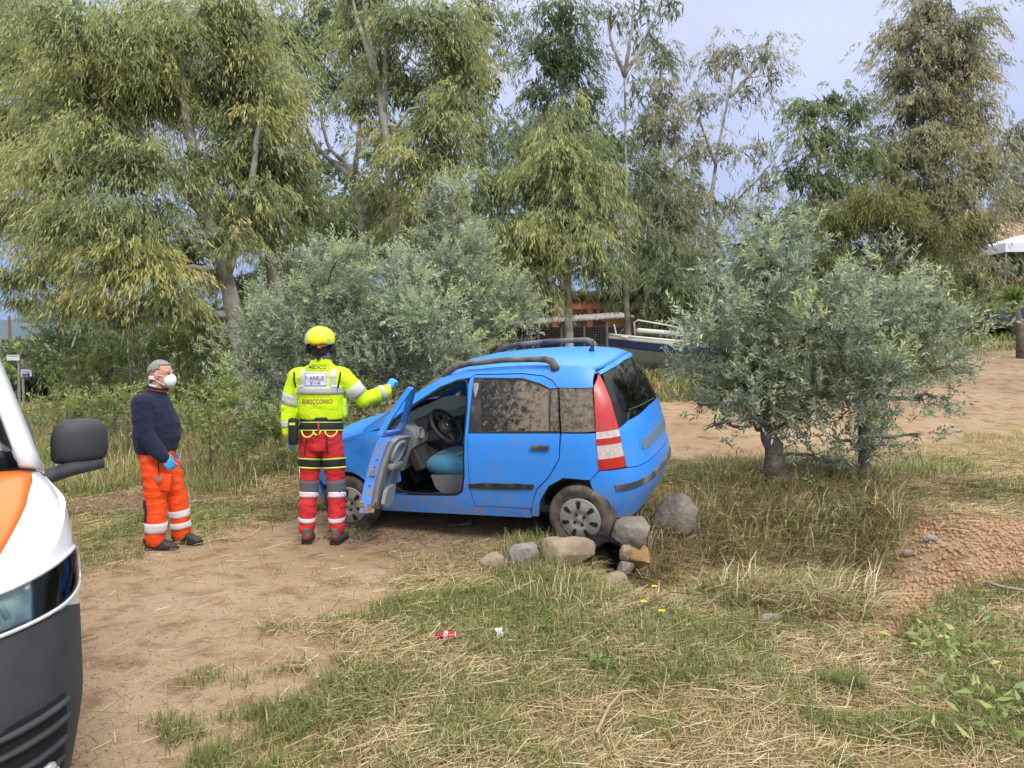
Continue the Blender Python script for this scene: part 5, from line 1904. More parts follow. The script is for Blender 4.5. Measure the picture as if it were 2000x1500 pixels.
def grid2(x0, x1, z0, z1, nx_=10, nz_=8):
    P2 = [(x0 + (x1 - x0) * i / nx_, z0 + (z1 - z0) * j / nz_) for j in range(nz_ + 1) for i in range(nx_ + 1)]
    F = [(j * (nx_ + 1) + i, j * (nx_ + 1) + i + 1, (j + 1) * (nx_ + 1) + i + 1, (j + 1) * (nx_ + 1) + i) for j in range(nz_) for i in range(nx_)]
    return P2, F


def textmesh(body, size, shear=0.0):
    c = bpy.data.curves.new('lettering', 'FONT')
    c.body = body
    c.size = size
    c.align_x = 'CENTER'
    c.align_y = 'CENTER'
    c.shear = shear
    c.offset = size * .022
    c.resolution_u = 3
    o = bpy.data.objects.new('lettering', c)
    COL.objects.link(o)
    bpy.context.view_layer.update()
    dg = bpy.context.evaluated_depsgraph_get()
    me = bpy.data.meshes.new_from_object(o.evaluated_get(dg))
    bm = bmesh.new()
    bm.from_mesh(me)
    bmesh.ops.triangulate(bm, faces=bm.faces)
    bmesh.ops.subdivide_edges(bm, edges=[e for e in bm.edges if e.calc_length() > size * .25], cuts=1)
    bm.verts.index_update()
    P2 = [(v.co.x, v.co.y) for v in bm.verts]
    F = [tuple(v.index for v in f.verts) for f in bm.faces]
    bm.free()
    bpy.data.objects.remove(o)
    bpy.data.curves.remove(c)
    bpy.data.meshes.remove(me)
    return P2, F


def hand_mesh(M4, curl, spread=.06, thumb=.6, flip=1, scale=1.0):
    """palm along +X from the wrist, back of the hand +Z, thumb side +Y*flip"""
    mb = MB()
    def X(p):
        return M4 @ (Vector((p[0], p[1] * flip, p[2])) * scale)
    def tube(pts, rad):
        P = [X(p) for p in pts]
        mb.tube(P, [r_ * scale for r_ in rad], 8)
        for p, r_ in zip(P, rad):
            ell(mb, p, (r_ * scale,) * 3, 6)
    # wrist and palm
    for yy, w_ in ((-.026, .014), (-.009, .0155), (.009, .0155), (.026, .0145)):
        tube([(-.02, yy * .6, 0), (.03, yy * .95, .0), (.088, yy * 1.08, .002)], [.019, .0165, .0125])
    for k, (yy, ll) in enumerate(((.029, .072), (.0095, .082), (-.0095, .076), (-.028, .060))):
        p = np.array([.09, yy * 1.05, .002])
        ang = 0.0
        sp = spread * (1.5 - k)
        pts, rad = [tuple(p)], [.0115]
        for j, fr in enumerate((.45, .30, .25)):
            ang += curl * (0.75, 1.0, .8)[j] * (1 + .06 * k)
            d = np.array([math.cos(ang), math.sin(sp), -math.sin(ang)])
            p = p + d * ll * fr
            pts.append(tuple(p))
            rad.append((.0105, .0095, .008)[j])
        tube(pts, rad)
    p0 = np.array([.018, .034, -.006])
    p1 = p0 + np.array([.036, .026 * (1.2 - thumb), -.012])
    p2 = p1 + np.array([.030, .004 - .016 * thumb, -.014 * thumb])
    p3 = p2 + np.array([.020, -.006 - .012 * thumb, -.008 * thumb])
    tube([tuple(p0), tuple(p1), tuple(p2), tuple(p3)], [.017, .013, .0115, .009])
    return mb


C_HIVIS = mat('hivis_yellow_fabric', (0.62, 0.86, 0.0), (0.52, 0.76, 0.0), scale=5, rough=0.75, bump=0.25, bscale=35, bdist=0.01)
C_SILVER = mat('silver_reflective_tape', (0.45, 0.49, 0.46), (0.52, 0.55, 0.52), scale=25, rough=0.45)
C_RED = mat('red_trouser_fabric', (0.62, 0.028, 0.035), (0.52, 0.02, 0.026), scale=6, rough=0.8, bump=0.3, bscale=40)
C_GREYP = mat('grey_knee_fabric', (0.10, 0.115, 0.14), rough=0.85)
C_WHITE = mat('white_reflective_tape', (0.68, 0.62, 0.64), rough=0.5)
C_BLACK = mat('black_webbing', (0.012, 0.012, 0.014), rough=0.75)
C_LIME = mat('lime_edging', (0.55, 0.80, 0.10), rough=0.6)
C_NAVY = mat('navy_fleece', (0.006, 0.010, 0.034), (0.009, 0.014, 0.044), scale=8, rough=0.95, bump=0.4, bscale=220, sheen=0.05)
C_ORANGE = mat('orange_trouser_fabric', (0.86, 0.085, 0.006), (0.78, 0.07, 0.004), scale=6, rough=0.75, bump=0.3, bscale=40)
C_GLOVE = mat('blue_nitrile_glove', (0.04, 0.33, 0.70), (0.06, 0.38, 0.75), scale=30, rough=0.45)
C_SKIN = mat('skin', (0.52, 0.27, 0.18), (0.58, 0.32, 0.22), scale=14, rough=0.55)
C_HAIR = mat('short_grey_hair', (0.16, 0.155, 0.15), (0.36, 0.35, 0.34), scale=60, rough=0.8, bump=0.6, bscale=180)
C_MASK = mat('white_face_mask', (0.78, 0.79, 0.80), rough=0.85)
C_HELM = mat('yellow_helmet_shell', (0.80, 0.86, 0.0), rough=0.3, coat=0.4)
C_BOOTG = mat('grey_boot_leather', (0.10, 0.09, 0.09), (0.16, 0.14, 0.13), scale=20, rough=0.7)
C_BOOTR = mat('red_boot_panel', (0.28, 0.03, 0.035), rough=0.7)
C_SHOE = mat('black_shoe_leather', (0.018, 0.017, 0.017), (0.05, 0.045, 0.04), scale=25, rough=0.6)
C_SHOER = mat('red_shoe_trim', (0.35, 0.04, 0.03), rough=0.6)
C_PATCH = mat('lavender_back_patch', (0.60, 0.62, 0.82), rough=0.6)
C_INKR = mat('dark_red_ink', (0.30, 0.07, 0.06), rough=0.6)
C_INKB = mat('blue_ink', (0.10, 0.20, 0.55), rough=0.6)
C_INKK = mat('black_ink', (0.02, 0.03, 0.01), rough=0.6)


def boot(parent, M4, lenf=.19, back=.085, h=.13, w_=.048, mats=(C_BOOTG, C_BOOTR, C_BLACK), name='boot'):
    """toe along +Y of M4"""
    mb = MB()
    rg = []
    prof = [(-back, .05, .030, .045), (-back + .02, .062, .040, .058), (-.02, .07, .044, .066), (.05, .055, .046, .052), (.11, .043, .05, .040), (lenf - .03, .036, .046, .032), (lenf, .03, .025, .02)]
    for y_, zc, a, b in prof:
        rg.append((M4 @ Vector((0, y_, zc)), M4.to_3x3() @ Vector((a, 0, 0)), M4.to_3x3() @ Vector((0, 0, b))))
    ring_loft(mb, rg, 16, .85)
    ring_loft(mb, [(M4 @ Vector((0, -.045, z_)), M4.to_3x3() @ Vector((a, 0, 0)), M4.to_3x3() @ Vector((0, b, 0))) for z_, a, b in ((.05, .042, .052), (h, .046, .056), (h + .02, .046, .056))], 16)
    o = fuse(mb, name, mats[0], parent, .008, 4)
    so_ = MB()
    out = [(-.9, -back), (-.55, -back - .012), (.55, -back - .012), (.9, -back), (1, -.02), (1, .05), (1.08, .11), (.95, lenf - .02), (.5, lenf + .008), (-.5, lenf + .008), (-.95, lenf - .02), (-1.08, .11), (-1, .05), (-1, -.02)]
    so_.prism([(a * w_, b) for a, b in out], 0, .028, M4)
    so_.obj('sole', mats[2], o)
    hp = MB()
    ring_loft(hp, [(M4 @ Vector((0, -back + .004 + .012 * q, .05 + .035 * q)), M4.to_3x3() @ Vector((.040 - .002 * q, 0, 0)), M4.to_3x3() @ Vector((0, .026, .01))) for q in (0, 1, 2)], 12)
    hp.obj('heel_panel', mats[1], o, smooth=True)
    return o


def head_core(mb, c, s=1.0, face=(0, 1)):
    """skull, jaw, nose, ears; face = direction in xy"""
    fx, fy = face
    def P(f_, l_, z_):          # forward, left, up
        return (c[0] + s * (fx * f_ - fy * l_), c[1] + s * (fy * f_ + fx * l_), c[2] + s * z_)
    ang = math.atan2(fy, fx)
    def E_(f_, l_, z_, r_):
        q = MB()
        ell(q, (0, 0, 0), r_, 12)
        R_ = Matrix.Rotation(ang, 3, 'Z')
        mb.add([tuple(Vector(P(f_, l_, z_)) + (R_ @ Vector(v)) * s) for v in q.V], q.F)
    E_(-.01, 0, .03, (.098, .077, .095))
    E_(.025, 0, -.03, (.070, .062, .075))
    E_(.045, 0, -.075, (.045, .045, .035))
    E_(.095, 0, -.012, (.022, .013, .022))
    E_(.085, 0, .012, (.014, .010, .028))
    for l_ in (1, -1):
        E_(-.005, l_ * .078, -.008, (.019, .010, .030))
        E_(.075, l_ * .03, .028, (.02, .024, .010))
    return P


# ------------------------------------------------------------------ rescuer in yellow, seen from behind
FM = gp(630, 1056)
med = empty('person', (FM[0], FM[1], float(H(FM[0], FM[1]))))
tag(med, 'rescuer from behind in yellow jacket, red trousers and helmet, hand raised on car door', 'person')
SHL, ELL, WRL = (-.205, 0, 1.52), (-.288, .0, 1.25), (-.285, -.03, 1.01)
SHR, ELR, WRR = (.205, 0, 1.52), (.375, .05, 1.30), (.565, .13, 1.375)
KNL, ANL, KNR, ANR = (-.118, .02, .50), (-.135, -.02, .12), (.125, .02, .50), (.138, -.02, .12)
b = MB()
ring_loft(b, [((0, 0, z_), (a, 0, 0), (0, d_, 0)) for z_, a, d_ in ((.86, .15, .10), (1.0, .155, .105), (1.15, .15, .1), (1.35, .17, .11), (1.50, .165, .10), (1.58, .10, .07), (1.66, .06, .06), (1.74, .058, .06))])
limbs(b, [SHL, ELL, WRL, (-.286, -.03, .96)], [.055, .045, .034, .03])
limbs(b, [SHR, ELR, WRR, (.60, .15, 1.41)], [.055, .045, .034, .03])
limbs(b, [(-.09, 0, .9), KNL, ANL, (-.135, .0, .07)], [.085, .058, .042, .04])
limbs(b, [(.09, 0, .9), KNR, ANR, (.138, .0, .07)], [.085, .058, .042, .04])
hm = MB()
head_core(b, (-.005, .0, 1.785), 1.0, (-.25, .97))
fuse(b, 'body', C_SKIN, med, .011, 5)
# trousers
b = MB()
ring_loft(b, [((0, -.005, z_), (a, 0, 0), (0, d_, 0)) for z_, a, d_ in ((.84, .165, .125), (.90, .192, .14), (1.0, .19, .14), (1.10, .178, .125), (1.16, .17, .12))])
limbs(b, [(-.097, -.005, .87), (-.108, 0, .68), KNL, (-.13, -.005, .30), (-.136, -.02, .14)], [.105, .094, .078, .078, .072])
limbs(b, [(.097, -.005, .87), (.112, 0, .68), KNR, (.133, -.005, .30), (.138, -.02, .14)], [.105, .094, .078, .078, .072])
trs = fuse(b, 'trousers', C_RED, med, .008, 6, .012, (8, 8, 17), 1.3)
bt = bvh_of(trs)
for (k_, a_) in ((KNL, ANL), (KNR, ANR)):
    hip = (k_[0] * .85, 0, .87)
    wrap('knee_patch', bt, hip, k_, .80, 1.12, C_GREYP, trs, .004, rmax=.16)
    wrap('reflective_band', bt, k_, a_, .10, .23, C_WHITE, trs, .005, rmax=.16)
    wrap('lower_reflective_band', bt, k_, a_, .70, .80, C_WHITE, trs, .005, rmax=.16, tilt=.012)
    zp = MB().tube([(k_[0] + .06 * (1 if k_[0] > 0 else -1), -.055, .33), (k_[0] + .045 * (1 if k_[0] > 0 else -1), -.07, .24)], .006, 6)
    zp.obj('leg_zip', C_BLACK, trs)
    # harness leg loop with lime edges
    wrap('leg_loop', bt, hip, k_, .30, .50, C_BLACK, trs, .009, rmax=.17, tilt=-.018)
    wrap('leg_loop_edging', bt, hip, k_, .275, .31, C_LIME, trs, .011, rmax=.17, tilt=-.018, rows=2)
    wrap('leg_loop_edging', bt, hip, k_, .49, .525, C_LIME, trs, .011, rmax=.17, tilt=-.018, rows=2)
    sg = 1 if k_[0] > 0 else -1
    st_ = MB().tube([(sg * .085, -.155, 1.0), (sg * (.085 + .02 * (sg < 0)), -.150, .90), (sg * (.085 + .035 * (sg < 0)), -.12, .82)], .013, 6, flat=.4)
    st_.obj('harness_strap', C_BLACK, trs)
# jacket
b = MB()
ring_loft(b, [((cx_, cy_, z_), (a, 0, 0), (0, d_, 0)) for cx_, cy_, z_, a, d_ in ((0, 0, 1.125, .20, .145), (0, 0, 1.18, .212, .15), (0, 0, 1.30, .208, .15), (0, -.005, 1.42, .213, .15), (0, -.008, 1.52, .205, .138), (0, 0, 1.58, .165, .105), (0, .01, 1.625, .105, .085), (0, .01, 1.665, .085, .08), (0, .01, 1.69, .08, .078))])
limbs(b, [(-.17, 0, 1.51), (-.205, 0, 1.50), (-.26, .0, 1.37), ELL, (-.288, -.02, 1.12), WRL], [.085, .088, .08, .075, .07, .062])
limbs(b, [(.17, 0, 1.51), (.205, 0, 1.50), (.295, .02, 1.39), ELR, (.47, .09, 1.325), WRR], [.085, .088, .085, .08, .068, .056])
jk = fuse(b, 'jacket', C_HIVIS, med, .008, 6, .009, (8, 8, 14), 5.1)
bj = bvh_of(jk)
wrap('reflective_band', bj, (0, 0, 1.0), (0, 0, 1.6), .585, .70, C_SILVER, jk, .004, n=64, rmax=.232, rdef=.21)
# two vertical braces over the shoulders
for sg in (1, -1):
    P2, F_ = grid2(sg * .135 - .024, sg * .135 + .024, 1.415, 1.575, 4, 14)
    o_ = project_back('shoulder_brace', P2, F_, bj, C_SILVER, jk, off=.005)
    for v_, (px_, pz_) in zip(o_.data.vertices, P2):
        v_.co.x += sg * .02 * float(sst(1.44, 1.40, pz_)) - sg * 0
    sd_ = MB().tube([(sg * .205, -.125, 1.55), (sg * .200, -.145, 1.48), (sg * .185, -.15, 1.41)], .008, 6)
    sd_.obj('black_piping', C_BLACK, jk, smooth=True)
wrap('sleeve_band', bj, (-.205, 0, 1.50), ELL, .62, .98, C_SILVER, jk, .004, rmax=.11, rdef=.075)
wrap('cuff_band', bj, ELL, WRL, .62, .85, C_SILVER, jk, .004, rmax=.10, rdef=.07)
wrap('sleeve_band', bj, (.205, 0, 1.50), ELR, .40, .80, C_SILVER, jk, .004, rmax=.11, rdef=.08)
wrap('cuff_band', bj, ELR, WRR, .72, .92, C_SILVER, jk, .004, rmax=.10, rdef=.06)
cl2 = MB()
ring_loft(cl2, [((0, .012, z_), (a, 0, 0), (0, a * .95, 0)) for z_, a in ((1.655, .088), (1.685, .086), (1.715, .080))])
cl2.obj('collar', C_GREYP, jk, smooth=True)
wl2 = wrap('jacket_hem', bt, (0, 0, 1.0), (0, 0, 1.2), .52, .74, C_BLACK, jk, .016, n=50, rmax=.26, rdef=.18)
# back lettering
P2, F_ = grid2(-.112, .088, 1.425, 1.548, 12, 8)
pa_ = project_back('back_patch', P2, F_, bj, C_PATCH, jk, off=.004)
def put(body, size, x_, z_, m_, name='lettering', sx_=1.0, par=jk, off=.007):
    P2, F_ = textmesh(body, size)
    return project_back(name, [(x_ + a * sx_, z_ + c_) for a, c_ in P2], F_, bj, m_, par, off=off)
put('AREUS', .045, .0, 1.495, C_INKR, par=pa_)
put('118', .034, .005, 1.452, C_INKR, par=pa_)
put('*', .060, -.045, 1.440, C_INKB, par=pa_, name='star_mark')
ln_ = project_back('patch_rule', *grid2(-.085, .07, 1.472, 1.475, 8, 1), bj, C_INKB, pa_, off=.007)
for (q0, q1, w0, w1) in ((-.108, -.104, 1.429, 1.544), (.080, .084, 1.429, 1.544), (-.108, .084, 1.540, 1.544), (-.108, .084, 1.429, 1.433)):
    project_back('patch_border', *grid2(q0, q1, w0, w1, 8 if q1 - q0 > .05 else 1, 8 if w1 - w0 > .05 else 1), bj, C_INKB, pa_, off=.007)
rg_ = [(-.093 + .012 * math.cos(a), 1.497 + .012 * math.sin(a)) for a in np.linspace(0, 2 * PI, 16, endpoint=False)] + [(-.093 + .008 * math.cos(a), 1.497 + .008 * math.sin(a)) for a in np.linspace(0, 2 * PI, 16, endpoint=False)]
project_back('patch_emblem', rg_, [(i, (i + 1) % 16, 16 + (i + 1) % 16, 16 + i) for i in range(16)], bj, C_INKB, pa_, off=.007)
put('ELISOCCORSO', .052, -.006, 1.288, C_INKR, sx_=.80, off=.006)
put('MEDICO', .043, -.008, 1.590, C_INKK, sx_=1.0, off=.006)
for (q0, q1, w0, w1) in ((-.105, .09, 1.614, 1.617), (-.105, .09, 1.563, 1.566), (-.105, -.101, 1.563, 1.617), (.086, .09, 1.563, 1.617)):
    project_back('name_border', *grid2(q0, q1, w0, w1, 8 if q1 - q0 > .05 else 1, 6 if w1 - w0 > .03 else 1), bj, C_INKK, jk, off=.006)
MB().box((-.0, -.083, 1.672), (.03, .012, .03)).obj('collar_tab', C_BLACK, jk)
# harness belt and gear loops
wrap('harness_belt', bt, (0, 0, .9), (0, 0, 1.2), .42, .64, C_BLACK, trs, .014, n=50, rmax=.26, rdef=.19, tilt=.012)
wrap('belt_edging', bt, (0, 0, .9), (0, 0, 1.2), .635, .66, C_LIME, trs, .017, n=50, rmax=.26, rdef=.19, rows=2, tilt=.012)
wrap('belt_edging', bt, (0, 0, .9), (0, 0, 1.2), .40, .425, C_LIME, trs, .017, n=50, rmax=.26, rdef=.19, rows=2, tilt=.012)
for xc_, w_, dz_ in ((-.085, .055, .055), (.12, .05, .05), (.0, .03, .035)):
    lp = MB().tube([(xc_ + w_ * math.cos(a), -.158 - .012 * math.sin(-a) + .12 * abs(xc_ + w_ * math.cos(a)) ** 2 * 8, 1.03 + dz_ * math.sin(a)) for a in np.linspace(PI, 2 * PI, 12)], .0065, 6)
    lp.obj('gear_loop', C_LIME, trs, smooth=True)
rt = MB().tube([(.015, -.16, 1.10), (.018, -.172, 1.05), (.012, -.168, .995)], .012, 6, flat=.6)
rt.obj('red_tie_in_loop', C_RED, trs, smooth=True)
bg_ = MB().box((-.225, -.10, 1.02), (.085, .07, .24), bev=.022)
bg_o = smooth_angle(bg_.obj('belt_pouch', C_BLACK, trs), 50)
MB().box((-.225, -.137, 1.09), (.05, .006, .02)).obj('pouch_tab', C_LIME, bg_o)
sd2 = MB()
ring_loft(sd2, [((.212, .02, z_), (.022, 0, 0), (0, .05, 0)) for z_ in (1.14, 1.17, 1.27, 1.31)], 12)
sd2.obj('side_pocket', C_LIME, jk, smooth=True)
# helmet
hl = MB()
HC = Vector((-.005, .0, 1.835))
V, F = [], []
nA, nT = 40, 14
for i in range(nT + 1):
    t = PI * .60 * i / nT
    for k in range(nA):
        a = 2 * PI * k / nA
        rx, ry_, rz = .134, .150, .124
        c_, s__ = math.cos(a), math.sin(a)
        tt = t * (1 - .10 * max(0, s__))
        V.append((HC.x + rx * math.sin(tt) * c_, HC.y + ry_ * math.sin(tt) * s__, HC.z + rz * math.cos(tt) + .004 * math.cos(6 * a) * math.sin(t)))
for i in range(nT):
    for k in range(nA):
        k2 = (k + 1) % nA
        F.append((i * nA + k, (i + 1) * nA + k, (i + 1) * nA + k2, i * nA + k2))
hl.add(V, F)
ho = hl.obj('helmet', C_HELM, med, smooth=True)
mdh = ho.modifiers.new('t', 'SOLIDIFY')
mdh.thickness = .010
bh = BVHTree.FromPolygons(V, F)
def hpatch(name, pts, m_, off=.003):
    VV = []
    for az_, el_ in pts:
        d = Vector((math.cos(el_) * math.cos(az_), math.cos(el_) * math.sin(az_), math.sin(el_)))
        h_ = bh.ray_cast(HC, d, .4)
        VV.append((h_[0] if h_[0] else HC + d * .12) + d * off)
    return pymesh(name, VV, [tuple(range(len(VV)))], m_, ho)
R_ = math.radians
for az0, e0, e1 in ((225, 8, 52), (205, -14, 4), (222, -14, 4), (318, -12, 4), (275, 62, 84)):
    for j in range(3):
        ea, eb = e0 + (e1 - e0) * j / 3, e0 + (e1 - e0) * (j + 1) / 3
        hpatch('reflective_strip', [(R_(az0 - 9), R_(ea)), (R_(az0 + 9), R_(ea)), (R_(az0 + 9), R_(eb)), (R_(az0 - 9), R_(eb))], C_SILVER)
for sg in (-1, 1):
    ec = MB()
    ec.lathe([(.0005, .0), (.036, .002), (.044, .018), (.040, .045), (.0005, .046)], 20, Matrix.Translation((HC.x + sg * .080, .015, 1.755)) @ Matrix.Rotation(sg * PI / 2, 4, 'Y'))
    ec.obj('ear_defender', C_BLACK, ho, smooth=True)
    MB().tube([(HC.x + sg * .115, .015, 1.79), (HC.x + sg * .118, .0, 1.85)], .008, 6).obj('ear_defender_arm', C_BLACK, ho)
MB().tube([(HC.x + .118 * math.cos(a), .135 * math.sin(a), 1.80) for a in np.linspace(PI, 2 * PI, 20)], .0045, 6).obj('goggle_strap', C_BLACK, ho)
MB().box((.018, -.118, 1.768), (.032, .03, .022), bev=.006).obj('adjuster_dial', mat('red_dial', (.75, .06, .02), rough=.4), ho)
nk = MB()
ring_loft(nk, [((-.005, -.02, z_), (a, 0, 0), (0, .075, 0)) for z_, a in ((1.70, .07), (1.74, .072), (1.78, .078))])
nk.obj('dark_hair', mat('dark_hair', (.015, .012, .01), rough=.8), med, smooth=True)
# hands in blue gloves
def place_hand(name, wrist, direction, back_dir, curl, par, flip=1, thumb=.6, spread=.05, s=1.0):
    x_ = Vector(direction).normalized()
    z_ = Vector(back_dir)
    z_ = (z_ - x_ * z_.dot(x_)).normalized()
    y_ = z_.cross(x_)
    M4 = Matrix((x_, y_, z_)).transposed().to_4x4()
    M4.translation = Vector(wrist)
    return fuse(hand_mesh(M4, curl, spread, thumb, flip, s), name, C_GLOVE, par, .0042, 3)
place_hand('glove', (WRL[0], WRL[1], WRL[2] - .02), (.02, .05, -1), (-.9, -.4, 0), .35, med, flip=-1)
place_hand('glove', (WRR[0] + .008, WRR[1] + .01, WRR[2] + .012), (.55, .25, .8), (-.35, -.75, .45), 1.15, med, flip=1, thumb=1.0)
for sg, an_ in ((-1, ANL), (1, ANR)):
    boot(med, Matrix.Translation((an_[0], an_[1] + .02, 0)) @ Matrix.Rotation(-sg * .12, 4, 'Z'))

# ------------------------------------------------------------------ man in navy fleece and orange trousers, seen from his right
FN = gp(322, 1068)
man = empty('person', (FN[0], FN[1], float(H(FN[0], FN[1]))), .06)
tag(man, 'grey haired man in navy fleece and orange trousers wearing a white face mask', 'person')
b = MB()
NSH, NEL, NWR = (-.105, -.185, 1.27), (-.06, -.235, 1.01), (.085, -.225, .83)
FSH, FEL, FWR = (-.085, .185, 1.27), (-.10, .235, 1.01), (-.02, .215, .83)
NK, NA = (-.035, -.10, .45), (-.045, -.10, .11)
FK, FA = (.06, .115, .45), (.10, .13, .11)
ring_loft(b, [((cx_, 0, z_), (a, 0, 0), (0, d_, 0)) for cx_, z_, a, d_ in ((-.05, .80, .10, .14), (-.06, .95, .11, .14), (-.06, 1.1, .12, .15), (-.07, 1.25, .11, .16), (-.06, 1.34, .07, .09), (-.03, 1.40, .058, .06), (-.015, 1.48, .055, .058))])
limbs(b, [NSH, NEL, NWR, (.11, -.22, .80)], [.05, .04, .032, .028])
limbs(b, [FSH, FEL, FWR, (.0, .21, .80)], [.05, .04, .032, .028])
limbs(b, [(-.04, -.09, .82), NK, NA, (-.03, -.10, .06)], [.08, .055, .042, .04])
limbs(b, [(-.03, .09, .82), FK, FA, (.11, .13, .06)], [.08, .055, .042, .04])
HDC = (.0, -.005, 1.515)
PH = head_core(b, HDC, 1.04, (.985, -.17))
bd = fuse(b, 'body', C_SKIN, man, .009, 4)
b = MB()
ring_loft(b, [((cx_, 0, z_), (a, 0, 0), (0, d_, 0)) for cx_, z_, a, d_ in ((-.045, .76, .135, .165), (-.055, .84, .155, .18), (-.06, .92, .15, .175))])
limbs(b, [(-.045, -.085, .80), (-.035, -.095, .62), NK, (-.035, -.10, .28), (-.04, -.10, .10)], [.115, .105, .09, .088, .082])
limbs(b, [(-.04, .085, .80), (.015, .10, .62), FK, (.085, .12, .28), (.10, .13, .10)], [.115, .105, .09, .086, .08])
tr2 = fuse(b, 'trousers', C_ORANGE, man, .008, 6, .013, (8, 8, 17), 8.3)
bt2 = bvh_of(tr2)
wrap('reflective_band', bt2, NK, NA, .60, .86, C_WHITE, tr2, .005, rmax=.16, rdef=.085)
wrap('reflective_band', bt2, FK, FA, .42, .60, C_WHITE, tr2, .005, rmax=.16, rdef=.085)
wrap('lower_reflective_band', bt2, FK, FA, .74, .90, C_WHITE, tr2, .005, rmax=.16, rdef=.085)
wrap('dark_side_panel', bt2, NK, NA, .02, .58, C_NAVY, tr2, .004, n=6, rmax=.16, a0=.5, a1=1.15, rows=8, ref=(0, -1, 0))
pk = MB().box((.075, -.165, .60), (.10, .03, .15), Matrix.Rotation(.12, 3, 'Y'), bev=.012)
smooth_angle(pk.obj('cargo_pocket', C_ORANGE, tr2), 50)
ky = MB()
ky.tube([(.04, -.21, .78), (.045, -.215, .69)], .006, 6)
kyo = ky.obj('key_lanyard', C_BLACK, man)
for a in (-.5, 0, .45):
    kk = MB().box((.045 + .03 * math.sin(a), -.22, .655 - .02), (.014, .004, .055), Matrix.Rotation(a, 3, 'Y'))
    kk.obj('key', P_CHROME, kyo)
b = MB()
ring_loft(b, [((cx_, 0, z_), (a, 0, 0), (0, d_, 0)) for cx_, z_, a, d_ in ((-.06, .835, .152, .19), (-.06, .87, .172, .20), (-.05, .98, .195, .205), (-.05, 1.10, .19, .205), (-.07, 1.22, .165, .205), (-.075, 1.30, .13, .175), (-.06, 1.36, .088, .10), (-.04, 1.40, .075, .078))])
limbs(b, [(-.08, -.15, 1.27), NSH, (-.08, -.22, 1.14), NEL, (.02, -.235, .91), NWR], [.09, .088, .08, .075, .068, .055])
limbs(b, [(-.08, .15, 1.27), FSH, (-.09, .22, 1.14), FEL, (-.07, .23, .91), FWR], [.09, .088, .08, .075, .068, .055])
jk2 = fuse(b, 'fleece', C_NAVY, man, .008, 6, .010, (8, 8, 12), 3.3)
cr_ = MB().tube([(-.038 + .078 * math.cos(a), .082 * math.sin(a), 1.40 + .018 * math.cos(a) * -1) for a in np.linspace(0, 2 * PI, 26, endpoint=False)], .014, 8, closed=True)
cr_.obj('collar', C_NAVY, jk2, smooth=True)
MB().tube([(-.038 + .083 * math.cos(a), .087 * math.sin(a), 1.388 - .018 * math.cos(a)) for a in np.linspace(-2.4, 2.4, 22)], .006, 6).obj('red_collar_trim', mat('red_trim', (.6, .05, .03), rough=.7), jk2)
MB().tube([(-.03 + .068 * math.cos(a), .068 * math.sin(a), 1.418 - .016 * math.cos(a)) for a in np.linspace(1.5, 4.8, 16)], .008, 6).obj('undershirt', mat('white_cotton', (.7, .7, .72), rough=.9), man)
place_hand('glove', (NWR[0] - .01, NWR[1], NWR[2] + .01), (.62, .08, -.78), (.3, -.9, .2), .42, man, flip=1)
place_hand('glove', (FWR[0] - .01, FWR[1], FWR[2] + .01), (.62, -.05, -.78), (.3, .9, .2), .42, man, flip=-1)
# short grey hair: shell over the skull
hr = MB()
V, F = [], []
q = MB()
ell(q, (0, 0, 0), (.1045, .083, .100), 16)
R3 = Matrix.Rotation(math.atan2(-.17, .985), 3, 'Z')
co_ = [Vector(v) for v in q.V]
keep = set(i for i, v in enumerate(co_) if (v.z > .045 - .0 * v.x and v.x > .045) or (v.x <= .045 and v.z > -.005 - .55 * max(0, -v.x - .02) + .5 * max(0, v.x - .0)))
Ff = [f_ for f_ in q.F if all(i in keep for i in f_)]
V = [tuple(Vector(PH(-.01, 0, .03)) + (R3 @ v) * 1.04) for v in co_]
used = sorted(set(i for f_ in Ff for i in f_))
mpi = {u_: i for i, u_ in enumerate(used)}
hro = pymesh('hair', [V[u_] for u_ in used], [tuple(mpi[i] for i in f_) for f_ in Ff], C_HAIR, man, smooth=True)
mdh = hro.modifiers.new('t', 'SOLIDIFY')
mdh.thickness = .008
for l_ in (1, -1):
    e_ = MB()
    ell(e_, PH(.083, l_ * .032, .012), (.010, .012, .008), 8)
    e_.obj('eye', mat('dark_eye', (.03, .02, .015), rough=.2), man, smooth=True)
    eb = MB().tube([PH(.088, l_ * .018, .034), PH(.088, l_ * .035, .037), PH(.072, l_ * .05, .031)], [.004, .005, .003], 6)
    eb.obj('eyebrow', C_HAIR, man)
# folded respirator mask
mk_ = MB()
mring = []
for f_, a, d_, zc in ((.055, .060, .066, -.048), (.085, .062, .056, -.046), (.108, .050, .042, -.044), (.122, .030, .022, -.042), (.126, .010, .008, -.042)):
    c_ = PH(f_, 0, zc)
    mring.append((c_, (R3 @ Vector((0, d_, 0))) * .98, Vector((0, 0, a)) * .98))
ring_loft(mk_, mring, 24)
mko = mk_.obj('face_mask', C_MASK, man, smooth=True)
for l_ in (1, -1):
    MB().tube([PH(.06, l_ * .064, -.01), PH(.03, l_ * .075, .0), PH(-.02, l_ * .083, -.012)], .0028, 5).obj('mask_strap', C_MASK, mko)
    MB().tube([PH(.06, l_ * .062, -.08), PH(.02, l_ * .072, -.055), PH(-.02, l_ * .083, -.03)], .0028, 5).obj('mask_strap', C_MASK, mko)
nb_ = MB()
ring_loft(nb_, [(PH(-.035, 0, z_), (R3 @ Vector((.070, 0, 0))), (R3 @ Vector((0, .076, 0)))) for z_ in (-.035, -.03, -.012, -.007)], 24)
nb_.obj('strap_behind_head', C_MASK, mko, smooth=True)
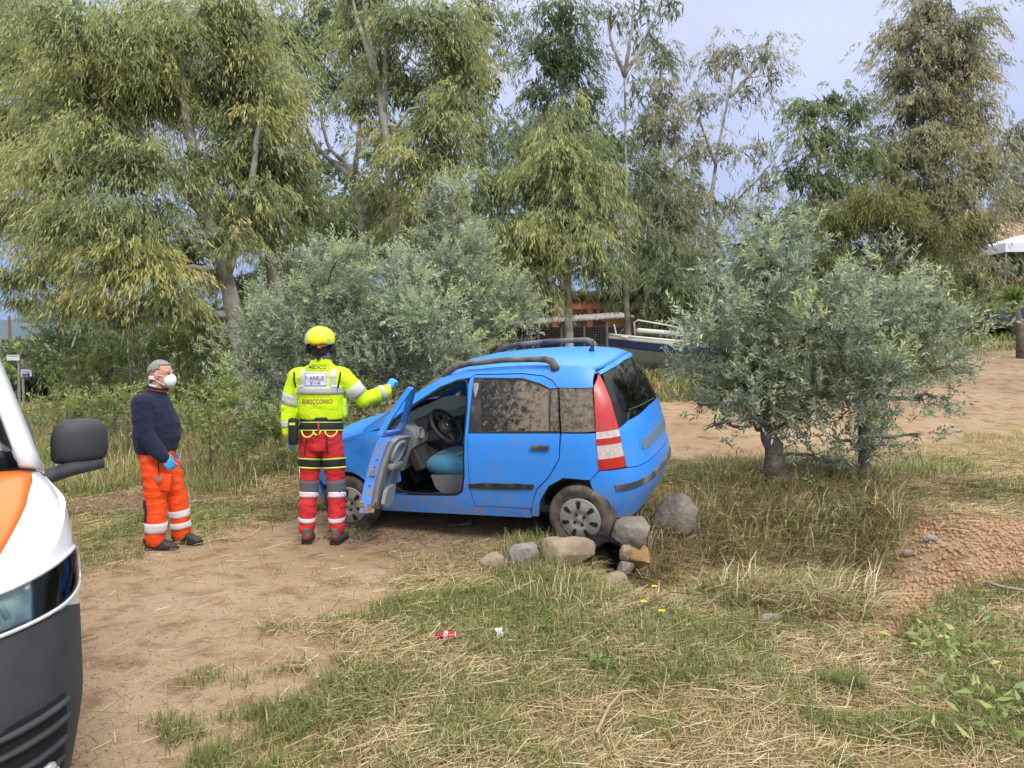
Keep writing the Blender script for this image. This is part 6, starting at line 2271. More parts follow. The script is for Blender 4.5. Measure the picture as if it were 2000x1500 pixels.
boot(man, Matrix.Translation((NA[0] + .0, NA[1], 0)) @ Matrix.Rotation(-PI / 2 - .05, 4, 'Z'), .19, .075, .09, .048, (C_SHOE, C_SHOER, C_BLACK), 'shoe')
boot(man, Matrix.Translation((FA[0] + .0, FA[1], 0)) @ Matrix.Rotation(-PI / 2 - .25, 4, 'Z'), .19, .075, .09, .048, (C_SHOE, C_SHOER, C_BLACK), 'shoe')
# ================================================================== ambulance van (only its front corner is in view)
A_WHITE = mat('white_van_paint', (0.74, 0.76, 0.78), (0.70, 0.72, 0.74), scale=3, rough=0.28, coat=0.5)
A_ORANGE = mat('orange_livery_film', (0.85, 0.17, 0.01), rough=0.35, coat=0.3)
A_BUMP = mat('dark_bumper_plastic', (0.028, 0.033, 0.042), (0.045, 0.05, 0.058), scale=6, rough=0.55, bump=0.12, bscale=500, rough2=.7)
A_GLASS = glass_material('van_windscreen', lo=0.6, hi=0.9, dmin=0.0, dmax=0.12, clear=0.55, dust=(.3, .3, .3))
A_LENS = glass_material('van_headlamp_lens', lo=0.6, hi=0.9, dmin=0.0, dmax=0.1, clear=0.97, dust=(.3, .3, .3))
A_SIL = mat('silver_lamp_reflector', (0.75, 0.77, 0.80), rough=0.35, metal=0.5)
van = empty('ambulance_van', (-1.935, 1.74, 0.0), math.atan2(-.77, .64))
tag(van, 'white ambulance van with orange stripe, dark bumper and large black wing mirror', 'van')
VX0, VN = -.75, 2.7
def vw(z): return float(np.interp(z, [.2, .5, 1.0, 1.2, 1.5, 1.95], [.90, .945, .94, .91, .86, .76]))
def vf(z): return float(np.interp(z, [.2, .42, .62, .78, .92, 1.05, 1.2], [-.07, 0, 0, -.035, -.10, -.20, -.36]))


def vfront(off=0.0):
    def f(th, z):
        a = math.radians(th)
        c, s = math.cos(a), math.sin(a)
        rr = (abs(c) ** VN + abs(s) ** VN) ** (-1 / VN)
        return np.array([VX0 + (vf(z) - VX0 + off) * s * rr, (vw(z) + off) * c * rr, z])
    return f


def vside(side, off=0.0):
    def f(x, z):
        b = min(1, max(0, (x - VX0) / (vf(z) - VX0)))
        return np.array([x, side * ((vw(z)) * max(0, 1 - b ** VN) ** (1 / VN) + off), z])
    return f


VC = np.array([-1.5, 0, .8])
VSX = .0151


def vpanel(name, poly, m, parent, f, thick=.02, step=.05, it=0, sx=VSX):
    V, F = panel_data(poly, f, thick, step, it, sx, VC)
    return pymesh(name, V, F, m, parent, smooth=True)


mir = lambda P: [(180 - a, b) for a, b in P]
# bumper: one dark shell round the nose
vpanel('front_bumper', [(4, .30), (30, .22), (90, .20), (150, .22), (176, .30), (176, .66), (162, .80), (148, .848), (128, .835), (112, .75), (90, .70), (68, .75), (52, .835), (32, .848), (18, .80), (4, .66)], A_BUMP, van, vfront(0), .03, .05)
for sgn in (1, -1):
    mm_ = (lambda P: P) if sgn > 0 else mir
    # recessed side intake with slats
    itk = vpanel('bumper_intake', mm_([(33, .30), (60, .29), (62, .50), (50, .585), (36, .59)]), mat('intake_black', (.008, .008, .009), rough=.8), van, vfront(.003), .006, .05)
    for z_ in (.36, .43, .50, .555):
        a0, a1 = 35, 60 - (z_ - .3) * 12
        P = [vfront(.008)(a if sgn > 0 else 180 - a, z_ + .012 * (57 - a) / 30) for a in np.linspace(a0, a1, 9)]
        MB().tube(P, [.010, .014, .015, .015, .015, .015, .014, .012, .008], 8, flat=.7).obj('intake_slat', A_BUMP, itk, smooth=True)
    fg = MB()
    fc_ = vfront(.0)(41 if sgn > 0 else 139, .335)
    nd = Vector((math.sin(math.radians(41)), sgn * math.cos(math.radians(41)), 0)).to_track_quat('Z', 'Y').to_matrix().to_4x4()
    fg.lathe([(.055, .0), (.055, .02), (.045, .03), (.0005, .034)], 24, Matrix.Translation(fc_) @ nd)
    fg.obj('fog_lamp', A_SIL, itk, smooth=True)
    # headlamp: silver bucket behind a clear lens
    hp_ = mm_([(15, .885), (18, .985), (23, 1.012), (32, 1.0), (48, .965), (64, .94), (66, .86), (52, .845), (34, .86)])
    hl_ = vpanel('headlamp', hp_, mat('lamp_bucket', (.55, .57, .61), (.22, .23, .26), scale=16, rough=.45, metal=.1), van, vfront(-.03), .03, .05)
    MB().tube([vfront(.004)(*q_) for q_ in dens(hp_, .05, VSX)], .007, 6, closed=True).obj('lamp_rim', A_SIL, hl_, smooth=True)
    vpanel('lamp_lens', hp_, A_LENS, hl_, vfront(.004), .004, .05)
    for (pts_) in ([(20, .975), (30, .972), (44, .945)], [(20, .975), (19, .915), (28, .895), (40, .885)], [(48, .885), (50, .94), (62, .92)], [(60, .88), (54, .865), (50, .89)], [(28, .945), (42, .918)]):
        q_ = [vfront(-.018)(a if sgn > 0 else 180 - a, z_) for a, z_ in pts_]
        MB().tube(q_, .014, 8, flat=.8).obj('light_guide', A_SIL, hl_, smooth=True)
    MB().tube([vfront(.006)(a if sgn > 0 else 180 - a, z_) for a, z_ in ((54, .83), (66, .80), (88, .78))], .012, 8, flat=.6).obj('chrome_trim', P_CHROME, van, smooth=True)
    # white wing
    vpanel('front_wing', [(-.75, 1.17), (-.60, 1.14), (-.45, 1.06), (-.33, 1.0)] + [(-.325, .97), (-.30, .88), (-.36, .80), (-.50, .66)] + [(-.98 + .39 * math.cos(math.radians(a)), .36 + .39 * math.sin(math.radians(a))) for a in range(25, 181, 15)] + [(-1.40, .30), (-1.52, .30), (-1.52, 1.20), (-1.2, 1.205)], A_WHITE, van, vside(sgn, -.002), .02, .06, 0, 1.0)
    vpanel('cab_door', [(-1.53, .30), (-2.55, .30), (-2.55, 1.20), (-1.53, 1.205)], A_WHITE, van, vside(sgn, -.002), .03, .12, 0, 1.0)
    vpanel('cab_window', [(-1.10, 1.235), (-2.52, 1.225), (-2.52, 1.80), (-1.86, 1.82), (-1.5, 1.58)], A_GLASS, van, vside(sgn, -.01), .006, .12, 0, 1.0)
    vpanel('body_side', [(-2.57, .30), (-2.57, 1.95), (-5.0, 1.95), (-5.0, .30)], A_WHITE, van, vside(sgn, -.002), .03, .2, 0, 1.0)
    vpanel('orange_side_stripe', [(-2.58, .80), (-2.58, 1.15), (-4.98, 1.15), (-4.98, .80)], A_ORANGE, van, vside(sgn, .001), .003, .2, 0, 1.0)
# bonnet
def vbase(v): return np.array([-.80 - .16 * abs(v) ** 2.2, .86 * v, 1.275 - .035 * v * v])
def vtop(v): return np.array([-1.50 - .14 * abs(v) ** 2.2, .73 * v, 1.90 - .03 * v * v])
def vlead(v):
    th = 90 - 71 * v
    z = float(np.interp(abs(v), [0, .35, .75, .93, 1], [.955, .94, .985, 1.015, 1.02]))
    return vfront(.002)(th, z)
def bonnet_pt(v, t, off=0.0):
    a, b = vlead(v), vbase(v)
    p = a + (b - a) * t
    p[2] += .05 * math.sin(PI * t) + off
    p[0] += .03 * math.sin(PI * t) + off * .5
    return p
v2 = np.linspace(-1, 1, 41)
bo = sheet('bonnet', [[bonnet_pt(v, t) for v in v2] for t in np.linspace(0, 1, 12)], A_WHITE, van, .015)
def edge_v(t): return float(np.interp(t, [.0, .2, .45, .7, 1.0], [.45, .62, .80, .92, .985]))
sheet('orange_bonnet_stripe', [[bonnet_pt(-edge_v(t) + 2 * edge_v(t) * j / 30, t, .003) for j in range(31)] for t in np.linspace(.02, .985, 12)], A_ORANGE, bo, .001)
MB().box((-.84, 0, 1.262), (.10, 1.35, .03), bev=.01).obj('cowl', A_BUMP, van)
sheet('windscreen', [[vbase(v * .93) + (vtop(v * .93) - vbase(v * .93)) * t + np.array([.03 * math.sin(PI * t), 0, .0]) for v in v2] for t in np.linspace(0.02, 1, 10)], A_GLASS, van, .006)
for sgn in (1, -1):
    pl = MB()
    rgs = []
    for t in np.linspace(0, 1, 10):
        c_ = vbase(sgn * .985) + (vtop(sgn * .985) - vbase(sgn * .985)) * t + np.array([.03 * math.sin(PI * t), 0, 0])
        rgs.append((c_, (.065, -sgn * .03, .03), (.02, sgn * .035, .0)))
    ring_loft(pl, rgs, 14, .8)
    pl.obj('windscreen_pillar', A_WHITE, van, smooth=True)
    # big black wing mirror
    mi = MB()
    c0 = Vector((-1.22, sgn * 1.065, 1.315))
    rgs = []
    for q_, w_, h_, dz in ((-.125, .030, .055, -.03), (-.11, .050, .088, -.012), (-.05, .062, .105, 0), (.03, .062, .105, .002), (.09, .055, .098, .0), (.118, .038, .075, -.006), (.128, .018, .045, -.008)):
        rgs.append((c0 + Vector((-.03 * abs(q_) * 4, sgn * q_ * .86, dz)), (w_, 0, 0), (0, 0, h_ * .93)))
    ring_loft(mi, rgs, 24, .72)
    mo = mi.obj('wing_mirror', A_BUMP, van, smooth=True)
    arm = MB()
    ring_loft(arm, [((-1.10, sgn * .87, 1.17), (.08, 0, .0), (0, 0, .035)), ((-1.16, sgn * .95, 1.185), (.06, 0, 0), (0, 0, .03)), ((-1.21, sgn * 1.03, 1.20), (.055, 0, 0), (0, 0, .032)), ((-1.22, sgn * 1.15, 1.212), (.05, 0, 0), (0, 0, .024))], 16, .8)
    arm.obj('mirror_arm', A_BUMP, mo, smooth=True)
    MB().box((-1.284, sgn * 1.062, 1.315), (.006, .15, .13), bev=.002).obj('mirror_glass', A_SIL, mo)
    MB().prism([(-.93, 1.245), (-1.12, 1.235), (-1.30, 1.43)], sgn * .868, sgn * .880, Mp).obj('quarter_trim', A_BUMP, van)
sheet('van_roof', [[(x_, y_, z_ - .06 * abs(y_ / w_) ** 3) for y_, w_ in [(v * ww, ww) for v in np.linspace(-1, 1, 15)]] for x_, z_, ww in ((-1.50, 1.90, .72), (-1.8, 1.97, .765), (-2.5, 1.99, .775), (-5.0, 1.99, .775))], A_WHITE, van, .03)
bk = MB().box((-5.0, 0, 1.12), (.04, 1.7, 1.64))
bk.obj('tail_doors', A_WHITE, van)
cb = MB()
cb.box((-1.2, 0, .55), (1.0, 1.5, .5))
cb.box((-3.2, 0, .42), (3.5, 1.6, .2))
cb.obj('chassis', P_CHAR, van)
MB().box((-1.25, 0, 1.10), (.45, 1.45, .22), bev=.06).obj('dashboard', P_GREY, van)
for y_ in (.42, -.42):
    st_ = MB().box((-2.05, y_, .95), (.5, .48, .16), bev=.05)
    st_.box((-2.32, y_, 1.3), (.14, .48, .66), bev=.05)
    st_.obj('cab_seat', P_CHAR, van)
MB().box((-2.6, 0, 1.3), (.04, 1.5, 1.2)).obj('bulkhead', P_GREY, van)
for sgn in (1, -1):
    for wx in (-.98, -4.0):
        Mx = Matrix.Translation((wx, sgn * .80, .335)) @ Matrix.Rotation(-sgn * PI / 2, 4, 'X')
        ty = MB().lathe([(.20, -.09), (.30, -.10), (.335, -.07), (.335, .07), (.30, .10), (.22, .095)], 36, Mx)
        to = ty.obj('wheel', P_TYRE, van, smooth=True)
        MB().lathe([(.215, .06), (.225, .09), (.20, .085), (.12, .06), (.06, .075), (.0005, .078)], 30, Mx).obj('rim', P_HUB, to, smooth=True)
vpanel('grille', [(67, .76), (90, .72), (113, .76), (112, .92), (90, .93), (68, .92)], P_DARK, van, vfront(-.006), .02, .06)
for z_ in (.79, .84, .89):
    MB().tube([vfront(.004)(a, z_) for a in np.linspace(68, 112, 9)], .008, 6).obj('grille_bar', P_CHROME, van)
# ================================================================== buildings and things in the background
B_ORANGE = mat('orange_render', (0.52, 0.20, 0.085), (0.46, 0.17, 0.07), scale=2, rough=0.9, bump=0.2, bscale=30)
B_BROWN = mat('brown_shutter_wood', (0.08, 0.04, 0.025), (0.11, 0.06, 0.035), scale=12, rough=0.7)
B_ROOFE = mat('grey_corrugated_sheet', (0.42, 0.42, 0.41), (0.27, 0.24, 0.21), scale=3, rough=0.75)
B_DARKW = mat('dark_shed_timber', (0.030, 0.026, 0.023), (0.05, 0.042, 0.036), scale=9, rough=0.9)
B_WIRE = mat('galvanised_wire', (0.20, 0.20, 0.20), rough=0.5, metal=0.5)
B_POST = mat('weathered_post', (0.33, 0.32, 0.31), (0.24, 0.23, 0.22), scale=12, rough=0.85)
B_TILE = mat('terracotta_roof_tile', (0.40, 0.25, 0.17), (0.48, 0.36, 0.27), scale=7, rough=0.85)
B_PINK = mat('pink_wall', (0.45, 0.24, 0.18), (0.42, 0.22, 0.16), scale=3, rough=0.9)
B_CANV = mat('white_canvas', (0.74, 0.75, 0.80), (0.68, 0.69, 0.74), scale=2, rough=0.7)
B_BOATW = mat('white_gelcoat', (0.66, 0.66, 0.62), (0.55, 0.54, 0.50), scale=5, rough=0.5)
B_BOATN = mat('navy_boat_stripe', (0.015, 0.03, 0.09), rough=0.45)
B_BOATG = mat('grey_hull', (0.36, 0.40, 0.42), (0.30, 0.33, 0.34), scale=4, rough=0.6)


def gz(x, y): return float(H(x, y))


# --- orange house behind the trees
HP = pt(1200, 640, 30.0)
house = empty('orange_house', (HP[0], 30.0, gz(HP[0], 30)))
tag(house, 'orange rendered house with dark flat eaves and brown shutters behind the shed', 'house')
hz0 = house.location.z
def hx(px): return pt(px, 600, 30.0)[0] - HP[0]
def hzz(py): return pt(1200, py, 30.0)[2] - hz0
MB().box(((hx(1080) + hx(1330)) / 2, 3, (hzz(578)) / 2 - .2), (hx(1330) - hx(1080), 6, hzz(578) + .4)).obj('wall', B_ORANGE, house)
MB().box(((hx(1075) + hx(1335)) / 2, 3, hzz(574)), (hx(1335) - hx(1075) + .4, 6.6, .16)).obj('eaves', mat('dark_eaves', (.06, .045, .04), rough=.8), house)
MB().box(((hx(1080) + hx(1330)) / 2, -.05, hzz(587)), (hx(1330) - hx(1080) + .1, .08, .05)).obj('string_course', mat('dark_band', (.10, .05, .03), rough=.8), house)
for x0, x1 in ((1119, 1146), (1158, 1181)):
    wn = MB().box(((hx(x0) + hx(x1)) / 2, -.02, (hzz(604) + hzz(640)) / 2), (hx(x1) - hx(x0), .06, hzz(604) - hzz(640))).obj('shutter', B_BROWN, house)
    for k in range(5):
        MB().box(((hx(x0) + hx(x1)) / 2, -.06, hzz(606) + (hzz(636) - hzz(606)) * k / 4), (hx(x1) - hx(x0) - .06, .02, .03)).obj('slat', B_BROWN, wn)
# --- low animal shed with a sloping sheet roof and wire front
SY = 21.5
S0, S1 = pt(1008, 640, SY), pt(1228, 620, SY)
shed = empty('animal_shed', ((S0[0] + S1[0]) / 2, SY, gz((S0[0] + S1[0]) / 2, SY) - .1))
tag(shed, 'low dark shed with a sloping grey sheet roof and wire mesh front', 'shed')
o3 = np.array(shed.location)
w2 = (S1[0] - S0[0]) / 2
zl, zr = pt(1030, 634, SY)[2] - o3[2], pt(1225, 618, SY)[2] - o3[2]
V = [(-w2 - .15, -.35, zl), (w2 + .1, -.35, zr), (w2 + .1, 2.4, zr + .25), (-w2 - .15, 2.4, zl + .25)]
rf = MB()
nC = 60
VV, FF = [], []
for j in (0, 1):
    for i in range(nC + 1):
        u_ = i / nC
        x_ = -w2 - .15 + (2 * w2 + .25) * u_
        VV.append((x_, -.35 + 2.75 * j, zl + (zr - zl) * u_ + .25 * j + .018 * math.sin(i * PI * .8)))
FF = [(i, i + 1, nC + 2 + i, nC + 1 + i) for i in range(nC)]
ro = pymesh('sheet_roof', VV, FF, B_ROOFE, shed, smooth=True)
ro.modifiers.new('t', 'SOLIDIFY').thickness = .05
MB().box((0, 2.2, zl / 2), (2 * w2, .05, zl)).obj('back_wall', B_DARKW, shed)
for sg in (-1, 1):
    MB().box((sg * w2, 1.0, zl / 2), (.05, 2.3, zl)).obj('side_wall', B_DARKW, shed)
for k in range(6):
    x_ = -w2 + 2 * w2 * k / 5
    MB().box((x_, -.2, (zl + (zr - zl) * k / 5) / 2), (.05, .05, zl + (zr - zl) * k / 5)).obj('post', B_POST, shed)
ms = MB()
for k in range(70):
    x_ = -w2 + 2 * w2 * k / 69
    ms.box((x_, -.23, (zl) / 2), (.007, .007, zl))
for k in range(12):
    ms.box((0, -.235, .1 + (zl - .1) * k / 12), (2 * w2, .006, .007))
tag(ms.obj('wire_mesh', B_WIRE, shed), kind='stuff')
# --- dark flat canopy on posts behind the foreground olive
CY = 20.0
c0_, c1_ = pt(1318, 558, CY), pt(1415, 552, CY)
canopy = empty('flat_canopy', ((c0_[0] + c1_[0]) / 2, CY, gz((c0_[0] + c1_[0]) / 2, CY)))
tag(canopy, 'dark flat canopy on thin posts beyond the boat', 'canopy')
cz = c0_[2] - canopy.location.z
hw = (c1_[0] - c0_[0]) / 2
MB().box((.1, 1.0, cz), (2 * hw + .3, 2.4, .10), Matrix.Rotation(-.06, 3, 'Y')).obj('roof', P_DARK, canopy)
for sg in (-1, 1):
    for yy in (0, 2):
        MB().box((sg * hw, yy, cz / 2 - .05), (.06, .06, cz - .1)).obj('post', B_DARKW, canopy)
# --- boat on the ground
BY = 17.0
bb0, bb1 = pt(1190, 665, BY), pt(1372, 680, BY)
boat = empty('small_boat', (bb0[0], BY, gz((bb0[0] + bb1[0]) / 2, BY)), -.10)
tag(boat, 'small white open boat with a navy stripe lying behind the blue car', 'boat')
bl_ = bb1[0] - bb0[0] + .4
zt = bb0[2] - boat.location.z
st_s = np.linspace(0, 1, 16)
gun, navy, keel = [], [], []
V, F = [], []
for u_ in st_s:
    hw_ = .62 * (1 - (1 - min(1, u_ / .55)) ** 2.4) + .02
    sheer = zt + .12 * (1 - u_) ** 2 - .10 * u_
    for (a, z_) in ((1.0, sheer), (1.0, sheer - .05), (.985, sheer - .07), (.96, sheer - .22), (.93, sheer - .24), (.55, sheer - .55 + .1 * (1 - u_)), (.0, sheer - .72 + .35 * max(0, .25 - u_) * 4 * .5)):
        V.append((u_ * bl_ + (1 - a) * .25 * (1 - u_), -hw_ * a, max(z_, -.05)))
K_ = 7
mf = []
for side in (0, 1):
    b0_ = len(V) if side else 0
    if side:
        V += [(x_, -y_, z_) for x_, y_, z_ in V[:16 * K_]]
    for i in range(15):
        for j in range(K_ - 1):
            q_ = (b0_ + i * K_ + j, b0_ + (i + 1) * K_ + j, b0_ + (i + 1) * K_ + j + 1, b0_ + i * K_ + j + 1)
            F.append(q_ if side == 0 else q_[::-1])
            mf.append([0, 0, 1, 1, 2, 2][j])
F.append(tuple(15 * K_ + j for j in range(K_)) + tuple(16 * K_ + 15 * K_ + j for j in range(K_ - 2, -1, -1)))
mf.append(0)
hull = pymesh('hull', V, F, [B_BOATW, B_BOATN, B_BOATG], boat, smooth=False, fm=mf)
hull.modifiers.new('t', 'SOLIDIFY').thickness = .02
gn = MB()
for sg in (1, -1):
    gn.tube([(x_, sg * y_, z_ + .01) for x_, y_, z_ in V[0:16 * K_:K_]], .03, 8)
gn.obj('gunwale', B_BOATW, boat, smooth=True)
dk = MB()
ring_loft(dk, [((.10 + .28 * q_, 0, zt + .10 - .05 * q_), (0, .04 + .42 * q_ ** .7, 0), (.02, 0, .05)) for q_ in (0, .33, .66, 1.0)], 16)
dk.obj('fore_deck', B_BOATW, boat, smooth=True)
lid = MB().box((1.15, -.05, zt + .16), (1.15, .85, .10), Matrix.Rotation(.09, 3, 'Y'), bev=.03)
smooth_angle(lid.obj('hatch_cover', B_BOATW, boat), 50)
rl = MB().tube([(.55, -.40, zt + .02), (.52, -.40, zt + .38), (.60, -.40, zt + .43), (1.3, -.45, zt + .30), (2.1, -.5, zt + .10)], .018, 8)
rl.obj('grab_rail', B_BOATW, boat, smooth=True)
an_ = MB().tube([(.15, 0, zt + .15), (.10, 0, zt + .36)], .015, 6)
an_.obj('bow_post', B_BOATW, boat)
for x_ in (.9, 1.9):
    MB().box((x_, 0, (zt - .6) / 2 - .05), (.15, .7, max(.1, zt - .55))).obj('support_block', B_DARKW, boat)

# --- tiled house, gazebo, parked car and yucca at the right edge
TH_ = pt(2010, 480, 34.0)
thouse = empty('tiled_house', (TH_[0], 34, gz(TH_[0], 34)))
tag(thouse, 'pink house with a curved terracotta tile roof beyond the gazebo', 'house')
t0 = np.array(thouse.location)
ez = pt(1960, 472, 34)[2] - t0[2]
x0_ = pt(1950, 470, 34)[0] - t0[0]
MB().box((x0_ + 4.2, 3, ez / 2 - .2), (8, 6, ez + .4)).obj('wall', B_PINK, thouse)
rf2 = MB().prism([(-.5, ez), (3, ez + 1.7), (6.5, ez), (6.5, ez - .12), (-.5, ez - .12)], x0_ - .2, x0_ + 8.6, Matrix(((0, 0, 1, 0), (1, 0, 0, 0), (0, 1, 0, 0), (0, 0, 0, 1))))
rfo = rf2.obj('roof', B_TILE, thouse)
n_til = 0
tile_me = None
for i in range(26):
    for j in range(11):
        a = math.atan2(1.7, 3.5)
        base_ = Vector((x0_ - .1 + i * .33, -.5 + j * .345, ez + j * .345 * math.tan(a) + .02))
        if tile_me is None:
            q = MB()
            V, F = [], []
            for e_ in (0, 1):
                for k in range(6):
                    an2 = PI * k / 5
                    V.append((.13 * math.cos(an2), e_ * .42 * math.cos(a), .10 * math.sin(an2) + e_ * .42 * math.sin(a)))
            F = [(k, k + 1, 7 + k, 6 + k) for k in range(5)] + [(0, 1, 2, 3, 4, 5)]
            to_ = pymesh('roof_tile', V, F, B_TILE, rfo, smooth=False)
            tile_me = to_.data
        else:
            to_ = bpy.data.objects.new('roof_tile', tile_me)
            link(to_, rfo)
        to_.location = base_
GYY = 29.0
g0 = pt(1945, 490, GYY)
gaz = empty('gazebo', (g0[0] + 1.6, GYY + 1, gz(g0[0] + 1.6, GYY)))
tag(gaz, 'white canvas gazebo on thin legs in front of the tiled house', 'gazebo')
ge = g0[2] - gaz.location.z
q = MB()
w_ = 1.65
V = [(-w_, -w_, ge - .12), (w_, -w_, ge - .12), (w_, w_, ge - .12), (-w_, w_, ge - .12), (-w_, -w_, ge + .22), (w_, -w_, ge + .22), (w_, w_, ge + .22), (-w_, w_, ge + .22), (0, 0, ge + .75)]
F = [(0, 1, 5, 4), (1, 2, 6, 5), (2, 3, 7, 6), (3, 0, 4, 7), (4, 5, 8), (5, 6, 8), (6, 7, 8), (7, 4, 8)]
go_ = pymesh('canvas_top', V, F, B_CANV, gaz)
go_.modifiers.new('t', 'SOLIDIFY').thickness = .02
for sx_ in (-1, 1):
    for sy_ in (-1, 1):
        MB().tube([(sx_ * w_ * .97, sy_ * w_ * .97, 0), (sx_ * w_ * .97, sy_ * w_ * .97, ge)], .03, 8).obj('leg', B_POST, gaz)
# dark parked car
DCY = 26.0
d0 = pt(1958, 552, DCY)
pc = empty('parked_car', (d0[0] + 1.9, DCY, gz(d0[0] + 2, DCY) + .02), -.15)
tag(pc, 'dark blue parked car under the white gazebo', 'car')
ztop = pt(1975, 524, DCY)[2] - pc.location.z
sc_ = max(.85, min(1.25, ztop / 1.5))
P_NAVYC = mat('dark_blue_paint', (.02, .03, .05), rough=.25, coat=.6)
body = MB()
sec = [(-2.0, .35, .62, .70), (-1.9, .28, .86, .80), (-1.0, .25, .94, .84), (.3, .25, .95, .84), (1.7, .25, .90, .84), (2.0, .30, .80, .76)]
V, F = [], []
for x_, zb, zt2, hw_ in sec:
    V += [(x_, -hw_, zb), (x_, -hw_ - .03, (zb + zt2) / 2), (x_, -hw_ + .03, zt2), (x_, hw_ - .03, zt2), (x_, hw_ + .03, (zb + zt2) / 2), (x_, hw_, zb)]
for i in range(len(sec) - 1):
    for k in range(6):
        F.append((i * 6 + k, (i + 1) * 6 + k, (i + 1) * 6 + (k + 1) % 6, i * 6 + (k + 1) % 6))
F += [(0, 1, 2, 3, 4, 5), tuple(len(sec) * 6 - 1 - k for k in range(6))]
body.add([(a * sc_, b * sc_, c * sc_) for a, b, c in V], F)
smooth_angle(body.obj('body', P_NAVYC, pc), 30)
cab = MB()
sec2 = [(-1.15, .93, .80), (-.55, 1.42, .62), (.1, 1.50, .62), (1.0, 1.46, .60), (1.75, .95, .78)]
V = [(-1.35, -.78, .9), (-1.35, .78, .9), (1.85, .78, .9), (1.85, -.78, .9), (-.55, -.60, 1.45), (-.55, .60, 1.45), (1.15, .60, 1.47), (1.15, -.60, 1.47)]
cab.add([(a * sc_, b * sc_, c * sc_) for a, b, c in V], [(0, 4, 5, 1), (1, 5, 6, 2), (2, 6, 7, 3), (3, 7, 4, 0)])
cab.obj('windows', mat('dark_car_glass', (.10, .14, .17), rough=.1, spec=.8), pc)
MB().box((.3 * sc_, 0, 1.47 * sc_), (1.72 * sc_, 1.22 * sc_, .05), bev=.02).obj('roof', P_NAVYC, pc)
for x_ in (-1.25, 1.25):
    for sg in (1, -1):
        MB().lathe([(.15, -.09), (.31, -.09), (.32, 0), (.31, .09), (.0005, .09)], 20, Matrix.Translation((x_ * sc_, sg * .76 * sc_, .31 * sc_)) @ Matrix.Rotation(-sg * PI / 2, 4, 'X') @ Matrix.Scale(sc_, 4)).obj('wheel', P_TYRE, pc, smooth=True)
# yucca
yk = pt(1985, 640, 20.0)
yu = empty('yucca', (yk[0], 20.0, gz(yk[0], 20.0)))
tag(yu, 'yucca with a thick bare stem and spiky green leaves by the road', 'plant')
yt = pt(1975, 585, 20.0)[2] - yu.location.z
MB().tube([(0.15, 0, -.1), (.1, 0, yt * .5), (-.08, 0, yt)], [.12, .10, .09], 10).obj('stem', M_OLBARK, yu, smooth=True)
r = np.random.default_rng(5)
n = 260
d = blob_dirs(n, r)
d[:, 2] = np.abs(d[:, 2]) * .9 - .15
V, F = leaves(np.tile(np.array([[-.08, 0, yt]]), (n, 1)), d, r.uniform(.35, .62, n), r.uniform(.03, .05, n), .06, r)
tag(npmesh('leaves', V, F, L_FIG, yu, tint=np.repeat(r.uniform(0, .6, n), 4)), kind='stuff')
# --- wire fence at the open end of the wood
FP = [(128, 770, 17.2), (136, 775, 16.6), (154, 770, 17.6), (178, 775, 16.5), (200, 780, 16.0), (222, 785, 15.5), (256, 790, 14.6), (290, 795, 13.6)]
f0 = pt(FP[0][0], 700, FP[0][2])
fence = empty('wire_fence', (f0[0], f0[1], gz(f0[0], f0[1])))
tag(fence, 'wire mesh fence on thin pale posts along the edge of the wood', 'fence')
fo = np.array(fence.location)
tops = []
for px_, py_, dd in FP:
    p = pt(px_, 700, dd)
    z0 = gz(p[0], p[1])
    h_ = 1.62
    q0 = np.array([p[0], p[1], z0 - .15]) - fo
    MB().tube([q0, q0 + np.array([random.uniform(-.03, .03), 0, h_])], .024, 8).obj('post', B_POST, fence)
    tops.append(q0)
wm = MB()
for k in range(9):
    z_ = .25 + .155 * k
    wm.tube([t_ + np.array([0, -.03, z_]) for t_ in tops], .004, 4)
for a, b in zip(tops[:-1], tops[1:]):
    m_ = max(3, int(np.linalg.norm(b - a) / .15))
    for i in range(m_):
        q0 = a + (b - a) * i / m_ + np.array([0, -.03, .2])
        wm.tube([q0, q0 + np.array([0, 0, 1.3])], .003, 4)
tag(wm.obj('wire_mesh', B_WIRE, fence), kind='stuff')
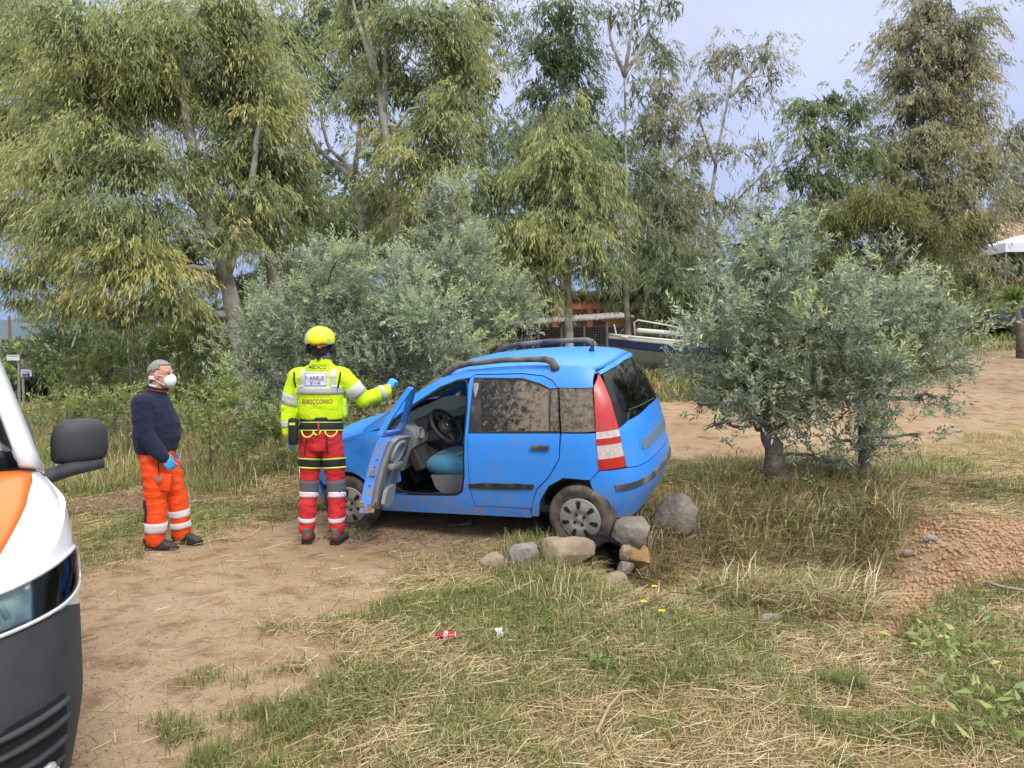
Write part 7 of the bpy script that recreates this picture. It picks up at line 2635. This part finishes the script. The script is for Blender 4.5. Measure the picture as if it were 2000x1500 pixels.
# --- road signs and utility pole
SG = 24.0
def signpost(label, px_, pys, boards, name='road_sign'):
    p = pt(px_, 780, SG)
    z0 = gz(p[0], SG)
    o = empty(name, (p[0], SG, z0))
    tag(o, label, 'sign')
    zt_ = pt(px_, pys, SG)[2] - z0
    MB().tube([(0, 0, -.1), (0, 0, zt_)], .035, 8).obj('post', B_POST, o)
    for (xa, xb, ya, yb, lines, arrow) in boards:
        A_, B_ = pt(xa, ya, SG - .1), pt(xb, yb, SG - .1)
        c_ = (A_ + B_) / 2 - np.array([p[0], SG, z0])
        bo_ = MB().box((c_[0], -.08, c_[2]), (abs(B_[0] - A_[0]), .03, abs(A_[2] - B_[2]))).obj('board', mat('white_sign_board', (.68, .69, .72), (.6, .6, .64), scale=5, rough=.6) if not arrow == 'dark' else mat('dark_sign_board', (.12, .10, .10), rough=.7), o)
        for k in range(lines):
            MB().box((c_[0], -.098, c_[2] + abs(A_[2] - B_[2]) * (.28 - .25 * k)), (abs(B_[0] - A_[0]) * (.82 - .1 * (k % 2)), .006, abs(A_[2] - B_[2]) * .10)).obj('print_line', mat('faded_blue_print', (.16, .2, .36), rough=.7), bo_)
        if arrow == 'arrow':
            w_ = abs(B_[0] - A_[0]) * .4
            zc = c_[2] - abs(A_[2] - B_[2]) * .28
            MB().prism([(-w_, -.03), (w_ * .4, -.03), (w_ * .4, -.09), (w_, 0), (w_ * .4, .09), (w_ * .4, .03), (-w_, .03)], 0, .006, Matrix.Translation((c_[0], -.095, zc)) @ Matrix.Rotation(PI / 2, 4, 'X')).obj('arrow', mat('navy_arrow', (.03, .05, .2), rough=.7), bo_)
    return o
signpost('white direction sign on a thin post at the roadside', 38, 687, [(13, 37, 693, 704, 1, None)])
signpost('white arrow sign below a small dark panel at the roadside', 46, 702, [(41, 60, 712, 721, 0, 'dark'), (41, 61, 722, 735, 2, 'arrow')])
UP = pt(20, 690, 60.0)
up = empty('utility_pole', (UP[0], 60, gz(UP[0], 60)))
tag(up, 'thin wooden utility pole carrying a wire, far off by the road', 'pole')
uh = pt(17, 617, 60)[2] - up.location.z
MB().tube([(0, 0, -.3), (0, 0, uh)], [.16, .10], 10).obj('pole', mat('pole_wood', (.17, .11, .09), rough=.9), up)
MB().tube([(-12 + 4 * k, 0, uh - 1.5 + .02 * (k - 3) ** 2 * 1.2 - .4) for k in range(7)], .02, 4).obj('wire', B_POST, up)
# --- far road and hills
rd_ = pt(60, 765, 32)
FRX = [(-60, 30), (-14, 33), (-14, 36), (-60, 33)]
pymesh('road', [(x_, y_, .03 + gz(x_, y_)) for x_, y_ in FRX], [(0, 1, 2, 3)], mat('pale_road', (.30, .29, .28), rough=.9))
tag(bpy.data.objects['road'], kind='structure')
def hills(name, d, base, top, m, seed, x0=-2600, x1=2600):
    n = 160
    V, F = [], []
    xs = np.linspace(x0, x1, n)
    hh = base + (top - base) * (fbm(xs, xs * 0, .0035 * 800 / d, seed, 5))
    depth = [0, .08, .2, .4]
    for j, q_ in enumerate(depth):
        for x_, h_ in zip(xs, hh):
            V.append((x_, d * (1 + q_), (0, .55, 1, .8)[j] * h_ * (1 + .1 * math.sin(x_ * .02 + j)) - (2 if j == 0 else 0)))
    for j in range(3):
        for i in range(n - 1):
            F.append((j * n + i, j * n + i + 1, (j + 1) * n + i + 1, (j + 1) * n + i))
    o = pymesh(name, V, F, m, smooth=True)
    return tag(o, kind='structure')
hills('hills', 900, 14, 34, mat('green_hill', (.10, .14, .08), (.22, .20, .09), scale=.02, rough=1, spec=0), 4)
hills('mountains', 2200, 60, 150, mat('dark_wooded_hill', (.05, .075, .06), (.08, .10, .07), scale=.008, rough=1, spec=0), 9, -5200, 5200)
# dense wood further back, reads as one mass
rw_ = np.random.default_rng(91)
Vs, Fs, Ts, off = [], [], [], 0
for (x_, y_, z_, rx, rz) in [(-10 + 2.6 * k, 31 + 2.5 * math.sin(k * 1.7), 2.0 + .8 * math.sin(k * 2.3), 2.2, 2.6 + .8 * math.sin(k * 1.1)) for k in range(15)] + [(-9 + 3.1 * k, 33 + 1.5 * math.cos(k * 2.1), 6.0 + 1.6 * math.sin(k * 1.9), 2.3, 3.0) for k in range(6)] + [(-17 + 1.9 * k, 27 + 1.2 * math.sin(k * 2.9), 1.2 + .4 * math.sin(k), 1.5, 1.5) for k in range(6)]:
    Cc = np.array([x_, y_, z_ + gz(x_, y_) * .7])
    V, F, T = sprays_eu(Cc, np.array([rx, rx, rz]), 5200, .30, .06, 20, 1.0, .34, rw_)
    Vs.append(V)
    Fs.append(F + off)
    Ts.append(T)
    off += len(V)
tag(npmesh('far_wood', np.concatenate(Vs), np.concatenate(Fs), L_EUD, tint=np.concatenate(Ts)), 'dense dark wood closing the view behind the eucalyptus trunks', 'wood', kind='stuff')
# ================================================================== stones, pipe, litter and small plants
S_GREY = mat('grey_granite', (0.30, 0.285, 0.26), (0.20, 0.185, 0.16), scale=7, rough=0.95, bump=0.8, bscale=25, bdist=.02)
S_TAN = mat('tan_stone', (0.34, 0.265, 0.18), (0.21, 0.165, 0.11), scale=6, rough=0.95, bump=0.8, bscale=22, bdist=.02)
S_DARK = mat('brown_grey_stone', (0.15, 0.13, 0.105), (0.25, 0.215, 0.175), scale=5, rough=0.95, bump=0.8, bscale=22, bdist=.02)
S_OCHRE = mat('ochre_stone', (0.40, 0.24, 0.09), (0.30, 0.18, 0.08), scale=6, rough=0.95, bump=0.8, bscale=22, bdist=.02)


def stone(label, px_, py_, w_, h_, m, seed, Y=None, zc=None, group=None, dep=None):
    """w_,h_ visible size in photo pixels; centre at px_,py_"""
    if Y is None:
        p = gp(px_, py_ + h_ * .42)
        Y = p[1]
    c = pt(px_, py_, Y)
    k = Y / FPX
    bm = bmesh.new()
    bmesh.ops.create_icosphere(bm, subdivisions=4, radius=1.0)
    rs = np.random.default_rng(seed + 100)
    cuts = [(Vector(unit(rs.normal(size=3))), rs.uniform(.62, .9)) for _ in range(9)]
    R = np.array([w_ * k / 2 * 1.08, (dep or (w_ + h_) / 2 * .9) * k / 2, h_ * k / 2 * 1.1])
    for v in bm.verts:
        p = v.co.normalized()
        q = p * 1.3 + Vector((seed * 3.1, seed * 1.7, seed))
        n = 1 + .24 * mnoise.noise(q) + .10 * mnoise.noise(q * 2.7) + .05 * mnoise.noise(q * 6) + .02 * mnoise.noise(q * 14)
        p = Vector((math.copysign(abs(p.x) ** .8, p.x), math.copysign(abs(p.y) ** .8, p.y), math.copysign(abs(p.z) ** .8, p.z)))
        p = p * n
        for cn, cdist in cuts:
            e_ = p.dot(cn) - cdist
            if e_ > 0:
                p = p - cn * e_ * .88
        p = p * 1.12
        v.co = Vector((p.x * R[0], p.y * R[1], p.z * R[2]))
    me = bpy.data.meshes.new('stone')
    bm.to_mesh(me)
    bm.free()
    me.materials.append(m)
    o = bpy.data.objects.new('stone', me)
    link(o)
    o.location = (c[0], c[1], c[2] - h_ * k * .14)
    smooth_angle(o, 38)
    return tag(o, label, 'stone', group)


GS = 'stones of the culvert mouth'
stone('rounded pale grey stone in the grass left of the rear wheel', 1020, 1078, 52, 50, S_GREY, 1)
stone('low tan stone next to the rounded pale grey one', 968, 1096, 48, 36, S_TAN, 2)
stone('broad grassy tan stone half under the rear wheel', 1104, 1072, 92, 56, S_TAN, 3, Y=6.08)
stone('large grey brown boulder below the bumper corner', 1240, 1028, 66, 56, S_DARK, 4, Y=6.25)
stone('biggest boulder at the far end of the culvert wall', 1318, 1000, 84, 76, S_DARK, 5, Y=6.75)
stone('ochre stone beneath the large grey brown boulder', 1246, 1078, 52, 46, S_OCHRE, 6, Y=6.22)
stone('small tan stone right beside the black pipe', 1222, 1076, 22, 26, S_TAN, 7, Y=6.12)
stone('small ochre chip wedged between tyre and boulder', 1206, 1034, 18, 24, S_OCHRE, 8, Y=6.3)
stone('flat topped pinkish stone under the mouth of the pipe', 1202, 1136, 54, 46, S_TAN, 9, Y=5.95)
stone('low brown stone just under the small tan one', 1222, 1106, 28, 24, S_DARK, 10, Y=6.05)
stone('half buried grey stone at the bottom of the ditch', 1508, 1208, 44, 22, S_GREY, 11)
stone('small grey stone on the spilled soil', 1818, 1050, 24, 15, S_GREY, 12)
stone('small pebble by the soil spill at the edge of the weeds', 1774, 1078, 18, 12, S_GREY, 13)
# --- black drain pipe
PCn = Vector(pt(1186, 1090, 6.18))
pdir = Vector((.30, -.95, -.10)).normalized()
qz = pdir.to_track_quat('Z', 'Y').to_matrix().to_4x4()
pp = MB().lathe([(.135, -1.6), (.135, 0), (.150, 0), (.150, -1.6)], 36, Matrix.Translation(PCn) @ qz)
po = pp.obj('drain_pipe', mat('black_pipe_plastic', (.008, .009, .012), rough=.45), smooth=False)
smooth_angle(po, 40)
tag(po, 'black plastic drain pipe opening under the rear wheel', 'pipe')
# --- drinks can, foil, broken trim, paper
cp = gp(870, 1254)
can = empty('drinks_can', (cp[0], cp[1], float(H(cp[0], cp[1])) + .030), .12)
tag(can, 'crushed dark red drinks can lying on bare soil', 'can')
Mc = Matrix.Rotation(PI / 2, 4, 'Y')
CANR = mat('dark_red_can_print', (.20, .012, .02), (.30, .03, .035), scale=25, rough=.35, metal=.4)
bo_ = MB().lathe([(.012, -.062), (.022, -.056), (.0315, -.045), (.033, -.02), (.031, .0), (.033, .02), (.033, .045), (.029, .055)], 24, Mc).obj('can_body', CANR, can, smooth=True)
MB().lathe([(.0335, -.012), (.0338, .0), (.0335, .014)], 24, Mc).obj('white_print_band', mat('can_white_print', (.6, .55, .55), (.3, .05, .05), scale=60, rough=.4), bo_, smooth=True)
MB().lathe([(.029, .055), (.030, .058), (.027, .059), (.025, .052), (.0005, .050)], 24, Mc).obj('can_end', P_CHROME, can, smooth=True)
fp = gp(976, 1250)
fm_ = bmesh.new()
bmesh.ops.create_grid(fm_, x_segments=10, y_segments=6, size=1)
for v in fm_.verts:
    n = mnoise.noise(v.co * 2.4)
    v.co = Vector((v.co.x * .022 + .01 * n, v.co.y * .06, .02 + .02 * n + .008 * mnoise.noise(v.co * 6)))
me = bpy.data.meshes.new('foil')
fm_.to_mesh(me)
fm_.free()
me.materials.append(mat('white_foil', (.72, .73, .76), rough=.3, metal=.3))
fo_ = link(bpy.data.objects.new('foil_wrapper', me))
fo_.location = (fp[0], fp[1], float(H(fp[0], fp[1])) + .01)
fo_.rotation_euler = (.5, .2, .35)
fo_.modifiers.new('t', 'SOLIDIFY').thickness = .001
tag(fo_, 'crumpled silvery wrapper in the grass beside the drinks can', 'wrapper')
tpz = gp(902, 1024)
tr_ = MB()
V = [(-.12, 0, .005), (-.06, -.05, .02), (.03, -.06, .035), (.09, -.04, .05), (.06, .02, .06), (.10, .05, .07), (.0, .05, .06), (-.07, .03, .03)]
V2 = [(x_, y_, z_ * .2) for x_, y_, z_ in V]
n = len(V)
tr_.add(V + V2, [tuple(range(n)), tuple(range(2 * n - 1, n - 1, -1))] + [(i, n + i, n + (i + 1) % n, (i + 1) % n) for i in range(n)])
tro = smooth_angle(tr_.obj('broken_mirror_shell', mat('grey_trim_plastic', (.12, .13, .14), rough=.5)), 30)
tro.location = (tpz[0], tpz[1], float(H(tpz[0], tpz[1])))
tag(tro, 'broken grey mirror shell on the ground under the car sill', 'car part')
for k, (px_, py_, s_) in enumerate([(808, 1068, .02), (770, 1075, .012), (558, 1395, .016), (620, 1330, .012), (668, 1085, .012)]):
    p = gp(px_, py_)
    o = MB().box((0, 0, .004), (s_ * 1.6, s_, .003), Matrix.Rotation(k, 3, 'Z')).obj('paper_scrap', P_PAPER)
    o.location = (p[0], p[1], float(H(p[0], p[1])) + .004)
    tag(o, 'tiny white scrap of litter on the sandy track', 'litter', 'white scraps on the track')
# --- fallen sticks and dry stalks one can pick out
STK = mat('dry_stick', (.46, .36, .22), (.33, .24, .14), scale=20, rough=.9)
STKD = mat('dark_twig', (.10, .075, .055), (.16, .12, .09), scale=20, rough=.95)
def stick(label, pxs, rad, m, lift=0.012, group=None):
    P = []
    for i, (a, b) in enumerate(pxs):
        q = gp(a, b)
        P.append(np.array([q[0], q[1], float(H(q[0], q[1])) + lift + .01 * (i % 2)]))
    b0 = P[0].copy()
    o = MB().tube([p - b0 for p in P], list(np.linspace(rad, rad * .5, len(P))), 6).obj('stick', m, smooth=True)
    o.location = b0
    return tag(o, label, 'stick', group)
stick('long pale bent stick with a pointed upper end on the track', [(600, 1240), (622, 1216), (648, 1190), (672, 1158)], .006, STK)
stick('short pale stick lying across the track', [(522, 1218), (550, 1234), (580, 1250)], .005, STK)
stick('pale thin straw at the grass edge above the short green tuft', [(395, 1285), (425, 1288), (452, 1284)], .004, STK)
stick('long straw among the grass below the drinks can', [(672, 1425), (700, 1390), (718, 1366)], .004, STK)
stick('long straight pale stalk in the dry grass at the bottom edge', [(780, 1466), (900, 1472), (980, 1472), (1110, 1456)], .004, STK, .03)
stick('dark broken twig in the straw between can and weeds', [(1318, 1312), (1350, 1290), (1395, 1268)], .006, STKD, .03)
stick('dark knotty twig leaning over the dry stubble', [(1330, 1276), (1360, 1290), (1390, 1304)], .007, STKD, .02)
stick('grey forked branch lying in the dry grass', [(1165, 1450), (1190, 1400), (1215, 1365), (1238, 1368)], .008, STK, .05)
stick('grey bent branch on the soil spill beside the cut weeds', [(1925, 1148), (1955, 1160), (2000, 1168), (2040, 1166)], .012, mat('grey_branch', (.30, .28, .26), rough=.9), .03)
stick('thin dark twig arching across the near bank of the ditch', [(1245, 1212), (1310, 1182), (1360, 1184), (1405, 1196)], .005, STKD, .08)
stick('long pale stalk slanting over the ditch bank', [(1300, 1010), (1330, 1050), (1350, 1080)], .004, STK, .10)
stick('long pale stalk crossing the ditch weeds', [(1570, 1090), (1620, 1150), (1690, 1200)], .004, STK, .12)
stick('dry stalk poking out of the cut weeds by the soil', [(1860, 1250), (1920, 1310), (1960, 1360)], .004, STK, .08)
# --- yellow flowers
FY = mat('yellow_petal', (.80, .55, .01), (.85, .62, .03), scale=30, rough=.6)
FC = mat('orange_flower_centre', (.55, .25, .01), rough=.7)
FST = mat('flower_stem_green', (.12, .18, .05), rough=.7)
FLAB = ['yellow daisy of the pair just above the biggest boulder'] * 2 + ['yellow daisy under the bumper corner, above the large grey brown boulder',
        'yellow daisy between the two foreground olive trunks'] + ['yellow daisy of the pair at the edge of the spilled soil, below the slim olive'] * 2 + \
       ['yellow daisy of the three on the near ditch bank, beside the flat topped stone'] * 3 + ['yellow daisy wedged against the biggest boulder']
for k, (px_, py_, gy_) in enumerate([(1302, 950, 985), (1310, 944, 980), (1258, 985, 1010), (1632, 908, 950), (1712, 974, 1010), (1706, 984, 1015), (1278, 1146, 1180), (1292, 1194, 1225), (1258, 1176, 1205), (1290, 990, 1010)]):
    g_ = gp(px_, gy_)
    c = pt(px_, py_, g_[1])
    o = empty('yellow_flower', (g_[0], g_[1], float(H(g_[0], g_[1]))), k * 1.3)
    hgt = max(.05, c[2] - o.location.z)
    tag(o, FLAB[k], 'flower', 'yellow daisies on the ditch bank')
    MB().tube([(0, 0, 0), (.008, 0, hgt * .6), (0, 0, hgt)], .0022, 5).obj('stem', FST, o)
    fl_ = MB()
    for j in range(12):
        a = 2 * PI * j / 12
        ca, sa = math.cos(a), math.sin(a)
        fl_.add([(0.004 * ca, .004 * sa, hgt), (.016 * ca - .005 * sa, .016 * sa + .005 * ca, hgt + .005), (.024 * ca, .024 * sa, hgt + .006), (.016 * ca + .005 * sa, .016 * sa - .005 * ca, hgt + .005)], [(0, 1, 2, 3)])
    fo2 = fl_.obj('petals', FY, o)
    fo2.rotation_euler = (0, 0, 0)
    MB().lathe([(.008, hgt), (.007, hgt + .006), (.0005, hgt + .008)], 10).obj('centre', FC, o)
# --- broad leaved weeds, lower right
def weed(label, px_, py_, n, ln, wd, seed, leaf=L_SH, tone=.5, group=None, flat=.5, name='leafy_weed'):
    r = np.random.default_rng(seed)
    p = gp(px_, py_)
    o = empty(name, (p[0], p[1], float(H(p[0], p[1]))))
    tag(o, label, 'plant', group)
    S = r.normal(size=(n, 3)) * np.array([.11, .09, 0]) * flat * 2
    S[:, 2] = H(S[:, 0] + p[0], S[:, 1] + p[1]) - o.location.z + r.uniform(.01, .10, n)
    d = np.c_[r.normal(size=(n, 2)) * .8, r.uniform(.0, .7, n)]
    V, F = leaves(S, d, r.uniform(.7, 1.3, n) * ln, r.uniform(.7, 1.2, n) * wd, .25, r)
    tag(npmesh('leaves', V, F, leaf, o, tint=np.repeat(np.clip(r.normal(tone, .2, n), 0, 1), 4)), kind='stuff')
    return o
weed('bushy cut weed with broad pale green leaves beside the soil spill', 1850, 1290, 190, .075, .028, 1, L_SH, .7, flat=1.0)
weed('drooping grey green weed at the right edge below the soil spill', 1950, 1400, 200, .075, .025, 2, L_SH, .6, flat=1.0)
weed('green weed at the foot of the soil bank', 1880, 1225, 110, .06, .022, 3, L_SH, .45, flat=.8)
weed('small rosette weed in the grass between can and ditch', 1165, 1310, 26, .06, .025, 4, L_FIG, .4, flat=.3)
weed('leafy weed on the near bank under the forked twig', 1350, 1165, 60, .05, .025, 5, L_SH, .5, flat=.6)
weed('trailing weed on the far bank below the olive trunk', 1560, 1060, 120, .06, .03, 6, L_SH, .4, flat=1.2)
weed('dark weed clump between the two olive trunks', 1610, 950, 150, .06, .028, 7, L_SH, .3, flat=1.0)
weed('dark weed clump at the foot of the slim olive', 1700, 960, 110, .06, .028, 8, L_SH, .3, flat=.8)
# bright tuft
p = gp(1652, 1350)
r = np.random.default_rng(9)
n = 420
x, y = p[0] + r.normal(0, .045, n), p[1] + r.normal(0, .04, n)
V, F, T = blades(x, y, r.uniform(.07, .15, n), r.uniform(.002, .004, n), r.uniform(.1, .8, n), np.arctan2(y - p[1], x - p[0]) + r.normal(0, .4, n), np.clip(r.normal(.45, .15, n), 0, 1))
tf = empty('grass_tuft', (p[0], p[1], float(H(p[0], p[1]))))
tag(tf, 'bright green fine grass tuft standing alone in the dry straw', 'grass')
tag(npmesh('blades', V - np.array(tf.location), F, G_GREEN, tf, tint=T), kind='stuff')
# thorny plants by the boat
weed('pale thistle standing behind the car roof near the boat bow', 1190, 700, 60, .16, .05, 21, L_OL, .6, name='thistle')
for k, (px_, py_) in enumerate([(1255, 730), (1290, 720), (1325, 735)]):
    weed(['grey green artichoke plant below the bow of the boat', 'grey green artichoke plant amidships against the boat hull', 'grey green artichoke plant near the stern of the boat'][k], px_, py_, 70, .40, .07, 30 + k, L_OL, .62, 'artichoke plants by the boat', flat=1.4, name='artichoke_plant')
# --- soil crumbs and debris
def crumbs(name, label, n, sampler, smin, smax, m, seed):
    r = np.random.default_rng(seed)
    x, y = sampler(n, r)
    n = len(x)
    s = smin + (smax - smin) * r.random(n) ** 3
    C = np.c_[x, y, H(x, y) + s * .25]
    base_ = np.array([(1, 0, 0), (-1, 0, 0), (0, 1, 0), (0, -1, 0), (0, 0, 1), (0, 0, -1)], float)
    tri = np.array([(0, 2, 4), (2, 1, 4), (1, 3, 4), (3, 0, 4), (2, 0, 5), (1, 2, 5), (3, 1, 5), (0, 3, 5)])
    V = C[:, None, :] + base_[None] * (s[:, None, None] * r.uniform(.5, 1.1, (n, 6, 1)))
    F = (np.arange(n)[:, None, None] * 6 + tri[None]).reshape(-1, 3)
    return tag(npmesh(name, V.reshape(-1, 3), F, m), label, 'soil', kind='stuff')
SOILM = mat('crumbly_soil', (.36, .21, .115), (.46, .29, .17), scale=9, rough=.97)
def smp_mound(n, r):
    a = np.array(MOUND)
    x, y = r.uniform(a[:, 0].min(), a[:, 0].max(), n), r.uniform(a[:, 1].min(), a[:, 1].max(), n)
    k = in_poly(x, y, MOUND)
    return x[k], y[k]
crumbs('soil_clods', 'crumbly reddish soil spilled at the end of the ditch', 16000, smp_mound, .003, .028, SOILM, 61)
def smp_track(n, r):
    x, y = wedge(n, 2.2, 8.5, r, power=.8)
    k = in_poly(x, y, TRACK)
    return x[k], y[k]
crumbs('track_grit', 'loose grit and small clods on the sandy track', 26000, smp_track, .0015, .010, mat('track_grit', (.40, .28, .17), (.28, .19, .12), scale=4, rough=.97), 62)
def smp_heap(n, r):
    P = gp(235, 985)
    x, y = P[0] + r.normal(0, .28, n), P[1] + r.normal(0, .25, n)
    return x, y
crumbs('soil_heap', 'dark turned soil heap in the mown grass behind the man', 2500, smp_heap, .01, .05, mat('dark_soil', (.14, .09, .055), (.2, .13, .08), scale=9, rough=.97), 63)
def smp_spill(n, r):
    P = gp(770, 1045)
    return P[0] + r.normal(0, .35, n), P[1] + r.normal(0, .14, n)
crumbs('mud_crumbs', 'dark mud crumbs fallen in front of the open car door', 900, smp_spill, .004, .022, mat('wet_mud', (.16, .10, .06), (.24, .16, .1), scale=9, rough=.9), 64)
# short dry litter on the track
r = np.random.default_rng(65)
x, y = smp_track(9000, r)
n = len(x)
az = r.random(n) * 2 * PI
ln = r.uniform(.015, .07, n)
B = np.c_[x, y, H(x, y) + .004]
D = np.c_[np.cos(az), np.sin(az), r.uniform(0, .12, n)]
Sd = np.c_[-np.sin(az), np.cos(az), np.zeros(n)] * .0016
E_ = B + D * ln[:, None]
V = np.stack([B - Sd, B + Sd, E_ + Sd, E_ - Sd], 1).reshape(-1, 3)
tag(npmesh('straw_litter', V, np.arange(n)[:, None] * 4 + np.arange(4)[None], G_STRAW, tint=np.repeat(r.uniform(0, .7, n), 4)), 'thin scattering of broken straw on the sandy track', 'straw', kind='stuff')

# ================================================================== haze over the far hills
bpy.ops.mesh.primitive_cube_add(size=1)
hz = bpy.context.object
hz.name = 'haze'
hz.scale = (10800, 5200, 190)
hz.location = (0, 2150, 91)
hm_ = bpy.data.materials.new('thin_haze')
hm_.use_nodes = True
hm_.node_tree.nodes.clear()
ho_ = hm_.node_tree.nodes.new('ShaderNodeOutputMaterial')
pv = hm_.node_tree.nodes.new('ShaderNodeVolumePrincipled')
pv.inputs['Color'].default_value = (0.50, 0.64, 0.95, 1)
pv.inputs['Density'].default_value = 0.00016
hm_.node_tree.links.new(pv.outputs[0], ho_.inputs['Volume'])
hz.data.materials.append(hm_)
tag(hz, 'thin pale air fading the far hills', 'haze', kind='stuff')
